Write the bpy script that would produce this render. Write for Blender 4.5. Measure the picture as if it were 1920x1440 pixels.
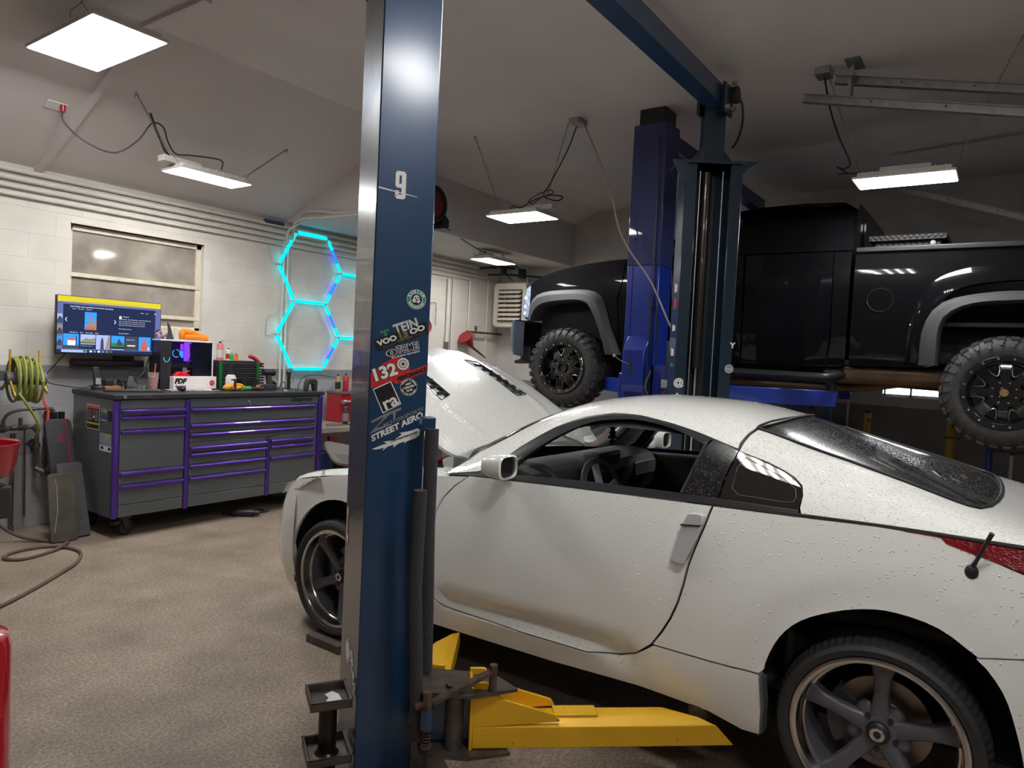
import bpy, bmesh, math, random
from math import pi, sin, cos, radians as rad
from mathutils import Vector, Matrix, geometry
import numpy as np
random.seed(7)
for o in list(bpy.data.objects): bpy.data.objects.remove(o, do_unlink=True)
SC = bpy.context.scene
COL = SC.collection
V = Vector
# ------------------------------------------------ camera
yaw, pitch, roll = rad(35.14), rad(-2.26), rad(2.77)
fw = V((cos(yaw)*cos(pitch), sin(yaw)*cos(pitch), sin(pitch)))
rt = V((sin(yaw), -cos(yaw), 0)); upv = rt.cross(fw)
r2 = cos(roll)*rt + sin(roll)*upv; u2 = -sin(roll)*rt + cos(roll)*upv
cam = bpy.data.cameras.new('camera'); co = bpy.data.objects.new('camera', cam); COL.objects.link(co)
cam.sensor_fit = 'HORIZONTAL'; cam.sensor_width = 36; cam.lens = 1320/1920*36; cam.clip_start = .05; cam.clip_end = 100
co.matrix_world = Matrix(((r2.x, u2.x, -fw.x, 0), (r2.y, u2.y, -fw.y, 0), (r2.z, u2.z, -fw.z, 1.62), (0, 0, 0, 1)))
SC.camera = co
# ------------------------------------------------ world, exposure
SC.view_settings.view_transform = 'Standard'; SC.view_settings.look = 'None'
SC.view_settings.exposure = 1.0; SC.view_settings.gamma = 1.0; SC.view_settings.use_curve_mapping = False
w = bpy.data.worlds.new('world'); SC.world = w; w.use_nodes = True
w.node_tree.nodes['Background'].inputs[0].default_value = (.6, .75, 1, 1)
w.node_tree.nodes['Background'].inputs[1].default_value = .6
LAMP = 25.0       # strength of the high bay diffusers

# ------------------------------------------------ materials
MATS = {}
def nt(name):
    m = bpy.data.materials.new(name); m.use_nodes = True
    return m, m.node_tree, m.node_tree.nodes['Principled BSDF']
def inp(b, **k):
    for a, v in k.items():
        a = a.replace('_', ' ')
        b.inputs[a].default_value = v if not isinstance(v, tuple) else ((*v, 1) if len(v) == 3 else v)
def mat(name, col=(.5, .5, .5), rough=.5, metal=0., coat=0., var=0., vs=8., bump=0., bs=30., emit=None, es=0., trans=0., ior=None, spec=None, dirt=None, ds=5., dt=.55):
    """principled material with noise colour variation, bump and optional dirt patches"""
    if name in MATS: return MATS[name]
    m, t, b = nt(name); N = t.nodes; L = t.links
    inp(b, Base_Color=col, Roughness=rough, Metallic=metal)
    b.inputs['Coat Weight'].default_value = coat; b.inputs['Coat Roughness'].default_value = .03
    if spec is not None: b.inputs['Specular IOR Level'].default_value = spec
    if emit: b.inputs['Emission Color'].default_value = (*emit, 1); b.inputs['Emission Strength'].default_value = es
    if trans: b.inputs['Transmission Weight'].default_value = trans
    if ior: b.inputs['IOR'].default_value = ior
    tc = None
    if var or bump or dirt:
        tc = N.new('ShaderNodeTexCoord')
    cur = None
    if var:
        n = N.new('ShaderNodeTexNoise'); n.inputs['Scale'].default_value = vs; n.inputs['Detail'].default_value = 6
        L.new(tc.outputs['Object'], n.inputs['Vector'])
        mr = N.new('ShaderNodeMapRange'); mr.inputs[1].default_value = .3; mr.inputs[2].default_value = .7
        mr.inputs[3].default_value = 1-var; mr.inputs[4].default_value = 1+var
        L.new(n.outputs[0], mr.inputs[0])
        mx = N.new('ShaderNodeVectorMath'); mx.operation = 'SCALE'; mx.inputs[0].default_value = col
        L.new(mr.outputs[0], mx.inputs['Scale']); cur = mx.outputs[0]
    if dirt:
        n = N.new('ShaderNodeTexNoise'); n.inputs['Scale'].default_value = ds; n.inputs['Detail'].default_value = 8; n.inputs['Roughness'].default_value = .65
        L.new(tc.outputs['Object'], n.inputs['Vector'])
        cr = N.new('ShaderNodeMapRange'); cr.inputs[1].default_value = dt; cr.inputs[2].default_value = dt+.07
        L.new(n.outputs[0], cr.inputs[0])
        mx = N.new('ShaderNodeMix'); mx.data_type = 'RGBA'; mx.inputs[6].default_value = (*col, 1); mx.inputs[7].default_value = (*dirt, 1)
        if cur: L.new(cur, mx.inputs[6])
        L.new(cr.outputs[0], mx.inputs[0]); cur = mx.outputs[2]
    if cur: L.new(cur, b.inputs['Base Color'])
    if bump:
        n = N.new('ShaderNodeTexNoise'); n.inputs['Scale'].default_value = bs; n.inputs['Detail'].default_value = 4
        L.new(tc.outputs['Object'], n.inputs['Vector'])
        bp = N.new('ShaderNodeBump'); bp.inputs['Strength'].default_value = bump; bp.inputs['Distance'].default_value = .01
        L.new(n.outputs[0], bp.inputs['Height']); L.new(bp.outputs[0], b.inputs['Normal'])
    MATS[name] = m
    return m
def emis(name, col, s):
    if name in MATS: return MATS[name]
    m = bpy.data.materials.new(name); m.use_nodes = True; t = m.node_tree; t.nodes.clear()
    e = t.nodes.new('ShaderNodeEmission'); o = t.nodes.new('ShaderNodeOutputMaterial')
    e.inputs[0].default_value = (*col, 1); e.inputs[1].default_value = s; t.links.new(e.outputs[0], o.inputs[0])
    MATS[name] = m; return m

# ------------------------------------------------ mesh builder
class MB:
    def __init__(s): s.v = []; s.f = []; s.m = []; s.k = 0
    def add(s, vs, fs, k=None):
        n = len(s.v); s.v += [V(p) for p in vs]
        for f in fs: s.f.append([i+n for i in f]); s.m.append(s.k if k is None else k)
        return s
    def frame(s, vs, fs, M, k=None): return s.add([M @ V(p) for p in vs], fs, k)
    def box(s, x0, x1, y0, y1, z0, z1, M=None):
        vs = [(x, y, z) for z in (z0, z1) for y in (y0, y1) for x in (x0, x1)]
        fs = [(0, 2, 3, 1), (4, 5, 7, 6), (0, 1, 5, 4), (2, 6, 7, 3), (0, 4, 6, 2), (1, 3, 7, 5)]
        return s.add([M @ V(p) for p in vs] if M else vs, fs)
    def cbox(s, c, size, rz=0, M=None):
        R = Matrix.Translation(V(c)) @ Matrix.Rotation(rz, 4, 'Z')
        if M: R = Matrix.Translation(V(c)) @ M
        a, b, d = [q/2 for q in size]
        return s.box(-a, a, -b, b, -d, d, R)
    def beam(s, p0, p1, wd, ht, up=(0, 0, 1)):
        p0 = V(p0); p1 = V(p1); d = (p1-p0).normalized(); u = V(up); r = d.cross(u).normalized(); u = r.cross(d)
        vs = []
        for p in (p0, p1):
            for a, b in ((-1, -1), (1, -1), (1, 1), (-1, 1)): vs.append(p+r*a*wd/2+u*b*ht/2)
        return s.add(vs, [(3, 2, 1, 0), (4, 5, 6, 7), (0, 1, 5, 4), (1, 2, 6, 5), (2, 3, 7, 6), (3, 0, 4, 7)])
    def cyl(s, p0, p1, r, r2=None, n=16, cap=True):
        p0 = V(p0); p1 = V(p1); r2 = r if r2 is None else r2
        d = (p1-p0).normalized(); a = d.orthogonal().normalized(); b = d.cross(a)
        vs = []; fs = []
        for p, q in ((p0, r), (p1, r2)):
            for i in range(n): t = 2*pi*i/n; vs.append(p+(a*cos(t)+b*sin(t))*q)
        for i in range(n): j = (i+1) % n; fs.append((i, j, n+j, n+i))
        if cap: fs += [tuple(range(n))[::-1], tuple(range(n, 2*n))]
        return s.add(vs, fs)
    def tube(s, pts, r, n=8, closed=False, rs=None):
        P = [V(p) for p in pts]; m = len(P); vs = []; fs = []; a = None
        for i, p in enumerate(P):
            q0 = P[i-1] if (i or closed) else P[0]; q1 = P[(i+1) % m] if (i < m-1 or closed) else P[-1]
            d = (q1-q0).normalized()
            if a is None: a = d.orthogonal().normalized()
            a = (a-d*a.dot(d)); a = a.normalized() if a.length > 1e-6 else d.orthogonal().normalized()
            b = d.cross(a); R = r if rs is None else rs[i]
            for k in range(n): t = 2*pi*k/n; vs.append(p+(a*cos(t)+b*sin(t))*R)
        for i in range(m if closed else m-1):
            for k in range(n):
                A = i*n+k; B = i*n+(k+1) % n; c = ((i+1) % m)*n
                fs.append((A, B, c+(k+1) % n, c+k))
        if not closed: fs += [tuple(range(n))[::-1], tuple(range((m-1)*n, m*n))]
        return s.add(vs, fs)
    def lathe(s, prof, c=(0, 0, 0), ax=(0, 0, 1), n=32, sx=1, fn=None, closed=False):
        """prof: (radius, height along ax)"""
        c = V(c); d = V(ax).normalized(); a = d.orthogonal().normalized() if abs(d.z) < .99 else V((1, 0, 0)); b = d.cross(a)
        vs = []; fs = []; m = len(prof)
        for i in range(n):
            t = 2*pi*i/n
            for j, (r, h) in enumerate(prof):
                if fn: r, h = fn(i, j, r, h)
                vs.append(c+(a*cos(t)*sx+b*sin(t))*r+d*h)
        for i in range(n):
            k = (i+1) % n
            for j in range(m if closed else m-1):
                j2 = (j+1) % m
                fs.append((i*m+j, k*m+j, k*m+j2, i*m+j2))
        return s.add(vs, fs)
    def prism(s, poly, O, U, W, d):
        """polygon in plane O + a*U + b*W, extruded by vector d"""
        O = V(O); U = V(U); W = V(W); d = V(d); n = len(poly)
        vs = [O+U*a+W*b for a, b in poly]; vs += [p+d for p in vs]
        fs = [tuple(range(n)), tuple(range(2*n-1, n-1, -1))]+[(i, n+i, n+(i+1) % n, (i+1) % n) for i in range(n)]
        return s.add(vs, fs)
    def sphere(s, c, r, sc=(1, 1, 1), n=16, h=10, M=None):
        c = V(c); vs = []; fs = []
        for j in range(h+1):
            p = pi*j/h
            for i in range(n):
                t = 2*pi*i/n; q = V((sin(p)*cos(t)*sc[0], sin(p)*sin(t)*sc[1], cos(p)*sc[2]))*r
                vs.append(c+(M @ q if M else q))
        for j in range(h):
            for i in range(n): k = (i+1) % n; fs.append((j*n+i, (j+1)*n+i, (j+1)*n+k, j*n+k))
        return s.add(vs, fs)
    def text(s, body, O, U, W, size, k=None, align='CENTER', shear=0., space=1., bold=0., fit=None):
        """flat lettering lying on plane O,U(right),W(up)"""
        c = bpy.data.curves.new('txt', 'FONT'); c.body = body; c.size = size; c.align_x = align; c.align_y = 'CENTER'
        c.shear = shear; c.space_character = space; c.offset = bold; c.resolution_u = 3
        o = bpy.data.objects.new('txt', c); me = o.to_mesh()
        O = V(O); U = V(U).normalized(); W = V(W).normalized()
        xs = [p.co.x for p in me.vertices]; ys = [p.co.y for p in me.vertices]; kx = ky = 1; ox = oy = 0
        if fit and xs:      # stretch to a given width and height, centred on O
            ox = (min(xs)+max(xs))/2; oy = (min(ys)+max(ys))/2; kx = fit[0]/max(1e-6, max(xs)-min(xs)); ky = fit[1]/max(1e-6, max(ys)-min(ys))
        vs = [O+U*(p.co.x-ox)*kx+W*(p.co.y-oy)*ky for p in me.vertices]; fs = [tuple(f.vertices) for f in me.polygons]
        s.add(vs, fs, k); o.to_mesh_clear(); bpy.data.objects.remove(o); bpy.data.curves.remove(c)
        return s
    def build(s, name, mats, parent=None, world=True, smooth=35, bev=0, seg=2, sub=0, **tags):
        if not isinstance(mats, (list, tuple)): mats = [mats]
        me = bpy.data.meshes.new(name)
        if parent is not None and world:
            I = WM[parent.name].inverted(); vs = [I @ p for p in s.v]
        else: vs = s.v
        me.from_pydata([tuple(p) for p in vs], [], s.f)
        for m in mats: me.materials.append(m)
        me.polygons.foreach_set('material_index', s.m)
        bm = bmesh.new(); bm.from_mesh(me); bmesh.ops.remove_doubles(bm, verts=bm.verts, dist=1e-5)
        bmesh.ops.recalc_face_normals(bm, faces=bm.faces); bm.to_mesh(me); bm.free()
        if smooth:
            me.shade_smooth()
            try: me.set_sharp_from_angle(angle=rad(smooth))
            except Exception: pass
        o = bpy.data.objects.new(name, me); COL.objects.link(o)
        if parent is not None: o.parent = parent; WM[o.name] = WM[parent.name].copy()
        else: WM[o.name] = Matrix()
        if bev:
            b = o.modifiers.new('bevel', 'BEVEL'); b.width = bev; b.segments = seg; b.limit_method = 'ANGLE'; b.angle_limit = rad(40)
        if sub:
            q = o.modifiers.new('sub', 'SUBSURF'); q.levels = sub; q.render_levels = sub
        for a, v in tags.items(): o[a] = v
        return o
WM = {}
def thing(name, label, cat, loc=(0, 0, 0), rot=None, group=None):
    o = bpy.data.objects.new(name, None); COL.objects.link(o); o.empty_display_size = .1
    M = Matrix.Translation(V(loc))
    if rot is not None: M = M @ (rot if isinstance(rot, Matrix) else Matrix.Rotation(rot, 4, 'Z'))
    o.matrix_world = M; o.matrix_basis = M; WM[o.name] = M
    o['label'] = label; o['category'] = cat
    if group: o['group'] = group
    return o
def tag(o, label, cat, group=None):
    o['label'] = label; o['category'] = cat
    if group: o['group'] = group
    return o
def dup(o, M=None, parent=None, label=None, group=None):
    """copy of a thing (or part) with its parts and sub-parts"""
    c = o.copy(); COL.objects.link(c); c.parent = parent
    WM[c.name] = WM[o.name].copy()
    if M is not None: c.matrix_basis = M; WM[c.name] = M
    if label: c['label'] = label
    if group: c['group'] = group
    for ch in [x for x in bpy.data.objects if x.parent == o]: dup(ch, None, c)
    return c
def cr(pts, n=6, closed=False):
    """catmull-rom through points"""
    P = [V(p) for p in pts]; out = []; m = len(P)
    rng = range(m if closed else m-1)
    for i in rng:
        p0 = P[(i-1) % m] if (closed or i) else P[0]*2-P[1]; p1 = P[i]; p2 = P[(i+1) % m]; p3 = P[(i+2) % m] if (closed or i < m-2) else P[-1]*2-P[-2]
        for k in range(n):
            t = k/n; out.append(.5*((2*p1)+(p2-p0)*t+(2*p0-5*p1+4*p2-p3)*t*t+(3*p1-p0-3*p2+p3)*t**3))
    if not closed: out.append(P[-1])
    return out
def rrect(w, h, r, n=4, cx=0, cy=0):
    out = []
    for (a, b, t0) in ((w/2-r, h/2-r, 0), (-w/2+r, h/2-r, 90), (-w/2+r, -h/2+r, 180), (w/2-r, -h/2+r, 270)):
        for i in range(n+1): t = rad(t0+90*i/n); out.append((cx+a+r*cos(t), cy+b+r*sin(t)))
    return out
X_, Y_, Z_ = V((1, 0, 0)), V((0, 1, 0)), V((0, 0, 1))
black = mat('black_plastic', (.018, .018, .02), .45)
blackm = mat('black_satin_metal', (.02, .02, .022), .35, .3, bump=.05)
chrome = mat('chrome', (.75, .75, .75), .15, 1)
steel = mat('galvanised_steel', (.42, .42, .41), .42, .8, var=.15, vs=20)
white = mat('white_plastic', (.75, .75, .73), .4)
rubber = mat('rubber', (.022, .022, .023), .65, bump=.2, bs=60)
red = mat('red_paint', (.42, .012, .02), .35, coat=.4)
grey = mat('grey_plastic', (.12, .12, .125), .5)
rust = mat('rusty_iron', (.11, .07, .05), .7, .4, var=.4, vs=25, bump=.3, bs=60)
# ------------------------------------------------ room shell
YW, XB, ZC0, ZL = 6.62, 8.95, 3.75, 2.97
def block_wall(name, axis, hi, mid, lo, z1, z2):
    """painted concrete blocks with stepped paint bands; axis = running direction"""
    m, t, b = nt(name); N = t.nodes; L = t.links
    tc = N.new('ShaderNodeTexCoord'); sp = N.new('ShaderNodeSeparateXYZ'); L.new(tc.outputs['Object'], sp.inputs[0])
    cb = N.new('ShaderNodeCombineXYZ'); L.new(sp.outputs[axis], cb.inputs[0]); L.new(sp.outputs[2], cb.inputs[1])
    br = N.new('ShaderNodeTexBrick'); L.new(cb.outputs[0], br.inputs['Vector']); br.inputs['Scale'].default_value = 1
    br.inputs['Brick Width'].default_value = .405; br.inputs['Row Height'].default_value = .203; br.inputs['Mortar Size'].default_value = .004
    br.inputs['Mortar Smooth'].default_value = .6; br.inputs['Color1'].default_value = (1, 1, 1, 1); br.inputs['Color2'].default_value = (.96, .96, .96, 1); br.inputs['Mortar'].default_value = (.93, .93, .93, 1)
    n1 = N.new('ShaderNodeTexNoise'); n1.inputs['Scale'].default_value = 3; n1.inputs['Detail'].default_value = 8; L.new(tc.outputs['Object'], n1.inputs['Vector'])
    # band edges wobble a little
    ad = N.new('ShaderNodeMath'); ad.operation = 'MULTIPLY_ADD'; ad.inputs[1].default_value = .02; L.new(n1.outputs[0], ad.inputs[0]); L.new(sp.outputs[2], ad.inputs[2])
    def step(z):
        q = N.new('ShaderNodeMapRange'); q.inputs[1].default_value = z; q.inputs[2].default_value = z+.006; L.new(ad.outputs[0], q.inputs[0]); return q.outputs[0]
    mA = N.new('ShaderNodeMix'); mA.data_type = 'RGBA'; mA.inputs[6].default_value = (*lo, 1); mA.inputs[7].default_value = (*mid, 1); L.new(step(z2), mA.inputs[0])
    mB = N.new('ShaderNodeMix'); mB.data_type = 'RGBA'; mB.inputs[7].default_value = (*hi, 1); L.new(mA.outputs[2], mB.inputs[6]); L.new(step(z1), mB.inputs[0])
    mr = N.new('ShaderNodeMapRange'); mr.inputs[1].default_value = .25; mr.inputs[2].default_value = .75; mr.inputs[3].default_value = .86; mr.inputs[4].default_value = 1.1; L.new(n1.outputs[0], mr.inputs[0])
    mu = N.new('ShaderNodeMix'); mu.data_type = 'RGBA'; mu.blend_type = 'MULTIPLY'; mu.inputs[0].default_value = 1; L.new(mB.outputs[2], mu.inputs[6]); L.new(br.outputs[0], mu.inputs[7])
    sc = N.new('ShaderNodeVectorMath'); sc.operation = 'SCALE'; L.new(mu.outputs[2], sc.inputs[0]); L.new(mr.outputs[0], sc.inputs['Scale'])
    L.new(sc.outputs[0], b.inputs['Base Color']); b.inputs['Roughness'].default_value = .55
    # bump: mortar plus horizontal brush ripples
    mp = N.new('ShaderNodeMapping'); mp.inputs['Scale'].default_value = (6, 6, 90); L.new(tc.outputs['Object'], mp.inputs[0])
    n2 = N.new('ShaderNodeTexNoise'); n2.inputs['Scale'].default_value = 1; n2.inputs['Detail'].default_value = 5; L.new(mp.outputs[0], n2.inputs['Vector'])
    ml = N.new('ShaderNodeMath'); ml.operation = 'MULTIPLY_ADD'; ml.inputs[1].default_value = .25; L.new(n2.outputs[0], ml.inputs[0])
    inv = N.new('ShaderNodeMath'); inv.operation = 'SUBTRACT'; inv.inputs[0].default_value = 1; L.new(br.outputs['Fac'], inv.inputs[1]); L.new(inv.outputs[0], ml.inputs[2])
    bp = N.new('ShaderNodeBump'); bp.inputs['Strength'].default_value = .4; bp.inputs['Distance'].default_value = .008; L.new(ml.outputs[0], bp.inputs['Height']); L.new(bp.outputs[0], b.inputs['Normal'])
    return m
wallL = block_wall('painted_block_cream', 0, (.70, .665, .60), (.29, .29, .30), (.42, .42, .44), 1.36, 1.245)
wallB = block_wall('painted_block_grey', 1, (.56, .535, .51), (.20, .20, .21), (.19, .19, .20), 1.27, .2)
ceilm = mat('ceiling_plaster', (.70, .65, .64), .7, var=.06, vs=1.2, bump=.06, bs=5)
def floor_mat():
    m, t, b = nt('worn_concrete'); N = t.nodes; L = t.links
    tc = N.new('ShaderNodeTexCoord')
    def noise(s, d=8, r=.6):
        n = N.new('ShaderNodeTexNoise'); n.inputs['Scale'].default_value = s; n.inputs['Detail'].default_value = d; n.inputs['Roughness'].default_value = r; L.new(tc.outputs['Object'], n.inputs['Vector']); return n.outputs[0]
    r = N.new('ShaderNodeValToRGB'); L.new(noise(2.2), r.inputs[0]); e = r.color_ramp.elements
    e[0].position = .3; e[0].color = (.215, .165, .122, 1); e[1].position = .72; e[1].color = (.385, .305, .235, 1)
    r2_ = N.new('ShaderNodeValToRGB'); L.new(noise(70, 4), r2_.inputs[0]); e = r2_.color_ramp.elements
    e[0].position = .38; e[0].color = (.62, .62, .62, 1); e[1].position = .66; e[1].color = (1.25, 1.25, 1.25, 1)
    mu = N.new('ShaderNodeMix'); mu.data_type = 'RGBA'; mu.blend_type = 'MULTIPLY'; mu.inputs[0].default_value = 1; L.new(r.outputs[0], mu.inputs[6]); L.new(r2_.outputs[0], mu.inputs[7])
    # oil stains
    st = N.new('ShaderNodeMapRange'); st.inputs[1].default_value = .70; st.inputs[2].default_value = .78; L.new(noise(3.3, 3, .5), st.inputs[0])
    mx = N.new('ShaderNodeMix'); mx.data_type = 'RGBA'; L.new(st.outputs[0], mx.inputs[0]); L.new(mu.outputs[2], mx.inputs[6]); mx.inputs[7].default_value = (.085, .065, .055, 1)
    vo = N.new('ShaderNodeTexVoronoi'); vo.inputs['Scale'].default_value = 22; L.new(tc.outputs['Object'], vo.inputs['Vector'])
    sp = N.new('ShaderNodeMapRange'); sp.inputs[1].default_value = .09; sp.inputs[2].default_value = .05; L.new(vo.outputs['Distance'], sp.inputs[0])
    sq = N.new('ShaderNodeMath'); sq.operation = 'MULTIPLY'; sq.inputs[1].default_value = .75; L.new(sp.outputs[0], sq.inputs[0])
    m3 = N.new('ShaderNodeMix'); m3.data_type = 'RGBA'; L.new(sq.outputs[0], m3.inputs[0]); L.new(mx.outputs[2], m3.inputs[6]); m3.inputs[7].default_value = (.6, .52, .44, 1)
    L.new(m3.outputs[2], b.inputs['Base Color']); b.inputs['Roughness'].default_value = .6
    bp = N.new('ShaderNodeBump'); bp.inputs['Strength'].default_value = .25; bp.inputs['Distance'].default_value = .006; L.new(noise(60), bp.inputs['Height']); L.new(bp.outputs[0], b.inputs['Normal'])
    return m
S = dict(kind='structure')
MB().box(-2.7, 9.15, -4.2, 6.82, -.15, 0).build('floor', floor_mat(), **S)
m = MB()
wx0, wx1, wz0, wz1 = 2.75, 3.97, 1.72, 2.575
for a in ((-2.7, wx0, 0, 3.9), (wx1, 9.15, 0, 3.9), (wx0, wx1, 0, wz0), (wx0, wx1, wz1, 3.9)): m.box(a[0], a[1], YW, YW+.2, a[2], a[3])
m.build('wall_left', wallL, smooth=0, **S)
m = MB(); by0, by1, bz0, bz1 = .22, 1.16, 1.37, 1.72
for a in ((-4.2, by0, 0, 3.9), (by1, YW, 0, 3.9), (by0, by1, 0, bz0), (by0, by1, bz1, 3.9)): m.box(XB, XB+.2, a[0], a[1], a[2], a[3])
m.build('wall_back', wallB, smooth=0, **S)
wdk = mat('dim_painted_wall', (.20, .19, .18), .6, var=.1)
MB().box(-2.7, 9.15, -4.2, -4.0, 0, 3.9).build('wall_right', wdk, smooth=0, **S)
MB().box(-2.7, -2.5, -4.0, YW, 0, 3.9).build('wall_front', wdk, smooth=0, **S)
YJ, YF, XS = 4.92, 5.3, 4.92
zs = lambda y: ZC0-(y-YJ)*(ZC0-ZL)/(YW-YJ)
m = MB().box(-2.7, 9.15, -4.2, YJ, ZC0, ZC0+.15)
m.prism([(YJ, ZC0), (YW, ZL), (YW+.2, ZL), (YW+.2, ZC0+.15), (YJ, ZC0+.15)], (-2.7, 0, 0), Y_, Z_, (11.85, 0, 0))
m.build('ceiling', ceilm, smooth=20, **S)
MB().prism([(YF, zs(YF)+.02), (YF, ZL), (YW, ZL), (YW, ZL+.02)], (XS, 0, 0), Y_, Z_, (XB-XS, 0, 0)).build('trim_1', mat('soffit_plaster', (.60, .57, .54), .7, var=.05, vs=2), smooth=0, **S)
# plaster step across the ceiling
MB().prism([(4.2, ZC0+.005), (4.2, ZC0-.03), (YJ, ZC0-.03), (YW, ZL-.03), (YW, ZL+.01), (YJ, ZC0+.005)], (2.46, 0, 0), Y_, Z_, (.06, 0, 0)).build('trim_2', ceilm, smooth=0, **S)
# window in the left wall: steel frame, three dusty panes stacked, wall reflection painted into their colour
fr = mat('window_frame_paint', (.66, .60, .48), .5, var=.12, vs=12)
wn = MB()
wn.box(wx0, wx1, YW+.05, YW+.10, wz0, wz0+.03); wn.box(wx0, wx1, YW+.05, YW+.10, wz1-.05, wz1)
wn.box(wx0, wx0+.035, YW+.05, YW+.10, wz0, wz1); wn.box(wx1-.05, wx1, YW+.05, YW+.10, wz0, wz1)
for z in (2.145, 1.835): wn.box(wx0, wx1, YW+.045, YW+.10, z-.018, z+.018)
wf = wn.build('window_1', fr, bev=.003, **S)
def pane_mat():
    m, t, b = nt('dusty_backed_glass_reflection'); N = t.nodes; L = t.links
    tc = N.new('ShaderNodeTexCoord'); n = N.new('ShaderNodeTexNoise'); n.inputs['Scale'].default_value = 3.5; n.inputs['Detail'].default_value = 7; L.new(tc.outputs['Object'], n.inputs['Vector'])
    r = N.new('ShaderNodeValToRGB'); L.new(n.outputs[0], r.inputs[0]); e = r.color_ramp.elements
    e[0].position = .35; e[0].color = (.26, .225, .185, 1); e[1].position = .7; e[1].color = (.46, .41, .35, 1); L.new(r.outputs[0], b.inputs['Base Color'])  # backing tone, made tanner to paint in the reflection of the bright wall
    b.inputs['Roughness'].default_value = .06; b.inputs['IOR'].default_value = 1.9
    return m
pm = pane_mat()
for a, b_ in ((wz0+.03, 1.817), (1.853, 2.127), (2.163, wz1-.05)):
    MB().box(wx0+.035, wx1-.05, YW+.07, YW+.08, a, b_).build('pane', pm, wf)
MB().box(wx0+.05, wx1-.06, YW+.12, YW+.14, wz0+.03, wz1-.06).build('backing_board', mat('old_board', (.2, .18, .15), .8, var=.2), wf)
MB().box(wx0-.0, wx1, YW-.01, YW+.05, wz1, wz1+.015).build('lintel', fr, wf)
# window in the far wall, daylight behind
w2 = MB()
w2.box(XB+.02, XB+.06, by0, by1, bz0, bz0+.03); w2.box(XB+.02, XB+.06, by0, by1, bz1-.03, bz1)
for y in (by0, .87, by1-.03): w2.box(XB+.02, XB+.06, y, y+.02, bz0, bz1)
w2o = w2.build('window_2', mat('window_white', (.8, .8, .78), .5), **S)
MB().box(XB+.05, XB+.055, by0, by1, bz0, bz1).build('pane', emis('daylight', (.9, .95, 1), 2.2), w2o)
# ------------------------------------------------ fixtures
housing = mat('fixture_housing', (.62, .60, .55), .45)
tubem = emis('fluorescent_tube', (1, .985, .96), LAMP*1.25)
diff = emis('fixture_diffuser', (1, .985, .97), LAMP)
chainm = mat('chain_zinc', (.25, .24, .22), .4, .9)
def chain(m, a, b, link=.032):
    a = V(a); b = V(b); d = (b-a); n = max(2, int(d.length/(link*.78))); d.normalize(); s1 = d.orthogonal().normalized(); s2 = d.cross(s1)
    for i in range(n):
        c = a+(b-a)*((i+.5)/n); q = s1 if i % 2 else s2
        pts = [c+d*(cos(t)*link*.5)+q*(sin(t)*link*.22) for t in [2*pi*k/8 for k in range(8)]]
        m.tube(pts, .0022, 4, closed=True)
def fixture(label, x0, x1, y0, y1, z, chains=(), driver=None, ribs=True, tubes=0):
    t = thing('ceiling_light', label, 'ceiling light', ((x0+x1)/2, (y0+y1)/2, z), group='high bay ceiling lights')
    long_x = (x1-x0) > (y1-y0)
    m = MB(); m.box(x0, x1, y0, y1, z, z+.018); i = .03; m.box(x0+i, x1-i, y0+i, y1-i, z+.018, z+.05)
    m.build('housing', housing, t, bev=.004)
    for q in range(tubes):
        yq = y0+(y1-y0)*(q+.5)/tubes; MB().box(x0+.02, x1-.02, yq-.018, yq+.018, z-.02, z-.002).build('lamp_tube', tubem, t, smooth=0)
    if not tubes: MB().box(x0+.012, x1-.012, y0+.012, y1-.012, z-.004, z+.002).build('diffuser', diff, t, smooth=0)
    m = MB(); cx, cy = (x0+x1)/2, (y0+y1)/2
    if driver is None: driver = (cx, cy)
    a, b_ = (.16, .05) if long_x else (.05, .16)
    m.box(driver[0]-a, driver[0]+a, driver[1]-b_, driver[1]+b_, z+.05, z+.10)
    m.build('driver_box', housing, t, bev=.004)
    if ribs:
        m = MB()
        for k in range(9):
            f = (k+.5)/9
            if long_x: m.box(x0+i+(x1-x0-2*i)*f-.003, x0+i+(x1-x0-2*i)*f+.003, y0+i-.002, y1-i+.002, z+.02, z+.056)
            else: m.box(x0+i-.002, x1-i+.002, y0+i+(y1-y0-2*i)*f-.003, y0+i+(y1-y0-2*i)*f+.003, z+.02, z+.056)
        m.build('cooling_ribs', housing, t)
    for (p, q) in chains:
        m = MB(); p = V(p); q = V(q)
        apex = q+(p-q)*min(.25, .16/(p-q).length) if (p-q).length > .2 else p
        ends = [q+V((0, .05, 0)), q-V((0, .05, 0))] if not long_x else [q+V((0, .06, 0)), q-V((0, .06, 0))]
        if not long_x: ends = [q+V((.06, 0, 0)), q-V((.06, 0, 0))]
        if (p-q).length > .2: chain(m, p, apex)
        for e in ends: m.tube([apex, e, V((e.x, e.y, z+.01))], .0025, 5)
        m.tube([p+V((0, 0, .0)), p-V((0, 0, .015)), p-V((.012, 0, .028)), p-V((0, 0, .04))], .0035, 5)
        m.build('chain', chainm, t)
    return t
fixture('large square-looking light near the ceiling, nearest in the left corner', 1.87, 2.31, 4.30, 5.20, 3.42, [((1.9, 4.5, ZC0), (1.9, 4.5, 3.47)), ((2.27, 5.0, zs(5.0)), (2.27, 5.0, 3.47))], (2.2, 4.62))
fixture('light on two chains above the window and television', 3.07, 3.72, 5.48, 5.79, 3.0, [((2.72, 5.52, zs(5.52)), (3.1, 5.63, 3.05)), ((4.15, 5.60, zs(5.6)), (3.69, 5.63, 3.05))], (3.16, 5.66))
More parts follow.
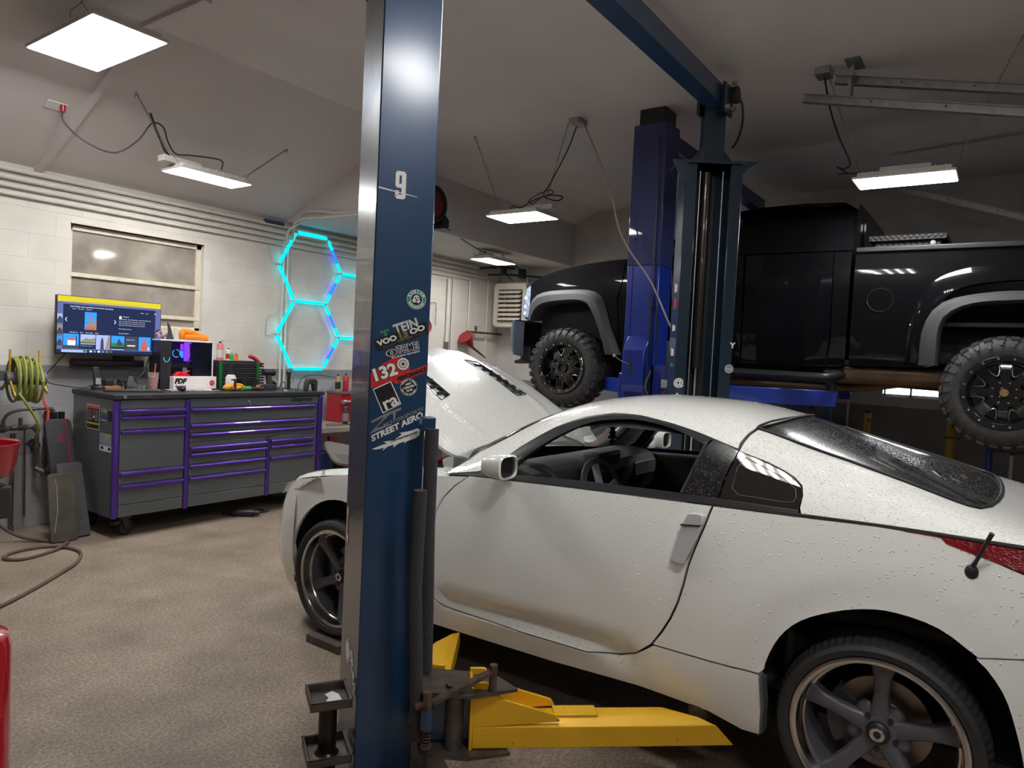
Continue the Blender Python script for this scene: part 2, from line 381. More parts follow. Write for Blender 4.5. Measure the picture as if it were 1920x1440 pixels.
fixture('light hanging on long chains between the near post and the tall blue posts', 5.58, 5.99, 3.74, 4.35, 3.0, [((5.42, 4.40, ZC0), (5.78, 4.3, 3.05)), ((5.52, 3.40, ZC0), (5.78, 3.8, 3.05))], (5.78, 3.83))
fixture('farthest small light close under the lowered ceiling', 7.08, 7.68, 5.43, 5.74, 2.84, [((7.15, 5.6, ZL), (7.15, 5.6, 2.88)), ((7.6, 5.6, ZL), (7.6, 5.6, 2.88))], (7.2, 5.62))
fixture('light hanging above the truck bed at the right', 5.53, 5.86, .37, 1.01, 3.0, [((5.43, 1.19, ZC0), (5.70, .98, 3.05)), ((5.37, .06, ZC0), (5.70, .4, 3.05))], (5.70, .69))
# further lights of the same garage, behind the photographer
fixture('four-tube ceiling light high above the roof of the white coupe', 2.28, 2.94, .96, 1.42, 3.42, [((2.34, 1.2, ZC0), (2.34, 1.2, 3.47)), ((2.88, 1.2, ZC0), (2.88, 1.2, 3.47))], tubes=4)
fixture('ceiling light behind the photographer near the door', 1.1, 1.42, -.45, .25, 3.4, [((1.26, -.4, ZC0), (1.26, -.4, 3.45)), ((1.26, .2, ZC0), (1.26, .2, 3.45))])
fixture('ceiling light in the rear corner behind the photographer', -.8, -.48, -1.9, -1.2, 3.3, [((-.64, -1.85, ZC0), (-.64, -1.85, 3.35)), ((-.64, -1.25, ZC0), (-.64, -1.25, 3.35))])
fixture('ceiling light above the rear of the truck outside the view', 4.0, 4.32, -2.0, -1.3, 3.3, [((4.16, -1.95, ZC0), (4.16, -1.95, 3.35)), ((4.16, -1.35, ZC0), (4.16, -1.35, 3.35))])
# cords and outlets on the ceiling
cordm = mat('black_cord', (.012, .012, .013), .5)
def outlet(label, p, nrm, sx=.11, sy=.07, metal=True):
    n = V(nrm).normalized(); a = X_; b = n.cross(a).normalized(); a = b.cross(n)
    m = MB(); P = V(p)
    m.prism([(-sx/2, -sy/2), (sx/2, -sy/2), (sx/2, sy/2), (-sx/2, sy/2)], P, a, b, n*(.05 if metal else .008))
    o = m.build('outlet_box', steel if metal else white, bev=.003)
    return tag(o, label, 'outlet')
def cord(label, pts, r=.006, m=None, n=8, cat='power cord', name='power_cord'):
    o = MB().tube(cr(pts, 8), r, n).build(name, m or cordm)
    return tag(o, label, cat)
slope_n = (0, -(ZC0-ZL), -(YW-YJ))
yo = 5.98; outlet('flat white socket plate on the sloped ceiling at far left', (2.32, 5.88, zs(5.88)), slope_n, .14, .09, False)
cord('black cord looping from the far left ceiling socket to the light above the television', [(2.36, 5.86, zs(5.86)-.02), (2.37, 5.86, 3.2), (2.5, 5.8, 3.08), (2.68, 5.74, 3.04), (2.82, 5.68, 3.16), (2.9, 5.62, 3.31), (2.98, 5.6, 3.30), (3.02, 5.6, 3.2), (3.09, 5.6, 3.12), (3.2, 5.56, 3.13), (3.42, 5.5, 3.14), (3.43, 5.5, 3.06)])
cord('loop of spare black cord tied to the light chain above the television', [(2.87, 5.6, 3.38), (2.92, 5.6, 3.26), (3.0, 5.61, 3.14), (3.04, 5.61, 3.1), (3.0, 5.62, 3.13), (2.94, 5.62, 3.27), (2.885, 5.61, 3.385)], .005)
p = MB().cyl((2.36, 5.86, zs(5.86)), (2.36, 5.86, zs(5.86)-.05), .022, .016).build('plug', red); tag(p, 'red plug in the flat ceiling socket at far left', 'plug')
outlet('steel socket box on the ceiling left of the tall blue posts', (5.47, 3.27, ZC0), (0, 0, -1), .16, .1)
cord('black cord running from the ceiling box down to the middle hanging light', [(5.5, 3.3, 3.70), (5.52, 3.4, 3.5), (5.58, 3.6, 3.25), (5.66, 3.72, 3.16), (5.74, 3.62, 3.12), (5.8, 3.6, 3.17), (5.74, 3.72, 3.18), (5.66, 3.86, 3.12), (5.7, 3.95, 3.10), (5.74, 4.05, 3.09), (5.74, 4.14, 3.11), (5.77, 4.16, 3.05)])
cord('coiled slack of black cord beside the middle hanging light', [(5.6, 3.8, 3.07), (5.6, 3.85, 3.11), (5.6, 3.75, 3.16), (5.6, 3.62, 3.19), (5.6, 3.58, 3.16), (5.6, 3.7, 3.13), (5.6, 3.8, 3.08)], .005)
cord('grey cable sagging from the ceiling box down past the tall blue post', [(5.45, 3.2, 3.70), (5.4, 3.05, 3.45), (5.36, 2.85, 3.05), (5.3, 2.72, 2.72), (5.3, 2.6, 2.52), (5.32, 2.42, 2.28), (5.34, 2.28, 2.0), (5.34, 2.2, 1.85), (5.35, 2.18, 1.75)], .007, mat('tan_cable', (.36, .31, .25), .6))
outlet('steel socket box on the ceiling beside the door track', (5.35, 1.2, ZC0), (0, 0, -1), .14, .1)
cord('black cord from the ceiling box to the light above the truck bed', [(5.38, 1.2, 3.7), (5.4, 1.16, 3.5), (5.48, 1.1, 3.3), (5.55, 1.03, 3.13), (5.52, 1.06, 3.08), (5.53, 1.11, 3.1), (5.56, 1.05, 3.06), (5.53, 1.1, 3.05), (5.6, .98, 3.06)])
cord('black cord along the lowered ceiling to the farthest light', [(5.82, 5.27, 3.02), (5.98, 5.27, 3.04), (6.3, 5.33, 2.99), (6.6, 5.38, 2.94), (6.9, 5.42, 2.90), (7.1, 5.5, 2.92), (7.2, 5.6, 2.95), (7.2, 5.62, 2.93)], .006)
# garage door tracks
def track(label, p0, p1):
    m = MB(); p0 = V(p0); p1 = V(p1); m.beam(p0, p1, .012, .055); m.beam(p0-V((.02, 0, .03)), p1-V((.02, 0, .03)), .05, .006); m.beam(p0+V((-.015, 0, .028)), p1+V((-.015, 0, .028)), .03, .004)
    t = thing('door_track', label, 'garage door track', p0, group=None); m.build('rail', steel, t)
    d = p1-p0
    for k in range(1, 9): q = p0+d*(k/9)+V((-.005, 0, .008)); MB().cyl(q, q-V((.003, 0, 0)), .006, n=8).build('rail_bolt', black, t)
    return t
track('upper of the two sloping steel door tracks at top right', (5.35, 1.12, 3.66), (5.35, -2.6, 2.78))
t = track('lower of the two sloping steel door tracks at top right', (5.25, 1.3, 3.53), (5.25, -2.6, 2.62))
track('far thin door track sloping behind the hanging light at right', (7.9, .98, 3.45), (7.9, -2.6, 2.2))
hg = thing('track_hanger', 'perforated angle bracket holding the two door tracks to the ceiling', 'bracket', (5.35, 1.0, ZC0))
m = MB(); m.beam((5.33, 1.0, ZC0), (5.33, 1.0, 3.5), .035, .004, (0, 1, 0)); m.beam((5.35, 1.02, ZC0), (5.35, 1.02, 3.5), .004, .03, (0, 1, 0)); m.box(5.2, 5.42, .98, 1.01, 3.62, 3.66); m.box(5.25, 5.30, 1.0, 1.02, 3.44, 3.62); m.box(5.22, 5.45, .95, 1.05, ZC0-.006, ZC0)
m.build('angle_iron', steel, hg)
# conduits along the left wall
cm_ = mat('painted_conduit', (.66, .63, .575), .5, var=.06)
for i, (z, r, nm) in enumerate(((2.915, .019, 'topmost'), (2.85, .021, 'second'), (2.785, .017, 'third'), (2.72, .014, 'lowest'))):
    o = MB().cyl((-2.5, YW-.035, z), (8.3 if i < 2 else (8.6 if i == 2 else 8.16), YW-.035, z), r, n=12).build('conduit', cm_)
    tag(o, nm+' of the four horizontal conduits under the ceiling on the left wall', 'conduit')
def vcon(label, x, z0, z1, r=.013, y=None):
    y = y or YW-.03
    o = MB().cyl((x, y, z0), (x, y, z1), r, n=10).build('conduit', cm_); tag(o, label, 'conduit')
vcon('left of the two thin vertical conduits behind the glowing hexagons', 4.89, .6, 2.75, .012)
vcon('right of the two thin vertical conduits behind the glowing hexagons', 4.945, .6, 2.75, .012)
vcon('vertical conduit ending in a grey box end right of the near post', 7.68, 1.78, 2.68, .022)
vcon('thin vertical conduit beside the red funnel on the left wall', 7.78, 1.2, 2.72, .01)
vcon('vertical conduit bending at the valve near the back corner', 8.16, 1.95, 2.72, .014)
vcon('thin vertical conduit near the back corner behind the heater', 8.6, 1.2, 2.8, .012)
b = MB().box(7.655, 7.705, YW-.055, YW-.005, 1.66, 1.78).build('conduit_end_box', grey); tag(b, 'grey box end under the vertical conduit right of the near post', 'box')
# cables looping where the ceiling drops
for i, (lb, pts) in enumerate((('upper grey cable looping from the conduits along the dropped ceiling edge', [(4.9, YW-.06, 2.75), (4.9, YW-.08, 2.87), (4.95, YW-.2, 2.965), (4.9, 6.3, 3.05), (4.89, 6.0, 3.04), (4.89, 5.7, 3.0), (4.89, 5.32, 3.0)]), ('lower grey cable looping from the conduits along the dropped ceiling edge', [(4.97, YW-.06, 2.78), (4.97, YW-.08, 2.88), (4.93, YW-.14, 2.95), (4.895, 6.3, 2.985), (4.89, 5.9, 2.975), (4.89, 5.32, 2.97)]))):
    cord(lb, pts, .014, cm_, cat='cable', name='cable')
o = MB().box(4.62, 4.86, YW-.06, YW-.02, 2.915, 2.955).build('led_controller', [mat('dark_blue_plastic', (.02, .05, .12), .4)], bev=.004); tag(o, 'dark blue controller bar above the conduits beside the hexagon lights', 'light controller')
# ------------------------------------------------ smooth interpolation
def pch(xs, ys):
    n = len(xs); h = [xs[i+1]-xs[i] for i in range(n-1)]; dl = [(ys[i+1]-ys[i])/h[i] for i in range(n-1)]; d = [0.]*n
    for i in range(1, n-1):
        if dl[i-1]*dl[i] > 0: d[i] = 2*dl[i-1]*dl[i]/(dl[i-1]+dl[i])
    d[0] = dl[0]; d[-1] = dl[-1]
    def F(x):
        x = min(max(x, xs[0]), xs[-1]); i = 0
        while i < n-2 and x > xs[i+1]: i += 1
        t = (x-xs[i])/h[i]
        return (2*t**3-3*t*t+1)*ys[i]+(t**3-2*t*t+t)*h[i]*d[i]+(-2*t**3+3*t*t)*ys[i+1]+(t**3-t*t)*h[i]*d[i+1]
    return F
def inside(p, poly):
    x, y = p; c = False; n = len(poly)
    for i in range(n):
        x1, y1 = poly[i]; x2, y2 = poly[i-1]
        if (y1 > y) != (y2 > y) and x < (x2-x1)*(y-y1)/(y2-y1)+x1: c = not c
    return c
def cdt(outline, sp, sq=None):
    """triangulated 2D region with interior grid points"""
    sq = sq or sp; P = []
    n = len(outline)
    for i in range(n):
        a = outline[i]; b = outline[(i+1) % n]
        L = max(abs(b[0]-a[0])/sp, abs(b[1]-a[1])/sq); k = max(1, int(math.ceil(L)))
        for j in range(k): P.append((a[0]+(b[0]-a[0])*j/k, a[1]+(b[1]-a[1])*j/k))
    poly = P[:]; nb = len(P)
    x0 = min(p[0] for p in P); x1 = max(p[0] for p in P); y0 = min(p[1] for p in P); y1 = max(p[1] for p in P)
    pts = [V(p) for p in P]
    def near(q):
        for a in poly:
            if abs(a[0]-q[0]) < sp*.45 and abs(a[1]-q[1]) < sq*.45: return True
        return False
    for i in range(1, int((x1-x0)/sp)+1):
        for j in range(1, int((y1-y0)/sq)+1):
            q = (x0+i*sp, y0+j*sq)
            if inside(q, poly) and not near(q): pts.append(V(q))
    r = geometry.delaunay_2d_cdt([V((p[0], p[1])) for p in pts], [], [list(range(nb))], 1, 1e-6)
    return [(p.x, p.y) for p in r[0]], [tuple(f) for f in r[2]]
def panel(outline, surf, sp=.05, sq=None, lip=.018, inward=None):
    """skin patch: 2D outline mapped by surf -> 3D, edges turned inwards"""
    vs, fs = cdt(outline, sp, sq)
    P = [V(surf(*p)) for p in vs]
    m = MB(); m.add(P, fs)
    if lip:
        cnt = {}
        for f in fs:
            for i in range(len(f)):
                e = (f[i], f[(i+1) % len(f)]); k = tuple(sorted(e)); cnt[k] = cnt.get(k, 0)+1
        def nin(i):
            return inward(vs[i]) if inward else V((0, -1, 0))
        for (a, b), c in cnt.items():
            if c == 1:
                A, B = P[a], P[b]
                m.add([A, B, B+nin(b)*lip, A+nin(a)*lip], [(0, 1, 2, 3)])
    return m
# ------------------------------------------------ white coupe
# local axes of the car: x forward from the rear axle, y to its left, z up from the wheel centre
CP = rad(-1.3)
CARM = Matrix(((0, -1, 0, 3.43), (cos(CP), 0, -sin(CP), .283), (sin(CP), 0, cos(CP), .425), (0, 0, 0, 1)))
Bf = pch([-1.0, -.85, -.6, -.3, 0, .35, .8, 1.3, 1.9, 2.3, 2.65, 2.95, 3.2, 3.4, 3.5], [.55, .70, .83, .895, .91, .905, .888, .875, .878, .892, .902, .885, .82, .68, .5])
belt = pch([-1, 0, .6, 1.3, 1.9, 2.4, 3], [.65, .69, .68, .665, .65, .615, .55])
ZC = pch([-.9, -.7, -.45, -.33, -.084, .245, .47, .77, 1.09, 1.34, 1.6, 1.9, 2.15, 2.3], [.60, .645, .70, .74, .825, .926, .995, 1.05, 1.063, 1.040, .962, .80, .690, .63])
def Wd(s, u):
    B = Bf(s); ub = belt(s); w_ = B
    if u < .12: w_ -= .9*(.12-u)**2
    else: t = min(u, ub)-.12; w_ -= .25*t*t
    if u > ub: t = u-ub; w_ -= .45*t+.5*t*t+.02*min(1, t/.02)
    for (cs, cu, R) in ((-.01, .02, .40), (2.61, .05, .385)):     # rolled wheel arch lips
        r = math.hypot(s-cs, u-cu)
        if r < R+.085 and u > -.02: k = min(1, (R+.085-r)/.018); w_ -= .007*k
    if .012 < u < .085 and .80 < s < 1.88: w_ -= .034*sin(pi*(u-.012)/.073)**.7*min(1, (s-.80)/.12)
    return w_
side = lambda s, u: (s, Wd(s, u), u)
def Up(s, t):
    if t > 1: x, y, z = Up(s, 2-t); return (x, -y, z)
    ub = belt(s); wb = Wd(s, ub)-.012; z = ZC(s); h = max(z-ub, .02); k = min(max(h/.36, .25), 1)
    P0 = V((wb, ub)); P1 = V((wb-.42*h-.06*(1-k), ub+.85*h)); P2 = V((.46, z-.004)); P3 = V((0, z)); a = 1-t
    q = a**3*P0+3*a*a*t*P1+3*a*t*t*P2+t**3*P3
    return (s, q.x, q.y)
def paint_mat(name, col, drops=True, coat=1., rough=.3, sc=95, st=.9, sp=.15):
    m, t, b = nt(name); N = t.nodes; L = t.links
    inp(b, Base_Color=col, Roughness=rough); b.inputs['Coat Weight'].default_value = coat; b.inputs['Coat Roughness'].default_value = .04; b.inputs['Specular IOR Level'].default_value = sp
    if drops:
        tc = N.new('ShaderNodeTexCoord'); g = N.new('ShaderNodeNewGeometry')
        vo = N.new('ShaderNodeTexVoronoi'); vo.inputs['Scale'].default_value = sc; L.new(tc.outputs['Object'], vo.inputs['Vector'])
        dr = N.new('ShaderNodeMapRange'); dr.inputs[1].default_value = .38; dr.inputs[2].default_value = .15; dr.interpolation_type = 'SMOOTHSTEP'; L.new(vo.outputs['Distance'], dr.inputs[0])
        # which cells carry a drop: patchy, rare on the flanks and dense on top
        n = N.new('ShaderNodeTexWhiteNoise'); L.new(vo.outputs['Position'], n.inputs['Vector'])
        sp = N.new('ShaderNodeSeparateXYZ'); L.new(g.outputs['True Normal'], sp.inputs[0])
        th = N.new('ShaderNodeMapRange'); th.inputs[1].default_value = .15; th.inputs[2].default_value = .85; th.inputs[3].default_value = .06; th.inputs[4].default_value = 1.0; L.new(sp.outputs[2], th.inputs[0])
        lt = N.new('ShaderNodeMath'); lt.operation = 'LESS_THAN'; L.new(n.outputs[0], lt.inputs[0]); L.new(th.outputs[0], lt.inputs[1])
        mu = N.new('ShaderNodeMath'); mu.operation = 'MULTIPLY'; L.new(dr.outputs[0], mu.inputs[0]); L.new(lt.outputs[0], mu.inputs[1])
        bp = N.new('ShaderNodeBump'); bp.inputs['Strength'].default_value = st; bp.inputs['Distance'].default_value = .0028; L.new(mu.outputs[0], bp.inputs['Height'])
        L.new(bp.outputs[0], b.inputs['Coat Normal']); L.new(bp.outputs[0], b.inputs['Normal'])
    return m
pearl = paint_mat('pearl_white_paint', (.88, .89, .85))
gloss = paint_mat('wet_black_glass', (.010, .010, .011), rough=.2, sc=150, st=.5, sp=.3)
trimb = mat('black_rubber_trim', (.02, .02, .021), .42)
dark = mat('underbody_black', (.008, .008, .008), .8)
intr = mat('interior_charcoal', (.035, .036, .038), .6, bump=.1, bs=200)
intg = mat('dash_grey', (.10, .105, .10), .5)
silver = mat('brushed_silver', (.80, .80, .82), .22, .5)
car = thing('sports_coupe', 'pearl white two-door sports coupe with raised hood and wet roof on the near lift', 'car', rot=CARM)
mirY = lambda m: setattr(m, 'v', [V((p.x, -p.y, p.z)) for p in m.v]) or m
L_ = dict(world=False)
def both(mk, name, mt, **k):
    a = mk().build(name, mt, car, world=False, **k); b = mirY(mk()).build(name, mt, car, world=False, **k); return a, b
arcF = [(2.61+.385*cos(rad(a)), .05+.385*sin(rad(a))) for a in range(172, -25, -8)]
arcR = [(.352, -.10), (.356, .0), (.355, .123), (.348, .178), (.307, .271), (.241, .342), (.142, .394), (.047, .424), (-.045, .432), (-.163, .409), (-.263, .344), (-.332, .259), (-.368, .158), (-.392, .05), (-.402, -.05)]
fr_edge = [(1.779, .653), (1.85, .60), (1.904, .541), (1.935, .48), (1.951, .412), (1.952, .32), (1.943, .235), (1.937, .15), (1.933, .065)]
re_edge = [(.853, .064), (.781, .123), (.743, .18), (.71, .24), (.685, .305), (.668, .375), (.655, .45), (.635, .52), (.61, .596), (.595, .65), (.587, .677)]
arcR = [(p.x, p.y) for p in cr([(a, b, 0) for a, b in arcR], 3)]
g = .005
door_o = [(a-g, b) for a, b in fr_edge]+[(1.85, .022), (1.4, .012), (1.076, .012), (.93, .035)]+[(a+g, b) for a, b in re_edge]
dl, dr_ = both(lambda: panel(door_o, side, .05), 'door', pearl)
both(lambda: panel([(1.779+g, .65)]+[(a+g, b) for a, b in fr_edge[1:]]+[(2.0, .05), (2.20, .05)]+arcF[1:-1]+[(2.97, .10), (3.08, .43), (3.0, .50), (2.6, .57), (2.3, .61), (2.0, .632)], side, .05), 'fender', pearl)
both(lambda: panel([(.583, .677), (.28, .682), (.037, .688), (-.155, .683), (-.178, .672), (-.371, .605), (-.5, .555), (-.5, .375), (-.378, .368), (-.268, .346)]+[p for p in arcR if p[1] > .124 and p[0] > -.262][::-1]+[(.373, .127), (.59, .125), (.776, .125)]+[(a-g, b) for a, b in re_edge[2:]], side, .05), 'quarter_panel', pearl)
both(lambda: panel([(2.215, .045), (1.945, .043), (1.93, .058), (1.86, .015), (1.4, .004), (1.076, .004), (.93, .027), (.86, .056), (.776, .117), (.59, .117), (.373, .119), (.366, -.02), (.373, -.11), (.435, -.113), (.56, -.08), (.839, -.07), (1.248, -.09), (1.655, -.09), (2.21, -.085)], side, .05, lip=.06), 'side_skirt', pearl)
both(lambda: panel([(-.17, .667), (-.155, .683), (-.05, .690), (-.368, .676), (-.52, .655), (-.52, .56), (-.371, .612)], lambda s, u: (s, Wd(s, u)+.002, u), .05), 'tail_light', mat('tail_light_red', (.22, .004, .01), .08, coat=1, bump=.3, bs=90))
both(lambda: panel([(-.264, .340), (-.378, .362), (-.5, .369), (-.505, -.08), (-.404, -.08)]+[p for p in arcR[::-1] if p[0] < -.262 and p[1] < .338 and p[1] > -.06], side, .04), 'bumper_corner', pearl)
# front bumper and nose: planform sweep
def sweep(s0, w0, s1, u0, u1, bulge, nrow=8, ncol=24, expo=2.6):
    m = MB(); vs = []; fs = []
    for i in range(nrow+1):
        u = u0+(u1-u0)*i/nrow; b = bulge(i/nrow)
        for j in range(ncol+1):
            th = -pi/2+pi*j/ncol; c = abs(cos(th))**(2/expo); q = abs(sin(th))**(2/expo)*(1 if th > 0 else -1)
            vs.append((s0+(s1-s0+b)*c, (w0-.9*max(0, .12-u)**2-.25*max(0, u-.12)**2)*q, u))
    for i in range(nrow):
        for j in range(ncol): a = i*(ncol+1)+j; fs.append((a, a+1, a+ncol+2, a+ncol+1))
    return m.add(vs, fs)
sweep(2.975, .884, 3.39, -.17, .42, lambda t: -.10*abs(2*t-1)**2).build('front_bumper', pearl, car, **L_)
sweep(-.50, .868, -.84, -.02, .56, lambda t: .06*abs(2*t-1)**2, expo=3.2).build('rear_bumper', pearl, car, **L_)
sweep(-.52, .83, -.80, .56, .67, lambda t: .04*t, expo=3.4).build('tail_panel', pearl, car, **L_)
# head lights, swept over the front corner
def hl():
    m = MB(); vs = []; n = 10
    for i in range(n+1):
        s = 2.78+.44*i/n
        wo = Bf(s)-.035-.02*i/n; wi = wo-.02-.20*min(1, i/5); zo = .535-.10*(i/n)**1.5; zi = zo+.045
        vs += [(s, wo+.02, zo-.055*min(1, i/4)), (s, wo-.01, zo), (s, wi, zi-.03*(i/n))]
    fs = []
    for i in range(n):
        for j in range(2): a = i*3+j; fs.append((a, a+3, a+4, a+1))
    return m.add(vs, fs)
both(hl, 'headlight', mat('headlight_lens', (.50, .46, .38), .1, coat=1, var=.35, vs=30, spec=.8))
def ftop():
    m = MB(); vs = []; fs = []; n = 16
    for i in range(n+1):
        s = 1.90+1.12*i/n; uo = belt(s)-.02 if s < 2.4 else belt(s)-.02
        uo = pch([1.9, 2.0, 2.3, 2.6, 3.0, 3.08], [.64, .632, .61, .57, .50, .43])(s); w0 = Wd(s, uo)
        vs += [(s, w0, uo), (s, w0-.03, uo+.022), (s, w0-.09, uo+.03), (s, .70-.04*i/n, uo-.02)]
    for i in range(n):
        for j in range(3): a = i*4+j; fs.append((a, a+4, a+5, a+1))
    return m.add(vs, fs)
both(ftop, 'fender_top', pearl)
# dark engine bay tub, radiator support, cowl
m = MB(); m.box(1.98, 3.15, -.70, .70, .05, .07); m.box(1.98, 2.0, -.70, .70, .05, .62); m.box(1.98, 2.95, .69, .70, .05, .50); m.box(1.98, 2.95, -.70, -.69, .05, .50); m.box(3.13, 3.15, -.66, .66, .0, .36)
m.build('engine_bay', dark, car, **L_)
m = MB(); m.box(2.3, 2.9, -.32, .32, .1, .46); m.box(2.25, 2.6, -.62, -.40, .2, .5); m.cyl((2.3, .55, .4), (2.3, .55, .56), .09); m.build('engine', mat('engine_grey', (.12, .12, .12), .5, .5), car, bev=.02, **L_)
m = MB(); m.tube(cr([(2.30, .60, .60), (2.28, .35, .65), (2.28, 0, .66), (2.28, -.35, .65), (2.30, -.60, .60)], 5), .016, 8); m.box(2.24, 2.36, .52, .66, .585, .605); m.box(2.24, 2.36, -.66, -.52, .585, .605); m.build('strut_brace', red, car, **L_)
m = MB(); n = 16; vs = []
for i in range(n+1): q = -.74+1.48*i/n; s = 2.22-.30*(abs(q)/.74)**2.2; vs += [(s, q, .635+.03*(1-(abs(q)/.74)**2)), (s-.16, q*.98, .675+.02*(1-(abs(q)/.74)**2)), (s, q, .55)]
m.add(vs, [(3*i, 3*i+3, 3*i+4, 3*i+1) for i in range(n)]+[(3*i, 3*i+2, 3*i+5, 3*i+3) for i in range(n)]); m.build('cowl', trimb, car, **L_)
# upper body in (s, t)
U2 = lambda s, t: Up(s, t)
def inn(p): return V((0, -.6, -.8)) if p[1] < 1 else V((0, .6, -.8))
win_top = [(1.74, .03), (1.642, .096), (1.562, .209), (1.425, .353), (1.297, .445), (1.169, .478), (1.03, .468), (.861, .419), (.665, .345), (.548, .307)]
q_top = [(.425, .265), (.36, .237), (.318, .209), (.285, .165), (.275, .10), (.277, .03)]
seam = [(.548, .307), (.547, .359), (.537, .459), (.525, .53)]
roofE = [(.525, .591), (.505, .709), (.485, .82), (.471, .923)]
# roof with the A pillars, from the side window line over to the other side
apil = [(1.90, .06), (1.83, .18), (1.796, .263), (1.671, .37), (1.592, .48), (1.525, .62), (1.48, .75), (1.46, .9)]
mirt = lambda L: [(a, 2-b) for a, b in L[::-1]]
wt = [(x, y+.012) for x, y in win_top]
hs = [(a+.008, b) for a, b in seam+roofE]
roof_o = [(1.92, .012)]+apil+[(1.455, 1.0)]+mirt(apil)+[(1.92, 1.988), (1.78, 1.985)]+mirt(wt)[::-1]
wtm = [(a, 2-b) for a, b in wt]
roof_o = [(1.92, .012)]+apil+[(1.455, 1.0)]+mirt(apil)+[(1.92, 1.988)]+wtm+[(a, 2-b) for a, b in hs[1:]]+[(.478, 1.0)]+hs[1:][::-1]+wt[::-1]
panel(roof_o, U2, .05, .05, .015, inn).build('roof', pearl, car, **L_)
# hatch: from the quarter window and seam line over to the other side, with the glass opening left out
hatch_gl = [(.518, .545), (.497, .645), (.47, .78), (.462, .9), (.458, 1.0)]
gl_side = [(.35, .516), (.154, .508), (-.027, .479), (-.17, .445)]
gl_low = [(-.215, .445), (-.245, .47), (-.275, .58), (-.294, .732), (-.305, .87), (-.308, 1.0)]
gl = [hatch_gl[0]]+gl_side+gl_low+[(a, 2-b) for a, b in gl_low[:-1][::-1]]+[(a, 2-b) for a, b in gl_side[::-1]]+[(a, 2-b) for a, b in hatch_gl[:-1]]+hatch_gl[::-1][:-1]
sd = [(a-.006, b) for a, b in seam]
def hside():
    o = sd[::-1]+[(x, y+.012) for x, y in q_top]+[(.27, .012), (.037, .012), (-.16, .012), (-.42, .012), (-.74, .03), (-.74, 1.0)]+gl_low[::-1]+gl_side[::-1]
    return panel([(.517, .535)]+o[1:], U2, .045, .045, .012, inn)
both(hside, 'hatch', pearl)
both(lambda: MB().tube([Up(a, b+.004) for a, b in ((.585, -.0), (.28, .0), (.037, .0), (-.16, .0), (-.42, .0))], .007, 6), 'belt_seam', trimb)
ga = [V(p) for p in [Up(*q) for q in gl]]
panel(gl, lambda s, t: V(Up(s, t))-V((0, 0, .004)), .04, .04, 0).build('rear_glass', gloss, car, **L_)
m = MB().tube([p+V((0, 0, .001)) for p in ga], .008, 6, closed=True); m.build('rear_glass_seal', trimb, car, **L_)
both(lambda: MB().tube([Up(a+.001, b) for a, b in seam+roofE], .004, 6), 'roof_seam', trimb)
# side glass area: black frame, open window, glossy pillar, quarter window
inner = [(1.545, .042), (1.497, .109), (1.393, .263), (1.264, .373), (1.143, .417), (1.014, .424), (.85, .382), (.70, .302), (.681, .285), (.722, .042)]
def ring(o, i, surf, lift=0):
    m = MB(); n = len(o); vs = [V(surf(*p)) for p in o]+[V(surf(*p)) for p in i]
    m.add(vs, [(k, k+1, n+k+1, n+k) for k in range(n-1)]); return m
def frame_():
    o = [(1.73, .02), (1.642, .10), (1.562, .213), (1.425, .357), (1.297, .449), (1.169, .482), (1.03, .472), (.861, .423), (.70, .360), (.667, .345)]
    i_ = [(1.60, .02), (1.535, .10), (1.475, .18), (1.36, .30), (1.25, .388), (1.143, .42), (1.014, .427), (.85, .385), (.70, .305), (.681, .288)]
    m = MB(); n = 10
    a = [V(Up(*p)) for p in cr([(p[0], p[1], 0) for p in o], 4) for p in [(p.x, p.y)]]
    b = [V(Up(*p)) for p in cr([(p[0], p[1], 0) for p in i_], 4) for p in [(p.x, p.y)]]
    mid = [(x+y)/2+V((0, .008, .004)) for x, y in zip(a, b)]; n = len(a)
    m.add(a+mid+b+[p-V((0, .05, 0)) for p in b], [(r*n+k, r*n+k+1, (r+1)*n+k+1, (r+1)*n+k) for r in range(3) for k in range(n-1)])
    m.tube([Up(1.60, .02), Up(1.52, .13)], .012, 8); m.tube([Up(.681, .288), Up(.722, .03)], .009, 6)
    return m
both(frame_, 'window_frame', trimb)
both(lambda: panel([(1.745, .01), (1.65, .09), (1.56, .2), (1.535, .10), (1.60, .01)], lambda s, t: V(Up(s, t))-V((0, .008, 0)), .03, .03, 0), 'mirror_triangle', mat('matt_black', (.03, .03, .032), .6))
both(lambda: panel([(1.92, .0), (1.74, .004), (.60, .002), (.28, .002), (.28, .028), (.60, .03), (1.50, .03), (1.74, .03)], lambda s, t: V(Up(s, t))+V((0, .006, 0)), .06, .02, .02), 'belt_moulding', trimb)
both(lambda: panel([(.672, .03), (.576, .03), (.57, .12), (.552, .26), (.549, .305), (.60, .328), (.658, .343), (.675, .29), (.70, .16), (.71, .03)], U2, .03, .04, .01), 'pillar_cover', gloss)
qw = [(.568, .03), (.562, .12), (.546, .26), (.543, .302), (.425, .262), (.36, .234), (.316, .204), (.287, .16), (.278, .10), (.281, .03)]
both(lambda: panel(qw, U2, .03, .04, .01), 'quarter_glass', mat('tinted_glass', (.008, .008, .009), .03, coat=1, spec=.8))
qi = [(.51, .27), (.44, .24), (.354, .196), (.306, .147), (.297, .10), (.305, .066), (.34, .06), (.501, .06), (.53, .085), (.53, .20)]
both(lambda: MB().tube([V(Up(*p))+V((0, .001, 0)) for p in qi], .0015, 4, closed=True), 'quarter_glass_line', grey)
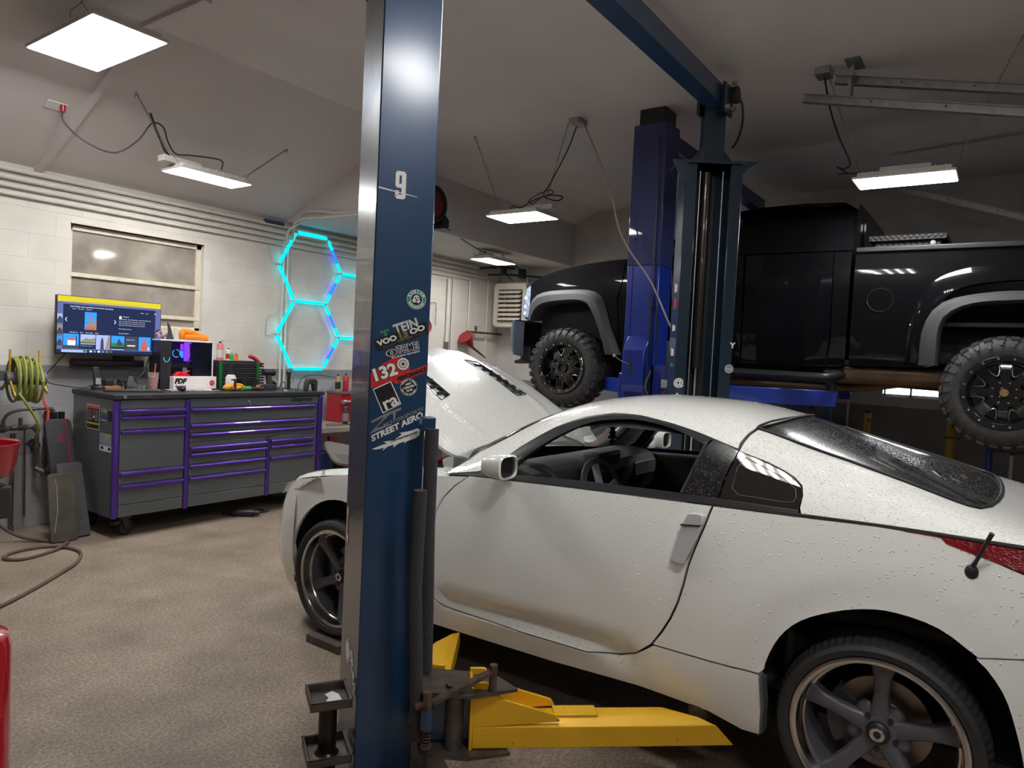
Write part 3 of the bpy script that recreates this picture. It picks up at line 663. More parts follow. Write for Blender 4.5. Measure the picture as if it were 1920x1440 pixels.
# windscreen
wsc = [(1.935, .02)]+[(a+.012, b) for a, b in apil]+[(1.466, 1.0)]+[(a+.012, 2-b) for a, b in apil[::-1]]+[(1.935, 1.98), (2.05, 1.7), (2.13, 1.35), (2.15, 1.0), (2.13, .65), (2.05, .3)]
glass = mat('clear_glass', (.92, .96, .94), .0, trans=1, ior=1.08, spec=.3)
panel(wsc, U2, .06, .06, 0).build('windscreen', glass, car, **L_)
# door handle, mirror, antenna
def dh():
    m = MB(); pr = [(.728, .552), (.655, .552), (.678, .36), (.752, .36)]
    pr2 = cr([(a, b, 0) for a, b in ((.676, .63), (.66, .645), (.618, .648), (.607, .63), (.618, .58), (.655, .475), (.672, .458), (.708, .463), (.716, .48), (.702, .55))], 3, True)
    P = [V((p.x, Wd(p.x, p.y)+.004, p.y)) for p in pr2]; Q = [V((p.x*.93+.07*.66, Wd(p.x, p.y)+.03, p.y*.97+.03*.55)) for p in pr2]; n = len(P)
    m.add(P+Q, [(i, (i+1) % n, n+(i+1) % n, n+i) for i in range(n)]+[tuple(range(n, 2*n))]); return m
a, b = both(dh, 'door_handle', silver)
for s_ in (1, -1):
    MB().prism([(.692, .602), (.612, .610), (.612, .6055), (.692, .5975)], (0, s_*(Wd(.65, .6)-.004), 0), X_, Z_, (0, s_*.038, 0)).build('handle_gap', black, a if s_ > 0 else b, world=False)
def mir():
    m = MB(); c = V((1.53, .885, .735)); prof = [(-.085, .03, .024), (-.075, .05, .038), (-.03, .066, .050), (.02, .073, .055), (.04, .073, .055)]
    vs = []; n = 20
    for (dx, ry, rz) in prof:
        for k in range(n):
            t = 2*pi*k/n; e = .6; vs.append(c+V((-dx+.02*0, ry*math.copysign(abs(cos(t))**e, cos(t)), rz*math.copysign(abs(sin(t))**e, sin(t)))))
    fs = [(r*n+k, r*n+(k+1) % n, (r+1)*n+(k+1) % n, (r+1)*n+k) for r in range(len(prof)-1) for k in range(n)]
    fs.append(tuple(range(n))); m.add(vs, fs); m.beam(c+V((.02, -.05, -.035)), (1.62, .765, .675), .045, .022); return m
def mirg():
    m = MB(); c = V((1.53, .885, .735)); n = 20
    vs = [c+V((-.034, .062*math.copysign(abs(cos(2*pi*k/n))**.6, cos(2*pi*k/n)), .044*math.copysign(abs(sin(2*pi*k/n))**.6, sin(2*pi*k/n)))) for k in range(n)]
    return m.add(vs, [tuple(range(n))])
def mirr():
    m = MB(); c = V((1.53, .885, .735)); n = 20; e = .6
    f = lambda ry, rz, dx, k: c+V((dx, ry*math.copysign(abs(cos(2*pi*k/n))**e, cos(2*pi*k/n)), rz*math.copysign(abs(sin(2*pi*k/n))**e, sin(2*pi*k/n))))
    vs = [f(.073, .055, -.04, k) for k in range(n)]+[f(.064, .047, -.045, k) for k in range(n)]+[f(.064, .047, -.02, k) for k in range(n)]
    return m.add(vs, [(r*n+k, r*n+(k+1) % n, (r+1)*n+(k+1) % n, (r+1)*n+k) for r in range(2) for k in range(n)]+[tuple(range(2*n, 3*n))])
a, b = both(mir, 'side_mirror', pearl)
for o, sg in ((a, 1), (b, -1)):
    q = mirr(); r_ = mirg()
    if sg < 0: mirY(q); mirY(r_)
    q.build('mirror_rim', pearl, o, world=False); r_.build('mirror_glass', mat('mirror_glass', (.02, .02, .022), .03, 0, 1), o, world=False)
m = MB(); ab = V((-.24, Wd(-.24, .605), .605)); m.sphere(ab+V((0, .004, -.01)), .019, (1.0, .6, 1.2)); m.tube([ab, ab+V((-.012, .018, .03)), ab+V((-.030, .036, .08)), ab+V((-.048, .052, .125))], .009, 10, rs=[.009, .006, .0065, .0075])
an = m.build('antenna', black, car, **L_)
# raised hood
HB = V((1.93, 0, .685)); ha = rad(36)
def hood_pt(a, w_):
    # a 0 rear .. 1 front, w_ -1..1
    we = pch([0, .12, .35, .8, .95, 1.0], [.60, .70, .765, .745, .70, .62])(a)*(1+.0*a)
    r0 = .12*(1-abs(w_)**2.2); r1 = 1.14-.20*abs(w_)**2.5
    x = r0+(r1-r0)*a; y = w_*we
    z = .055*(1-abs(w_)**2.4)-.20*max(0, x-.1)**2.1*.55-.02*(1-math.exp(-((abs(w_)-.62)/.08)**2))*0+.012*math.exp(-((abs(w_)-.60)/.06)**2)
    return V((HB.x+x*cos(ha)-z*sin(ha), y, HB.z+x*sin(ha)+z*cos(ha)))
def hood_mesh():
    na, nw = 28, 44; P = [hood_pt(i/na, -1+2*j/nw) for i in range(na+1) for j in range(nw+1)]; nn = V((sin(ha), 0, -cos(ha)))*.02
    Q = [p+nn*(1 if 0 else .8) for p in P]; m = MB(); N_ = len(P); fs = []
    for i in range(na):
        for j in range(nw):
            a_ = i*(nw+1)+j; f = (a_, a_+1, a_+nw+2, a_+nw+1)
            hole = any((.38 < (i+.5)/na < .80) and abs((-1+2*(j+.5)/nw)-sg*(.50-.10*((i+.5)/na-.38))) < .07 for sg in (-1, 1))
            if not hole: fs.append(f)
            fs.append(tuple(N_+k for k in f[::-1]))
    bd = [(0, 1, 0)]
    for i in range(na): fs += [(i*(nw+1), (i+1)*(nw+1), N_+(i+1)*(nw+1), N_+i*(nw+1)), (i*(nw+1)+nw, (i+1)*(nw+1)+nw, N_+(i+1)*(nw+1)+nw, N_+i*(nw+1)+nw)]
    for j in range(nw): fs += [(j, j+1, N_+j+1, N_+j), (na*(nw+1)+j, na*(nw+1)+j+1, N_+na*(nw+1)+j+1, N_+na*(nw+1)+j)]
    return m.add(P+Q, fs)
hood = hood_mesh().build('hood', pearl, car, smooth=50, **L_)
for sg in (-1, 1):
    m = MB(); cw = lambda a: sg*(.50-.10*(a-.38))
    out = [hood_pt(a, cw(a)+sg*d) for a, d in ((.36, .085), (.82, .085), (.83, -.085), (.37, -.085))]
    m.add([p+V((-sin(ha), 0, cos(ha)))*-.006 for p in out], [(0, 1, 2, 3)])
    for k in range(6):
        a = .41+.065*k; p = [hood_pt(a, cw(a)+.07), hood_pt(a+.02, cw(a)+.07), hood_pt(a+.02, cw(a)-.07), hood_pt(a, cw(a)-.07)]
        m.add([p[0], p[1]+V((-.004, 0, .008)), p[2]+V((-.004, 0, .008)), p[3]], [(0, 1, 2, 3)])
    m.tube([hood_pt(a, cw(a)+d)+V((-.001, 0, .001)) for a, d in ((.37, .075), (.815, .08), (.825, -.08), (.40, -.08))], .005, 5, closed=True)
    m.build('hood_vent', trimb, hood, world=False)
# interior
m = MB()
m.box(1.25, 1.95, -.70, .70, .02, .10); m.box(.3, 1.3, -.72, .72, .0, .06); m.box(.35, 1.9, -.09, .09, .05, .40)
m.box(-.55, .35, -.70, .70, .30, .36); m.box(.30, .34, -.72, .72, .05, .60)
m.build('cabin_floor', intr, car, bev=.02, **L_)
def arcp(y0, y1):
    m = MB(); prof = [(1.98, .62), (1.75, .695), (1.60, .70), (1.50, .675), (1.46, .62), (1.49, .50), (1.60, .35), (1.75, .20), (1.98, .20)]
    return m.prism([(a, b) for a, b in prof], (0, y0, 0), X_, Z_, (0, y1-y0, 0))
arcp(-.70, .70).build('dashboard', intr, car, bev=.03, seg=3, **L_)
m = MB(); m.prism([(1.70, .715), (1.52, .712), (1.44, .67), (1.44, .60), (1.50, .57), (1.70, .6)], (0, .20, 0), X_, Z_, (0, .36, 0)); m.build('gauge_hood', intr, car, bev=.025, seg=3, **L_)
m = MB()
for y in (.06, -.02, -.10): m.lathe([(.026, 0), (.030, .012), (.034, .0)], (1.47, y, .70), (-1, 0, .3), 18)
m.build('gauge_ring', chrome, car, **L_)
m = MB(); m.prism([(1.56, .74), (1.44, .735), (1.45, .66), (1.55, .66)], (0, -.15, 0), X_, Z_, (0, .26, 0)); m.build('gauge_pod', intg, car, bev=.02, **L_)
m = MB(); m.prism(rrect(.30, .09, .03, 4), (1.455, -.50, .60), Y_, Z_, (.03, 0, 0)); m.build('glove_panel', intg, car, bev=.01, **L_)
sw = V((1.28, .36, .56)); ax = V((-.93, 0, .36)); a1 = ax.cross(Y_).normalized(); m = MB()
m.tube([sw+(Y_*cos(t)+a1*sin(t))*.182 for t in [2*pi*k/28 for k in range(28)]], .016, 10, closed=True); m.sphere(sw-ax*.02, .065, (.5, 1, 1), 14, 10)
whl = m.build('steering_wheel', mat('steering_leather', (.05, .05, .052), .45), car, **L_)
m = MB()
for t in (rad(200), rad(-20), rad(90)+pi): m.beam(sw-ax*.01, sw+(Y_*cos(t)+a1*sin(t))*.172, .05 if t > 3.5 else .035, .014, ax)
m.build('wheel_spokes', silver, whl, world=False); MB().cyl(sw, V((1.5, .36, .48)), .035).build('steering_column', intr, car, **L_)
def seat(y):
    m = MB(); m.prism([(1.05, .12), (.55, .08), (.52, .22), (.62, .25), (1.05, .28), (1.10, .22)], (0, y-.24, 0), X_, Z_, (0, .48, 0)); m.prism([(.62, .2), (.50, .2), (.28, .70), (.34, .76), (.42, .74), (.55, .45)], (0, y-.24, 0), X_, Z_, (0, .48, 0))
    for s_ in (-1, 1): m.prism([(.70, .2), (.50, .2), (.36, .58), (.42, .62), (.60, .42)], (0, y+s_*.24-.04, 0), X_, Z_, (0, .08, 0)); m.prism([(1.02, .2), (.6, .2), (.6, .33), (1.0, .34)], (0, y+s_*.24-.04, 0), X_, Z_, (0, .08, 0))
    return m
for y in (.36, -.36): seat(y).build('seat', mat('seat_leather', (.02, .02, .021), .5), car, bev=.03, seg=3, **L_)
def dtrim():
    m = MB(); m.prism([(1.55, .10), (1.6, .66), (.62, .68), (.72, .10)], (0, .765, 0), X_, Z_, (0, -.05, 0)); return m
a, b = both(dtrim, 'door_trim', intr, bev=.02)
for o, sg in ((a, 1), (b, -1)):
    m = MB(); c = V((1.02, sg*.712, .52)); m.prism(cr([(-.10, 0, 0), (-.05, .04, 0), (.03, .042, 0), (.075, .02, 0), (.085, 0, 0), (.06, -.03, 0), (-.03, -.035, 0)], 4, True) and [(p.x, p.y) for p in cr([(-.10, 0, 0), (-.05, .04, 0), (.03, .042, 0), (.075, .02, 0), (.085, 0, 0), (.06, -.03, 0), (-.03, -.035, 0)], 4, True)], c, X_, Z_, (0, -sg*.012, 0))
    m.build('inner_handle', silver, o, world=False)
    MB().prism([(p.x, p.y) for p in cr([(-.02, .03, 0), (.055, .015, 0), (.05, -.018, 0), (-.02, -.025, 0)], 4, True)], c-V((0, sg*.012, 0)), X_, Z_, (0, -sg*.003, 0)).build('handle_recess', black, o, world=False)
    MB().prism([(p.x, p.y) for p in cr([(.16, .05, 0), (.23, .02, 0), (.23, -.05, 0), (.18, -.07, 0), (.15, 0, 0)], 4, True)], c, X_, Z_, (0, -sg*.01, 0)).build('door_vent', black, o, world=False)
m = MB(); m.sphere((1.46, 0, .93), .05, (.35, 2.3, .65), 16, 10); m.cyl((1.46, 0, .95), (1.52, 0, 1.0), .01); m.build('rear_view_mirror', black, car, **L_)
m = MB()     # headliner and inner pillars
panel([(1.50, .42), (1.45, .7), (1.44, 1), (1.45, 1.3), (1.50, 1.58), (.5, 1.6), (.45, 1), (.5, .40)], lambda s, t: V(Up(s, t))-V((0, 0, .03)), .08, .08, 0).build('headliner', mat('headliner_dark', (.03, .03, .032), .9), car, **L_)
both(lambda: MB().tube([V(Up(a, b))+V((-.02, -.03, -.015)) for a, b in ((1.93, .08), (1.80, .2), (1.66, .34), (1.58, .45), (1.50, .52))], .028, 8), 'inner_pillar', intg)
# air freshener hanging under the mirror: a thing of its own
fp = CARM @ V((1.44, -.02, .90))
m = MB(); tree = [(0, 0), (.012, -.02), (.007, -.022), (.020, -.042), (.011, -.044), (.027, -.066), (.015, -.068), (.033, -.092), (.008, -.092), (.008, -.104), (.018, -.104), (.018, -.118), (-.018, -.118), (-.018, -.104), (-.008, -.104), (-.008, -.092), (-.033, -.092), (-.015, -.068), (-.027, -.066), (-.011, -.044), (-.020, -.042), (-.007, -.022), (-.012, -.02)]
m.prism(tree, fp, (CARM.to_3x3() @ V((-.45, -.89, 0))).normalized(), Z_, (.002, .001, 0)); m.tube([fp, fp+V((0, 0, .04))], .001, 4)
af_ = m.build('air_freshener', black); tag(af_, 'black tree-shaped air freshener hanging below the mirror inside the white coupe', 'air freshener')
# ------------------------------------------------ coupe wheels
gun = mat('gunmetal_wheel', (.13, .13, .15), .45, .35); polish = mat('polished_lip', (.62, .60, .58), .16, 1, var=.06, vs=14)
tyrem = mat('tyre_rubber', (.025, .025, .026), .55, var=.15, vs=40, bump=.15, bs=120)
def coupe_wheel(c, sg, ang):
    """c local centre of the outer face, sg +1 left side"""
    A = V((0, sg, 0)); c = V(c)
    def pt(r, a, h): return c+V((cos(a)*r, 0, sin(a)*r))+A*h
    m = MB()
    m.lathe([(.232, -.055), (.226, -.08), (.218, -.12), (.222, -.20), (.235, -.215)], c, A, 56)
    hub = m.build('wheel', gun, car, world=False)
    m = MB(); m.lathe([(.258, -.012), (.266, -.004), (.266, .0), (.258, .003), (.247, -.002), (.244, -.010), (.243, -.045), (.236, -.056), (.230, -.056)], c, A, 72); m.build('rim_lip', polish, hub, world=False)
    m = MB()
    prof = [(.262, -.012), (.272, .004), (.292, .010), (.306, .002), (.314, -.012), (.320, -.028), (.322, -.05), (.322, -.19), (.314, -.215), (.29, -.225), (.262, -.215)]
    def tr(i, j, r, h):
        if j in (4, 5, 6) and i % 2 == 0: r -= .0065
        if j in (7,) and i % 2 == 0: r -= .003
        return r, h
    m.lathe(prof, c, A, 150, fn=tr)
    for q in (-.085, -.12, -.155): m.lathe([(.3225, q-.004), (.3232, q)], c, A, 8) if 0 else None
    m.build('tyre', tyrem, hub, world=False, smooth=28)
    # five spokes with pads near the rim
    m = MB()
    for k in range(5):
        a = ang+2*pi*k/5; u = V((cos(a), 0, sin(a))); v_ = V((-sin(a), 0, cos(a)))
        sec = [(.045, .036, -.072, -.105), (.085, .026, -.066, -.10), (.13, .0225, -.058, -.092), (.185, .026, -.052, -.088), (.226, .036, -.052, -.088), (.2345, .046, -.054, -.09)]
        vs = []
        for (r, hw, t0, t1) in sec:
            p = c+u*r; vs += [p-v_*hw*1.1+A*t1, p-v_*hw+A*(t0-.008), p-v_*hw*.72+A*t0, p+v_*hw*.72+A*t0, p+v_*hw+A*(t0-.008), p+v_*hw*1.1+A*t1]
        fs = [(r*6+j, r*6+(j+1) % 6, (r+1)*6+(j+1) % 6, (r+1)*6+j) for r in range(len(sec)-1) for j in range(6)]+[tuple(range(6)), tuple(range(30, 36))]
        m.add(vs, fs)
    m.lathe([(.0, -.068), (.038, -.068), (.075, -.076), (.082, -.10), (.082, -.12), (0, -.12)], c, A, 40)
    # blended fillets between the spokes at the hub
    for k in range(5):
        a = ang+2*pi*(k+.5)/5; m.sphere(pt(.073, a, -.092), .032, (1, .5, 1), 10, 8)
    m.build('spokes', gun, hub, world=False, smooth=50)
    for k in range(5):
        a = ang+2*pi*(k+.5)/5; n_ = MB(); n_.cyl(pt(.057, a, -.085), pt(.057, a, -.066), .012, .010, n=6); n_.build('lug_nut', black, hub, world=False)
    m = MB(); m.lathe([(0, -.046), (.022, -.046), (.030, -.05), (.036, -.056), (.038, -.07)], c, A, 30); cc = m.build('centre_cap', black, hub, world=False)
    m = MB(); m.lathe([(.012, -.0455), (.020, -.044), (.023, -.0455)], c, A, 24)
    for k in range(8): a = 2*pi*k/8; m.cyl(pt(.019, a, -.046), pt(.019, a, -.0435), .003, n=6)
    m.build('cap_emblem', chrome, cc, world=False)
    m = MB(); m.lathe([(.02, -.14), (.075, -.14), (.078, -.155), (.155, -.156), (.155, -.178), (.05, -.178)], c, A, 48); m.build('brake_disc', mat('brake_iron', (.30, .24, .20), .35, .9, var=.2, vs=8), hub, world=False)
    m = MB(); pa = [pt(r, rad(a), h) for a in range(-35, 36, 10) for (r, h) in ((.10, -.125), (.17, -.125), (.17, -.19), (.10, -.19))]
    m.add(pa, [(i*4+j, i*4+(j+1) % 4, i*4+4+(j+1) % 4, i*4+4+j) for i in range(7) for j in range(4)]+[(0, 1, 2, 3), (31, 30, 29, 28)]); m.build('brake_caliper', mat('caliper', (.12, .11, .11), .5, .4), hub, world=False)
    return hub
coupe_wheel((0, .877, 0), 1, rad(92)); coupe_wheel((0, -.877, 0), -1, rad(60))
coupe_wheel((2.65, .875, .0), 1, rad(121)); coupe_wheel((2.65, -.875, .0), -1, rad(30))
# wheel wells and underbody
def well(cs, cu, R):
    m = MB(); n = 20; vs = []
    for k in range(n+1): a = rad(-20+220*k/n); vs += [(cs+R*cos(a), .86, cu+R*sin(a)), (cs+R*cos(a), .52, cu+R*sin(a))]
    m.add(vs, [(2*k, 2*k+2, 2*k+3, 2*k+1) for k in range(n)]+[tuple(2*k+1 for k in range(n+1))]); return m
both(lambda: well(-.01, .02, .405), 'wheel_well', dark); both(lambda: well(2.61, .05, .392), 'wheel_well', dark)
m = MB(); m.box(.42, 2.2, -.80, .80, -.075, .0); m.box(2.2, 3.3, -.50, .50, -.12, .05); m.box(-.75, .42, -.50, .50, -.06, .3); m.build('underbody', dark, car, **L_)
both(lambda: panel([(.366, .10), (.40, .11), (.40, -.11), (.368, -.11), (.36, 0)], lambda s, u: (s-.004, Wd(s, u)-.012, u), .03, None, .06), 'mud_guard', grey)
# ------------------------------------------------ near lift
def paint_steel(name, col, chip=(.25, .24, .22), rough=.28, amt=.63, sc=5, coat=.6):
    return mat(name, col, rough, .15, coat, var=.12, vs=3, dirt=chip, ds=sc, dt=amt, bump=.05, bs=12)
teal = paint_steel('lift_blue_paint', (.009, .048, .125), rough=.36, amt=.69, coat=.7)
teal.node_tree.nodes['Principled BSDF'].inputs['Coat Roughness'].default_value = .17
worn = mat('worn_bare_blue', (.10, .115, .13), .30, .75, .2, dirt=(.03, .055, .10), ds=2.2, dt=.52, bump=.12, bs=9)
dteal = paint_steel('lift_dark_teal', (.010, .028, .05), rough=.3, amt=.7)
yel = paint_steel('lift_yellow_paint', (.78, .44, .012), (.10, .06, .03), rough=.45, amt=.66, sc=22, coat=.15)
dirty = mat('greasy_steel', (.10, .085, .075), .5, .6, var=.3, vs=20, bump=.2, bs=50)
foam = mat('grey_foam', (.045, .045, .048), .95, bump=.6, bs=150)
def ch_frame(o, ang_open, W):
    """channel frame: origin at the centre of the web outer face; returns O, A (along web), B (towards the opening)"""
    B = V((cos(rad(ang_open)), sin(rad(ang_open)), 0)); A = V((-B.y, B.x, 0)); return V((*o, 0)), A, B
def channel(m, O, A, B, W, D, z0, z1, t=.01, lip=.07, kweb=0):
    h = W/2; n0 = len(m.f)
    poly = [(-h, 0), (h, 0), (h, D), (h-lip, D), (h-lip, D-t), (h-t, D-t), (h-t, t), (-h+t, t), (-h+t, D-t), (-h+lip, D-t), (-h+lip, D), (-h, D)]
    m.prism(poly, O+Z_*z0, A, B, Z_*(z1-z0))
    if kweb: m.m[n0+2] = kweb
    return m
lift = thing('two_post_lift', 'dark blue two-post lift with yellow arms, sticker-covered near post and open far post', 'car lift', (1.9, 1.85, 0))
N1 = V((1.786, 1.89, 0)); b1 = V((.530, .848, 0)); r1 = V((.848, -.530, 0)); W1, D1 = .36, .217
O1 = N1+b1*W1/2; A1 = V((-r1.y, r1.x, 0))
m = channel(MB(), O1, A1, r1, W1, D1, .02, 3.05, kweb=1)
post = m.build('column', [teal, worn], lift, bev=.006)
post['label'] = 'near column plastered with stickers'
m = MB(); m.prism([(-.16, -.12), (.16, -.12), (.16, .12), (-.16, .12)], O1+r1*.11+Z_*3.0, A1, r1, Z_*.55); m.build('column_extension', teal, lift, bev=.005)
m = MB(); m.prism([(-.25, -.06), (.25, -.06), (.25, .36), (-.25, .36)], O1, A1, r1, Z_*.02); m.build('base_plate', dirty, lift)
# far column, seen from its open side
B2 = V((cos(rad(213)), sin(rad(213)), 0)); A2 = V((-B2.y, B2.x, 0)); c2 = V((4.87, 1.80, 0))+A2*.02; D2, W2 = .25, .40
O2 = c2-B2*D2
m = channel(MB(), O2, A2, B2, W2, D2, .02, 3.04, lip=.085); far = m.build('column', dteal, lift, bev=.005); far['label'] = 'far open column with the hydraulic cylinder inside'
m = MB(); m.cyl(c2-B2*.10+Z_*1.60+A2*-.03, c2-B2*.10+Z_*3.0+A2*-.03, .038, n=20); m.build('hydraulic_cylinder', mat('cylinder_black', (.035, .028, .024), .3, .5, .4), far)
MB().cyl(c2-B2*.10+Z_*.2+A2*-.03, c2-B2*.10+Z_*1.62+A2*-.03, .016, n=14).build('piston_rod', chrome, far)
for i, a in enumerate((-.085, .075)):
    MB().cyl(c2-B2*.05+A2*a+Z_*.1, c2-B2*.05+A2*a+Z_*3.0, .0045, n=8).build('guide_cable', steel, far)
m = MB(); m.prism([(-.05, 0), (.05, 0), (.05, .02), (-.05, .02)], c2-B2*.2, A2, B2, Z_*3.0); m.build('slide_block', black, far)
m = MB(); m.prism([(-.235, -.04), (.235, -.04), (.235, .28), (-.235, .28)], O2, A2, B2, Z_*.0001)
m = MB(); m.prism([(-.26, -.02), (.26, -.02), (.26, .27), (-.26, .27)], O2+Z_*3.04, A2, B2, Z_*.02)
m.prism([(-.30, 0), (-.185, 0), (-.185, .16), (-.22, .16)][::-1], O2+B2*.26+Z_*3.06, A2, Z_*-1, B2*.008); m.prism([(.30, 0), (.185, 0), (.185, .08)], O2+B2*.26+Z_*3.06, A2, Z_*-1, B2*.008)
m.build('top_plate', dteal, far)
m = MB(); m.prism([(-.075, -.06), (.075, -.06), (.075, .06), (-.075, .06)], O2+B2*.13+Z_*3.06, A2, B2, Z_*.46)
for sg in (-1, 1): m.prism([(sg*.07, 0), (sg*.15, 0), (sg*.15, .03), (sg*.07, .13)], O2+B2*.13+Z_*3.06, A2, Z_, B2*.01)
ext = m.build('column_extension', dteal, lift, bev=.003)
m = MB(); m.beam((1.85, 1.83, 3.53), (4.98, 1.83, 3.53), .13, .14); beam = m.build('overhead_beam', teal, lift, bev=.006)
m = MB(); m.tube([(1.9, 1.93, 3.61), (3.2, 1.93, 3.61), (4.6, 1.93, 3.60), (4.95, 1.90, 3.60), (5.06, 1.86, 3.52)], .009, 8); m.tube([(1.9, 1.90, 3.63), (4.9, 1.90, 3.62)], .004, 6); m.build('hydraulic_line', black, beam)
MB().box(4.86, 5.03, 1.73, 1.75, 3.40, 3.60).build('beam_bracket', dteal, beam); MB().box(4.86, 5.03, 1.91, 1.93, 3.40, 3.60).build('beam_bracket', dteal, beam)
MB().cyl((5.045, 1.70, 3.56), (5.045, 1.73, 3.56), .06, n=20).build('pulley', black, beam)
for i, q in enumerate(((4.88, 3.43), (5.0, 3.45), (5.0, 3.63))): MB().cyl((q[0], 1.70, q[1]), (q[0], 1.735, q[1]), .016, n=6).build('bolt', steel, beam)
m = MB(); m.tube(cr([(5.05, 1.72, 3.58), (5.14, 1.70, 3.52), (5.17, 1.70, 3.40), (5.13, 1.71, 3.28), (5.08, 1.73, 3.2)], 6), .009, 8); m.build('hose', black, beam)
m = MB()
for r_, k, l in ((.030, 0, .001), (.026, 1, .0015)): m.k = k; m.add([c2+A2*(.185+r_*cos(t))+Z_*(1.605+r_*sin(t))+B2*l for t in [2*pi*i/24 for i in range(24)]], [tuple(range(24))])
m.text('shop', c2+A2*.185+Z_*1.605+B2*.002, A2, Z_, .022, 0); m.build('sticker', [mat('sticker_white', (.85, .85, .84), .35), mat('sticker_grey', (.3, .3, .3), .4)], far, smooth=0)
for (a, z, s_, txt) in ((-.165, 1.49, .07, '@'), (-.17, 1.40, .03, 'S'), (.20, 1.77, .05, 'Y')):
    m = MB(); m.text(txt, c2+A2*a+Z_*z+B2*.0012, A2, Z_, s_, 0, bold=.003); m.build('sticker', mat('sticker_white', (.85, .85, .84), .35), far, smooth=0)
for (z, h, mt_) in ((2.02, .09, redw := mat('sticker_red', (.62, .03, .03), .35)), (2.14, .07, mat('sticker_white', (.85, .85, .84), .35)), (1.86, .05, mat('sticker_white', (.85, .85, .84), .35)), (1.68, .06, mat('sticker_white', (.85, .85, .84), .35)), (1.60, .03, mat('sticker_green', (.02, .33, .13), .35))):
    p_ = c2-A2*.2015-B2*.10; MB().prism([(-.05, 0), (.05, 0), (.05, h*.7), (-.05, h)], p_+Z_*z, B2, Z_, -A2*.001).build('sticker', mt_, far, smooth=0)
# stickers on the near post: U runs left to right across the face, from the near corner
nb = V((cos(rad(238)), sin(rad(238)), 0))
def FP(u, z, lift_=.0012): return N1+r1*u+Z_*z+nb*lift_
wht = mat('sticker_white', (.85, .85, .84), .35); blk = mat('sticker_black', (.015, .015, .016), .35); redS = mat('sticker_red', (.62, .03, .03), .35); grn = mat('sticker_green', (.02, .33, .13), .35); tealS = mat('sticker_teal', (.05, .30, .24), .35); goldS = mat('sticker_gold', (.22, .19, .08), .4); silS = mat('sticker_silver', (.42, .42, .42), .3, .6)
def sticker(name='sticker', par=None): return MB()
def quad(m, pts, k, O=None, l=.0012):
    m.add([FP(u, z, l) for u, z in pts], [tuple(range(len(pts)))], k); return m
def dirf(ang): return r1*cos(rad(ang))+Z_*sin(rad(ang)), -r1*sin(rad(ang))+Z_*cos(rad(ang))
def disc(m, u, z, r, k, l, n=32): return quad(m, [(u+r*cos(2*pi*i/n), z+r*sin(2*pi*i/n)) for i in range(n)], k, l=l)
def arctext(m, body, u, z, r, a0, a1, size, k, flip=False, l=.0024):
    n = len(body)
    for i, ch in enumerate(body):
        a = rad(a0+(a1-a0)*(i/(n-1) if n > 1 else .5)); c = FP(u+r*cos(a), z+r*sin(a), l)
        U = (r1*sin(a)-Z_*cos(a)) if not flip else (-r1*sin(a)+Z_*cos(a)); Wv = (r1*cos(a)+Z_*sin(a)) if not flip else -(r1*cos(a)+Z_*sin(a))
        m.text(ch, c, U, Wv, size, k, bold=.0006)
U6, W6 = dirf(21)
ST = lambda m, label=None, name='sticker': m.build(name, [wht, blk, redS, grn, tealS, goldS, silS], post, smooth=0, **({'label': label} if label else {}))
m = MB()   # the 9
m.k = 0
o9 = [(.066, 2.262), (.072, 2.27), (.098, 2.27), (.105, 2.262), (.105, 2.178), (.098, 2.170), (.072, 2.170), (.066, 2.178), (.066, 2.196), (.082, 2.196), (.082, 2.186), (.089, 2.186), (.089, 2.212), (.072, 2.212), (.066, 2.220)]
quad(m, o9[:1]+o9[1:5]+[(.105, 2.178), (.089, 2.186), (.089, 2.256)]+[(.082, 2.256)], 0)
m = MB()
for q in ([(.066, 2.262), (.072, 2.27), (.098, 2.27), (.105, 2.262), (.105, 2.255), (.066, 2.255)], [(.066, 2.255), (.080, 2.255), (.080, 2.21), (.066, 2.216)], [(.080, 2.225), (.089, 2.225), (.089, 2.21), (.072, 2.21), (.068, 2.214), (.080, 2.214)], [(.089, 2.255), (.105, 2.255), (.105, 2.178), (.089, 2.185)], [(.066, 2.20), (.080, 2.20), (.080, 2.185), (.066, 2.178)], [(.066, 2.186), (.089, 2.186), (.105, 2.178), (.098, 2.17), (.072, 2.17), (.066, 2.178)]): quad(m, q, 0)
ST(m, 'white number 9', 'number_decal')
m = quad(MB(), [(.006, 2.2), (.006, 2.205), (.148, 2.186), (.148, 2.184)], 0); ST(m, 'thin white paint line through the 9', 'paint_line')
m = MB(); disc(m, .162, 1.812, .0365, 0, .0012); disc(m, .162, 1.812, .0350, 4, .0016); disc(m, .162, 1.812, .0235, 0, .0020); disc(m, .162, 1.812, .0215, 1, .0023)
arctext(m, 'RADIUM', .162, 1.812, .0292, 155, 30, .0115, 0); arctext(m, 'ENGINEERING', .162, 1.812, .0292, 205, 330, .0085, 0, True)
for (x, y, r_) in ((0, .004, .012), (-.008, -.004, .008), (.007, -.006, .007)): disc(m, .162+x, 1.812+y, r_, 0, .0026, 14)
for (x, y, r_) in ((-.004, .006, .003), (.005, .007, .003), (0, -.002, .0035)): disc(m, .162+x, 1.812+y, r_, 1, .0029, 10)
ST(m, 'round green and white sticker')
m = MB(); m.text('TEIN', FP(.126, 1.712), U6, W6, .05, 0, bold=.0024, fit=(.094, .036)); m.text('TEIN', FP(.126, 1.712, .0018), U6, W6, .05, 1, bold=.0012, fit=(.091, .033)); m.text('TEIN', FP(.126, 1.712, .0024), U6, W6, .05, 0, fit=(.089, .031))
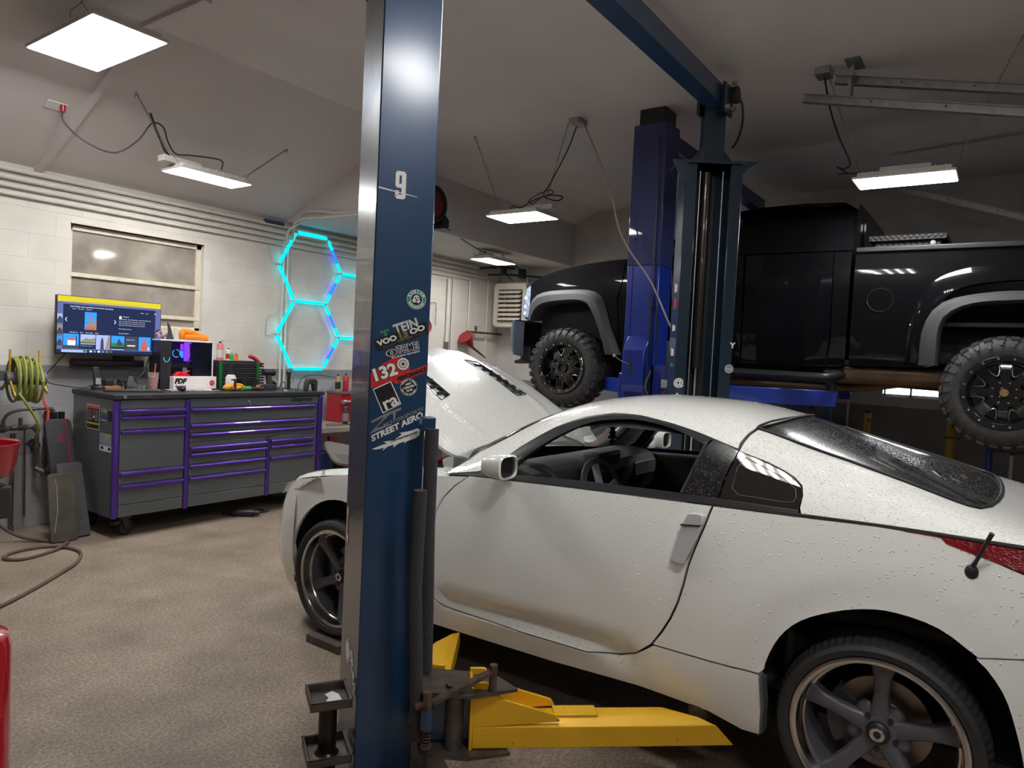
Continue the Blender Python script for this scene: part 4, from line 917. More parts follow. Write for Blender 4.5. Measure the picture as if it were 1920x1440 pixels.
m.text('T', FP(.052, 1.678), U6, W6, .042, 3, bold=.003, fit=(.034, .03)); m.text('T', FP(.052, 1.678, .002), U6, W6, .042, 1, bold=-.0004, fit=(.024, .021)); m.text('T', FP(.052, 1.678, .0026), U6, W6, .042, 3, bold=-.0006, fit=(.020, .018)); ST(m, 'white outlined letters with a green T')
D = dirf(22.5)
m = MB(); quad(m, [(.008, 1.652), (.204, 1.734), (.212, 1.692), (.026, 1.612)], 1); m.text('VOO', FP(.058, 1.655, .0018), *D, .05, 0, bold=.0022, fit=(.076, .021)); m.text('OO', FP(.170, 1.7015, .0018), *D, .05, 0, bold=.0022, fit=(.060, .021)); m.text('13', FP(.119, 1.680, .0018), *D, .05, 5, bold=.003, fit=(.034, .023))
m.text('THIRTEEN', FP(.124, 1.664, .0018), *D, .015, 5, bold=.0004, fit=(.056, .008)); quad(m, [(.045, 1.628), (.09, 1.647), (.09, 1.6455), (.045, 1.6265)], 5, l=.0018); quad(m, [(.16, 1.677), (.203, 1.695), (.203, 1.6935), (.16, 1.6755)], 5, l=.0018); ST(m, 'long slanted black sticker')
D = dirf(16)
m = MB(); m.text('TOMEI', FP(.137, 1.6325), *D, .042, 0, bold=.0042, fit=(.086, .031)); m.text('TOMEI', FP(.137, 1.6325, .0018), *D, .042, 1, bold=.0008, fit=(.082, .027))
e = [(.078+.022*cos(t)*cos(.28)-.0125*sin(t)*sin(.28), 1.611+.022*cos(t)*sin(.28)+.0125*sin(t)*cos(.28)) for t in [2*pi*i/24 for i in range(24)]]
quad(m, e, 0); quad(m, [(.078+(a-.078)*.86, 1.611+(b-1.611)*.82) for a, b in e], 1, l=.0016); disc(m, .078, 1.611, .0062, 0, .002, 12); disc(m, .078, 1.611, .0035, 1, .0024, 12); m.text('the Engine Specialist', FP(.130, 1.607, .0018), *D, .0135, 0, bold=.0004, fit=(.11, .009)); ST(m, 'white-edged black lettering with an eye mark')
D = dirf(20)
m = MB(); quad(m, [(.004, 1.534), (.008, 1.478), (.085, 1.508), (.10, 1.497), (.2165, 1.548), (.2165, 1.574), (.15, 1.548), (.145, 1.585), (.10, 1.60), (.05, 1.572)], 2); m.text('132', FP(.057, 1.541, .0018), *D, .066, 1, bold=.006, fit=(.092, .052)); m.text('132', FP(.057, 1.541, .0022), *D, .066, 0, bold=.003, fit=(.088, .048))
disc(m, .122, 1.572, .0245, 1, .0018); disc(m, .122, 1.572, .0225, 0, .0021); disc(m, .122, 1.572, .0155, 1, .0024); disc(m, .122, 1.572, .013, 0, .0027)
for k in range(5): a = 2*pi*k/5; quad(m, [(.122+.003*cos(a+1.57), 1.572+.003*sin(a+1.57)), (.122+.012*cos(a), 1.572+.012*sin(a)), (.122-.003*cos(a+1.57), 1.572-.003*sin(a+1.57))], 1, l=.0030)
m.text('PERFORMANCE', FP(.158, 1.536, .0018), *dirf(22), .0265, 1, bold=.0018, shear=.2, fit=(.118, .017)); ST(m, 'red and white racing sticker')
m = MB(); quad(m, [(.014, 1.476), (.080, 1.508), (.122, 1.424), (.054, 1.388)], 0); quad(m, [(.018, 1.474), (.078, 1.503), (.117, 1.425), (.056, 1.393)], 1, l=.0016); m.text('ra', FP(.083, 1.427, .0022), *dirf(27), .062, 0, bold=.0014, fit=(.056, .034)); ST(m, 'black label with white letters')
m = MB(); disc(m, .147, 1.487, .032, 0, .0012); disc(m, .147, 1.487, .0305, 1, .0016)
for k, s_ in enumerate(('ANTI', 'TAKEOVER', 'CLUB')): m.text(s_, FP(.147+.003*(k-1), 1.499-.0115*k, .002), *dirf(18), .0125, 0, bold=.0008, fit=((.022, .042, .024)[k], .008))
arctext(m, 'PARKING IS BORING', .147, 1.487, .0262, 160, 20, .006, 0, l=.002); arctext(m, 'KEEP IT OFF THE STREET', .147, 1.487, .0262, 200, 340, .0055, 0, True, .002); ST(m, 'round black club sticker')
m = MB(); D = dirf(24); quad(m, [(.014, 1.360), (.060, 1.386), (.122, 1.412), (.122, 1.402), (.103, 1.394), (.101, 1.370), (.094, 1.367), (.092, 1.388), (.080, 1.384), (.030, 1.334), (.09, 1.352), (.088, 1.346), (.008, 1.312), (.062, 1.376), (.014, 1.352)], 6)
m.text('MOTORSPORTS', FP(.132, 1.376, .0018), *D, .024, 6, shear=.25, bold=.0006, fit=(.165, .013)); ST(m, 'faded silver lettering')
m = MB(); m.text('STREET AERO', FP(.110, 1.341), *dirf(26), .036, 0, bold=.0014, shear=.2, fit=(.212, .023)); ST(m, 'white slanted lettering')
m = MB(); fl = [(.018, 1.256), (.050, 1.270), (.075, 1.278), (.060, 1.284), (.10, 1.290), (.13, 1.312), (.118, 1.316), (.16, 1.324), (.188, 1.334), (.197, 1.327), (.196, 1.309), (.183, 1.298), (.15, 1.286), (.138, 1.276), (.142, 1.286), (.115, 1.276), (.098, 1.262), (.10, 1.274), (.075, 1.264), (.058, 1.250), (.064, 1.262), (.040, 1.256)]
P3, F3 = cdt(fl, .05); m.add([FP(a, b) for a, b in P3], F3, 0); m.text('LowriderDepot.com', FP(.138, 1.302, .0018), *dirf(20), .0165, 1, bold=.0006, fit=(.105, .011)); ST(m, 'white flame-shaped sticker')
nw = V((cos(rad(148)), sin(rad(148)), 0)); ub = -b1
def WP(t, z, l=.0015): return N1+b1*t+Z_*z+nw*l
m = MB(); m.text('SKAR', WP(.085, .40), (ub*.62-Z_*.78).normalized(), (ub*.78+Z_*.62).normalized(), .085, 0, bold=.003, shear=.2, fit=(.16, .05)); m.text('AUDIO', WP(.045, .345), (ub*.62-Z_*.78).normalized(), (ub*.78+Z_*.62).normalized(), .03, 0, bold=.0005, fit=(.06, .014)); ST(m, 'white brush lettering')
m = MB(); n = 28; cc = (.20, .43)
for r_, k, l in ((.045, 0, .0012), (.040, 2, .0015), (.036, 0, .0018)): m.add([WP(cc[0]+r_*cos(2*pi*i/n), cc[1]+r_*1.0*sin(2*pi*i/n), l) for i in range(n)], [tuple(range(n))], k)
ST(m, 'small round white and red sticker')
m = MB(); m.add([WP(t, z) for t, z in ((.28, .83), (.33, .85), (.335, .98), (.30, .97))], [(0, 1, 2, 3)], 0); m.add([WP(t, z, .002) for t, z in ((.29, .86), (.32, .87), (.325, .95), (.30, .94))], [(0, 1, 2, 3)], 2); ST(m, 'pale torn sticker')
# foam pads
m = MB(); m.tube([(1.813, 1.643, 1.14), (1.808, 1.643, .8), (1.825, 1.637, .5), (1.838, 1.633, .25)], .024, 14); m.build('foam_pad', foam, lift)
m = MB(); m.tube([(1.902, 1.680, 1.345), (1.897, 1.675, 1.0), (1.915, 1.68, .7), (1.935, 1.69, .45)], .0255, 14); m.build('foam_pad', foam, lift)
MB().cbox((1.915, 1.715, 1.36), (.05, .05, .05), rad(-32)).build('carriage_stop', teal, lift, bev=.004)
# carriage, arms
m = MB(); m.prism([(1.86, 1.66), (2.02, 1.47), (2.10, 1.55), (1.98, 1.74)], (0, 0, .22), X_, Y_, (0, 0, .20)); car_ = m.build('carriage', paint_steel('carriage_blue', (.015, .04, .10), (.06, .05, .045), sc=4, amt=.55), lift, bev=.01)
m = MB(); m.prism([(1.82, 1.60), (1.905, 1.455), (2.06, 1.36), (2.10, 1.50), (1.95, 1.75)], (0, 0, .425), X_, Y_, (0, 0, .012)); m.build('pivot_plate', dirty, car_); m = MB(); m.prism([(1.82, 1.60), (1.905, 1.455), (2.03, 1.36), (2.10, 1.50), (1.95, 1.75)], (0, 0, .205), X_, Y_, (0, 0, .012)); m.build('pivot_plate', dirty, car_)
m = MB(); m.cyl((1.93, 1.54, .21), (1.93, 1.54, .449), .034, n=20); m.build('pivot_pin', dirty, car_)
m = MB(); m.beam((1.815, 1.545, .42), (1.985, 1.425, .505), .03, .012); m.cyl((1.80, 1.556, .39), (1.80, 1.556, .46), .018, n=6); m.cyl((1.775, 1.585, .405), (1.80, 1.556, .42), .012); m.cyl((1.99, 1.42, .44), (1.99, 1.42, .53), .014); m.build('restraint_lever', rust, car_)
m = MB(); m.cyl((1.80, 1.556, .33), (1.80, 1.556, .40), .022); m.build('pin_sleeve', teal, car_)
m = MB(); m.tube([(1.80+.014*cos(t), 1.556+.014*sin(t), .33-.055*t/(2*pi*5)) for t in [2*pi*5*k/60 for k in range(61)]], .0025, 5); m.cyl((1.80, 1.556, .265), (1.80, 1.556, .275), .02); m.build('return_spring', rust, car_)
m = MB(); m.cyl((1.80, 1.556, .12), (1.80, 1.556, .34), .008, n=8); m.cyl((1.80, 1.556, .12), (1.84, 1.52, .12), .018); m.build('release_rod', blackm, car_)
# rear arm
a0 = V((1.955, 1.475, 0)); a1 = V((2.60, .745, 0)); ad_ = (a1-a0).normalized(); an_ = V((-ad_.y, ad_.x, 0)); Lr = (a1-a0).length
def arm(a0, ad_, an_, Lr, z0, h, wdt, name, gus=True):
    m = MB(); c = .028     # box section with chamfered top edges, mitred tip
    sec = [(0, 0), (0, h-.018), (c, h), (wdt-c, h), (wdt, h-.018), (wdt, 0)]
    vs = [a0+an_*a+Z_*(z0+b) for a, b in sec]+[a0+ad_*(Lr-.09*(b/h))+an_*a+Z_*(z0+b)-ad_*(.20*a/wdt) for a, b in sec]
    m.add(vs, [tuple(range(6)), tuple(range(11, 5, -1))]+[(i, (i+1) % 6, 6+(i+1) % 6, 6+i) for i in range(6)])
    if gus:
        for q in (.0, wdt-.012):
            m.prism([(-.01, h-.02), (-.01, h+.145), (.045, h+.145), (.10, h+.085), (.30, h+.025), (.315, h-.0)], a0+an_*q+Z_*z0, ad_, Z_, an_*.012)
        m.prism([(.30, h), (.46, h), (.46, h+.012), (.30, h+.012)], a0+an_*.03+Z_*z0, ad_, Z_, an_*(wdt-.06))
    m.prism([(-.012, -.005), (-.012, h+.13), (.0, h+.13), (.0, -.005)], a0+Z_*z0-an_*.004, ad_, Z_, an_*(wdt+.008))
    return m.build(name, yel, lift, bev=.003)
ar = arm(a0, ad_, an_, Lr, .22, .095, .13, 'arm'); ar['label'] = 'long yellow arm reaching back under the sill'
m = MB(); pc = a1-ad_*.10+an_*.10; m.cyl((*pc.xy, .29), (*pc.xy, .335), .045, n=24); m.build('lift_pad', dirty, ar)
f0 = V((2.02, 1.67, 0)); f1 = V((2.64, 2.09, 0)); fd = (f1-f0).normalized(); fn = V((-fd.y, fd.x, 0))
af = arm(f0, fd, fn, (f1-f0).length, .22, .10, .12, 'arm', False); af['label'] = 'short yellow arm pointing forward'
# far arms of the lift
q0 = V((4.62, 1.60, 0)); q1 = V((4.15, .75, 0)); d_ = (q1-q0).normalized(); o = arm(q0, d_, V((-d_.y, d_.x, 0)), (q1-q0).length, .22, .095, .13, 'arm'); o['label'] = 'yellow arm on the far side of the white car'
# adapters stored in the rack beside the post
rk = thing('lift_adapter', 'rusty square stacking adapter standing against the left face of the near post', 'lift adapter', (1.75, 2.0, 0), rad(58))
def tray(m, z, w_=.165, d_=.15, t=.006):
    m.box(-w_/2, w_/2, -d_/2, d_/2, z, z+t)
    for s_ in (-1, 1): m.box(s_*w_/2-.009*(s_ > 0), s_*w_/2+.009*(s_ < 0), -d_/2, d_/2, z, z+.032)
    m.box(-w_/2, w_/2, -d_/2, -d_/2+.009, z, z+.032); m.box(-w_/2, w_/2, d_/2-.009, d_/2, z, z+.032)
m = MB(); tray(m, .305); m.build('tray', dirty, rk, world=False, bev=.003)
m = MB(); tray(m, .10, .18, .16); m.build('tray', dirty, rk, world=False, bev=.003)
m = MB(); m.cyl((0, 0, .0), (0, 0, .31), .034, n=20); m.lathe([(.045, .106), (.036, .115)], n=20); m.build('stem', mat('oily_pipe', (.03, .025, .022), .3, .6), rk, world=False)
m = MB(); P4 = [(-.05, -.03), (-.03, -.045), (.02, -.04), (.05, -.02), (.03, .01), (.0, .0), (-.02, .012), (-.045, -.005)]; m.add([(a, b, .3125) for a, b in P4], [tuple(range(8))]); m.build('torn_label', wht, rk, world=False)
# wooden ramp block under the front wheel
blk_ = MB(); blk_.prism([(0, 0), (.20, 0), (.20, .046), (.0, .046)], (2.50, 2.80, 0), X_, Z_, (0, .26, 0)); o = blk_.build('wood_block', mat('dirty_wood', (.10, .075, .06), .75, var=.3, vs=6), bev=.004); tag(o, 'dirty wooden block under the front wheel of the white coupe', 'wood block')
# ------------------------------------------------ tall blue lift at the truck
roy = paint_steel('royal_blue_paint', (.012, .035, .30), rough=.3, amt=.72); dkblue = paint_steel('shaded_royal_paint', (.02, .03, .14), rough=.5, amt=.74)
l2 = thing('two_post_lift', 'royal blue tall two-post lift holding the black truck in the air', 'car lift', (5.6, 2.58, 0))
m = MB(); channel(m, V((5.5, 2.575, 0)), V((0, 1, 0)), V((1, 0, 0)), .29, .26, .02, 2.44, lip=.06); cA = m.build('column', roy, l2, bev=.005)
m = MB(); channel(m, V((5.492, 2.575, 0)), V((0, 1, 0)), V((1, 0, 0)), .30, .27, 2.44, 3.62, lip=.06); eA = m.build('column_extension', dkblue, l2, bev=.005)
for (y, z) in ((2.47, 2.48), (2.66, 2.48), (2.47, 2.66), (2.66, 2.66), (2.47, 2.84), (2.66, 2.84)): MB().cyl((5.48, y, z), (5.495, y, z), .008, n=6).build('bolt', black, eA)
MB().box(5.50, 5.72, 2.45, 2.68, 3.62, 3.745).build('ceiling_block', black, l2)
for y in (2.47, 2.67): MB().box(5.494, 5.4995, y-.0015, y+.0015, .1, 2.43).build('weld_line', dkblue, cA)
m = MB(); m.box(5.44, 5.50, 2.48, 2.68, 1.36, 1.80)
m = MB(); m.prism([(0, 1.37), (.02, 1.335), (.085, 1.37), (.115, 1.50), (.115, 1.72), (.02, 1.84), (0, 1.84)], (5.50, 2.47, 0), -X_, Z_, (0, .20, 0)); bx = m.build('lock_cover', roy, l2, bev=.006)
m = MB(); m.box(5.382, 5.386, 2.585, 2.61, 1.52, 1.66); m.build('slot', black, bx)
m = MB(); m.tube([(5.38, 2.60, 1.60), (5.33, 2.66, 1.63), (5.32, 2.70, 1.66)], .004, 6); m.sphere((5.32, 2.71, 1.665), .014); m.build('release_lever', steel, bx)
lab = MB(); lab.k = 0; lab.box(5.4965, 5.499, 2.475, 2.545, 1.27, 1.325); lab.k = 1; lab.box(5.4965, 5.499, 2.515, 2.555, 1.19, 1.265); lab.k = 2; lab.box(5.4965, 5.499, 2.475, 2.512, 1.19, 1.265); lab.build('warning_label', [mat('label_cream', (.45, .40, .30), .5), redS, goldS], cA, smooth=0)
m = MB(); m.tube([(5.47, 2.475, 3.5), (5.47, 2.475, 2.16)], .006, 8); m.cyl((5.47, 2.475, 2.16), (5.47, 2.475, 2.0), .010, n=8); m.tube([(5.47, 2.475, 2.02), (5.468, 2.47, 1.5), (5.46, 2.46, 1.15)], .011, 8); m.build('hydraulic_hose', blackm, l2)
m = MB(); m.tube(cr([(5.47, 2.47, 2.08), (5.46, 2.42, 2.09), (5.46, 2.41, 2.02), (5.47, 2.41, 1.75), (5.47, 2.40, 1.66)], 5), .008, 8); m.build('hydraulic_hose', blackm, l2)
m = MB(); m.tube(cr([(5.42, 2.42, 1.55), (5.38, 2.44, 1.42), (5.36, 2.38, 1.33), (5.35, 2.28, 1.34), (5.35, 2.22, 1.45)], 6), .013, 8); m.build('hydraulic_hose', black, l2)
m = MB(); m.cyl((5.40, 2.22, 1.50), (5.40, 2.22, 1.80), .06, n=20); m.box(5.33, 5.38, 2.18, 2.24, 1.54, 1.74); mo = m.build('pump_motor', black, l2, bev=.004)
MB().box(5.36, 5.44, 2.15, 2.30, 1.42, 1.49).build('valve_block', steel, mo, bev=.004)
m = MB(); m.tube([(5.37, 2.2, 1.46), (5.36, 2.21, 1.38)], .012, 8); m.build('fitting', chrome, mo)
MB().box(5.36, 5.5, 2.14, 2.30, 1.0, 1.40).build('fluid_tank', black, mo, bev=.01)
MB().box(5.5, 5.52, 2.10, 2.45, 1.35, 1.6).build('motor_bracket', roy, mo)
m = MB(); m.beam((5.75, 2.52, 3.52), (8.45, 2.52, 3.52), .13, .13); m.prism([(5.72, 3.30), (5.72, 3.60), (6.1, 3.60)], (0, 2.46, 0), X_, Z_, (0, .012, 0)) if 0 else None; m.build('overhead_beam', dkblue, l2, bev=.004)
m = MB(); m.beam((5.9, 2.60, 3.44), (7.4, 2.60, 3.44), .01, .12); m.build('beam_plate', steel, l2)
for yy in (2.48, 2.52): MB().tube([(5.78, yy, 3.45), (5.78+(yy-2.48)*6, yy, 2.2)], .003, 5).build('lock_cable', steel, l2)
m = MB(); channel(m, V((8.66, 2.55, 0)), V((0, -1, 0)), V((-1, 0, 0)), .29, .26, .02, 3.45, lip=.06); m.build('column', roy, l2, bev=.005)
m = MB(); m.prism([(-.3, -.2), (.3, -.2), (.3, .35), (-.3, .35)], (8.66, 2.55, 0), Y_, -X_, (0, 0, .02)); m.build('base_plate', dirty, l2)
m = MB(); m.prism([(-.3, -.1), (.3, -.1), (.3, .45), (-.3, .45)], (5.5, 2.55, 0), Y_, X_, (0, 0, .02)); m.build('base_plate', dirty, l2)
# lift arms under the truck
def tarm(p, q, z, nm='arm'):
    m = MB(); m.beam((*p, z), (*q, z), .13, .13); return m.build(nm, roy, l2, bev=.006)
tarm((5.62, 2.42), (6.2, 1.15), 1.40); tarm((5.62, 2.65), (6.3, 3.3), 1.40)
tarm((8.52, 2.4), (7.5, 1.3), 1.42); tarm((8.52, 2.7), (7.6, 3.3), 1.42)
m = MB(); m.box(5.60, 5.86, 2.30, 2.80, 1.25, 1.52); m.build('carriage', roy, l2, bev=.006)
m = MB(); m.box(8.30, 8.52, 2.30, 2.80, 1.25, 1.52); m.build('carriage', roy, l2, bev=.006)
for (x, y) in ((6.2, 1.18), (6.3, 3.27), (7.5, 1.33), (7.6, 3.27)): MB().cyl((x, y, 1.46), (x, y, 1.60), .04).build('lift_pad', black, l2)
# ------------------------------------------------ black pickup truck on the tall lift
tp = mat('gloss_black_paint', (.004, .004, .005), .25, coat=.4, spec=.05)
flare_m = mat('flare_grey_plastic', (.055, .055, .058), .6, bump=.05, bs=200)
tgl = mat('dark_privacy_glass', (.003, .003, .004), .05, coat=.3, spec=.05)
tk = thing('pickup_truck', 'black lifted pickup truck with grey fender flares raised on the tall blue lift', 'pickup truck', (7.0, 1.8, 1.13))
TC = 7.0
def TW(y, z):
    w_ = .945
    f = pch([-1.4, -1.2, .9, 1.3, 3.0, 3.7, 4.05, 4.22, 4.32], [.90, .93, .935, .945, .945, .935, .90, .84, .72])(y)
    if z < 1.95: f -= .35*(1.95-z)**2
    if z > 2.25: f -= .25*(z-2.25)**2
    if 1.80 < z < 1.86: f -= .012*sin(pi*(z-1.8)/.06)
    if z > 2.57: f -= .36*(z-2.57)+.25*(z-2.57)**2
    if z > 2.93: f -= 3.5*(z-2.93)**2
    return f
def both_t(mk, name, mt, **k):
    res = []
    for sg in (-1, 1):
        m = mk()
        m.v = [V((TC+sg*p.x, p.y, p.z)) for p in m.v]
        res.append(m.build(name, mt, tk, **k))
    return res
ts = lambda y, z: (TW(y, z), y, z)
tin = lambda p: V((-1, 0, 0))
TP = lambda o, sp=.08, lip=.02: (lambda: panel(o, ts, sp, None, lip, tin))
arcF_t = [(3.12, 1.68), (3.19, 1.90), (3.28, 2.09), (3.39, 2.20), (3.60, 2.22), (3.91, 2.18), (4.05, 2.08), (4.10, 2.03)]
arcR_t = [(.47, 1.70), (.46, 1.99), (.38, 2.12), (.22, 2.18), (-.05, 2.20), (-.27, 2.16), (-.40, 2.02), (-.44, 1.70)]
both_t(TP([(4.12, 2.06), (4.13, 2.38), (3.95, 2.46), (3.65, 2.525), (3.24, 2.57), (3.03, 2.585), (3.045, 2.40), (3.09, 2.2), (3.06, 1.9), (3.03, 1.68)]+arcF_t), 'front_fender', tp)
fd_ = both_t(TP([(3.02, 2.575), (2.2, 2.575), (1.92, 2.575), (1.90, 2.2), (1.90, 1.66), (3.015, 1.67), (3.05, 1.9), (3.08, 2.2), (3.035, 2.40)]), 'front_door', tp)
both_t(TP([(1.895, 2.575), (1.20, 2.575), (1.19, 1.9), (1.22, 1.66), (1.885, 1.66), (1.885, 2.2)]), 'rear_door', tp)
both_t(TP([(1.195, 2.575), (1.07, 2.575), (1.07, 1.67), (1.205, 1.66), (1.18, 1.9)]), 'cab_corner', tp)
both_t(TP([(3.02, 2.59), (2.62, 2.60), (2.52, 2.585), (1.95, 2.585), (1.07, 2.585), (1.08, 2.94), (1.16, 3.015), (2.02, 3.02), (2.14, 2.985)]), 'cab_upper', tp)
both_t(lambda: panel([(2.70, 2.61), (2.02, 2.61), (2.02, 2.94), (2.12, 2.95), (2.22, 2.92)], lambda y, z: (TW(y, z)+.004, y, z), .08, None, .004, tin), 'door_window', mat('side_glass', (.05, .07, .065), .05, coat=1))
both_t(lambda: panel(list(reversed([(1.82, 2.56+.03), (1.37, 2.585), (1.35, 2.60), (1.35, 2.92), (1.39, 2.95), (1.80, 2.94), (1.85, 2.90)])), lambda y, z: (TW(y, z)+.004, y, z), .08, None, .004, tin), 'rear_window', tgl)
# roof, windscreen, rear cab wall, hood
def loft(rows, nx=12):
    """rows: (y, z centre, half width, drop at the edge)"""
    m = MB(); vs = []; n = len(rows)
    for (y, z, w_, dr) in rows:
        for k in range(nx+1): q = -1+2*k/nx; vs.append((TC+w_*q, y, z-dr*abs(q)**3))
    return m.add(vs, [(r*(nx+1)+k, r*(nx+1)+k+1, (r+1)*(nx+1)+k+1, (r+1)*(nx+1)+k) for r in range(n-1) for k in range(nx)])
loft([(1.12, 3.0, .70, .03), (1.18, 3.045, .705, .035), (1.5, 3.07, .71, .045), (1.9, 3.065, .71, .045), (2.1, 3.03, .71, .04)]).build('roof', tp, tk)
loft([(2.12, 3.02, .70, .04), (2.45, 2.88, .76, .05), (2.85, 2.67, .84, .06)]).build('windscreen', tgl, tk)
m = MB(); vs = [(TC+q, 1.075, z) for z, w_ in ((1.65, .90), (2.57, .91), (2.95, .72), (3.0, .68)) for q in (-w_, w_)]; m.add(vs, [(2*i, 2*i+1, 2*i+3, 2*i+2) for i in range(3)]); m.build('cab_back', tp, tk)
m = MB(); m.box(TC-.45, TC+.45, 1.055, 1.07, 2.62, 2.9); m.build('back_window', tgl, tk)
hr = []
for i in range(13):
    y = 2.86+1.36*i/12; z = pch([2.86, 3.0, 3.4, 3.8, 4.05, 4.2, 4.24], [2.665, 2.675, 2.655, 2.60, 2.545, 2.49, 2.44])(y); w_ = TW(y, 2.5)-.01; hr.append((y, z, w_, z-(pch([2.86, 3.24, 3.65, 3.95, 4.13, 4.24], [2.59, 2.575, 2.53, 2.465, 2.39, 2.36])(y))))
loft(hr, 20).build('hood', tp, tk)
# front end
def hlt():
    m = MB(); vs = []; n = 6
    for i in range(n+1):
        y = 4.13+.16*i/n; w_ = TW(y, 2.2)+.004; vs += [(w_, y, 2.035), (w_-.004, y, 2.2), (w_-.03, y, 2.375-.01*i)]
    return m.add(vs, [(3*i+j, 3*i+3+j, 3*i+4+j, 3*i+1+j) for i in range(n) for j in range(2)])
hl_ = both_t(hlt, 'headlight', mat('headlight_clear', (.30, .34, .42), .08, coat=1, var=.5, vs=22))
for o, sg in zip(hl_, (-1, 1)):
    m = MB()
    for z in (2.08, 2.15, 2.24): m.sphere((TC+sg*(TW(4.2, 2.2)+.0), 4.20, z), .022, (.5, 1, 1), 10, 8)
    m.build('lamp_unit', emis('blue_marker_lamp', (.25, .35, 1), 1.6), o)
m = MB(); vs = []; n = 14
for (z, b) in ((1.66, -.04), (1.75, .01), (1.88, .02), (2.0, .0), (2.02, -.05)):
    for k in range(n+1):
        a = -pi/2+pi*k/n; c = abs(cos(a))**.7; s_ = abs(sin(a))**.5*(1 if a > 0 else -1); vs.append((TC+.975*s_, 4.12+(.33+b)*c, z-.04*(1-c)))
m.add(vs, [(r*(n+1)+k, r*(n+1)+k+1, (r+1)*(n+1)+k+1, (r+1)*(n+1)+k) for r in range(4) for k in range(n)]); m.build('front_bumper', mat('bumper_blueblack', (.02, .022, .045), .3, .2, .6), tk)
m = MB(); m.box(TC-.72, TC+.72, 4.22, 4.30, 2.03, 2.40)
m.build('grille', blackm, tk, bev=.01)
m = MB(); m.box(TC-.90, TC+.90, 4.08, 4.2, 1.60, 1.72); m.prism([(4.02, 1.56), (4.30, 1.545), (4.32, 1.57), (4.05, 1.66)], (TC-.85, 0, 0), Y_, Z_, (1.7, 0, 0)); m.build('air_dam', black, tk)
# fender flares
def flare(out, inn_):
    m = MB(); n = 22
    a = [V(p) for p in cr([(0, y, z) for y, z in out], 4)]; b = [V(p) for p in cr([(0, y, z) for y, z in inn_], 4)]
    def rs(P, k):
        L = [0]
        for i in range(1, len(P)): L.append(L[-1]+(P[i]-P[i-1]).length)
        o = []
        for j in range(k+1):
            t = L[-1]*j/k; i = max(q for q in range(len(L)) if L[q] <= t+1e-9); i = min(i, len(P)-2); f = (t-L[i])/max(1e-9, L[i+1]-L[i]); o.append(P[i].lerp(P[i+1], f))
        return o
    a = rs(a, n); b = rs(b, n); rows = []
    for p, q in zip(a, b):
        w0 = TW(p.y, p.z); md = p.lerp(q, .45)
        rows += [(w0-.01, p.y, p.z), (w0+.035, p.y+(md.y-p.y)*.2, p.z+(md.z-p.z)*.2), (w0+.085, md.y, md.z), (w0+.10, q.y, q.z), (w0+.08, q.y+(q.y-p.y)*.12, q.z+(q.z-p.z)*.12), (w0-.1, q.y+(q.y-p.y)*.12, q.z+(q.z-p.z)*.12)]
    return m.add(rows, [(r*6+k, r*6+k+1, (r+1)*6+k+1, (r+1)*6+k) for r in range(n) for k in range(5)]+[tuple(range(6)), tuple(range(n*6+5, n*6-1, -1))])
both_t(lambda: flare([(4.12, 1.99), (4.10, 2.18), (3.97, 2.285), (3.66, 2.31), (3.38, 2.30), (3.24, 2.22), (3.15, 1.98), (3.02, 1.68)], [(4.05, 2.00), (4.01, 2.10), (3.90, 2.17), (3.62, 2.20), (3.40, 2.19), (3.30, 2.09), (3.21, 1.90), (3.14, 1.68)]), 'fender_flare', flare_m)
both_t(lambda: flare([(.57, 1.70), (.56, 1.95), (.50, 2.11), (.40, 2.19), (.20, 2.235), (-.05, 2.25), (-.30, 2.21), (-.46, 2.08), (-.52, 1.9), (-.55, 1.70)], [(.45, 1.70), (.44, 1.99), (.37, 2.10), (.22, 2.16), (.0, 2.175), (-.12, 2.175), (-.27, 2.13), (-.38, 2.0), (-.41, 1.85), (-.42, 1.70)]), 'fender_flare', flare_m)
# bed
both_t(TP([(1.04, 2.57), (1.04, 1.68), (.50, 1.68)]+arcR_t+[(-.48, 1.68), (-1.25, 1.72), (-1.25, 2.57)]), 'bed_side', tp)
def bulge():
    o = [(.66, 1.72), (.64, 2.0), (.58, 2.22), (.46, 2.36), (.25, 2.43), (-.05, 2.45), (-.35, 2.42), (-.55, 2.30), (-.62, 2.0), (-.64, 1.72)]
    m = MB(); n = len(o); i_ = [(.50, 1.72), (.50, 1.98), (.44, 2.16), (.34, 2.26), (.20, 2.30), (-.05, 2.32), (-.30, 2.29), (-.46, 2.18), (-.5, 1.98), (-.52, 1.72)]
    a = [p for p in cr([(0, *p) for p in o], 4)]; b = [p for p in cr([(0, *p) for p in i_], 4)]
    A = [(TW(p.y, p.z)-.002, p.y, p.z) for p in a]; B = [(TW(p.y, p.z)+.03, p.y*.6+q.y*.4, p.z*.6+q.z*.4) for p, q in zip(a, b)]; C_ = [(TW(q.y, q.z)+.035, q.y, q.z) for q in b]
    N_ = len(a); return m.add(A+B+C_, [(r*N_+k, r*N_+k+1, (r+1)*N_+k+1, (r+1)*N_+k) for r in range(2) for k in range(N_-1)])
both_t(bulge, 'wheel_bulge', tp)
both_t(lambda: MB().prism([(1.04, 2.56), (1.04, 2.60), (-1.25, 2.60), (-1.25, 2.56)], (.80, 0, 0), Y_, Z_, (.13, 0, 0)), 'bed_rail_cap', black, bev=.008)
m = MB(); m.box(TC-.80, TC+.80, -1.25, 1.03, 2.0, 2.03); m.box(TC-.82, TC+.82, 1.0, 1.04, 1.95, 2.55); m.box(TC-.92, TC+.92, -1.28, -1.22, 1.75, 2.57); m.build('cargo_bed', black, tk)
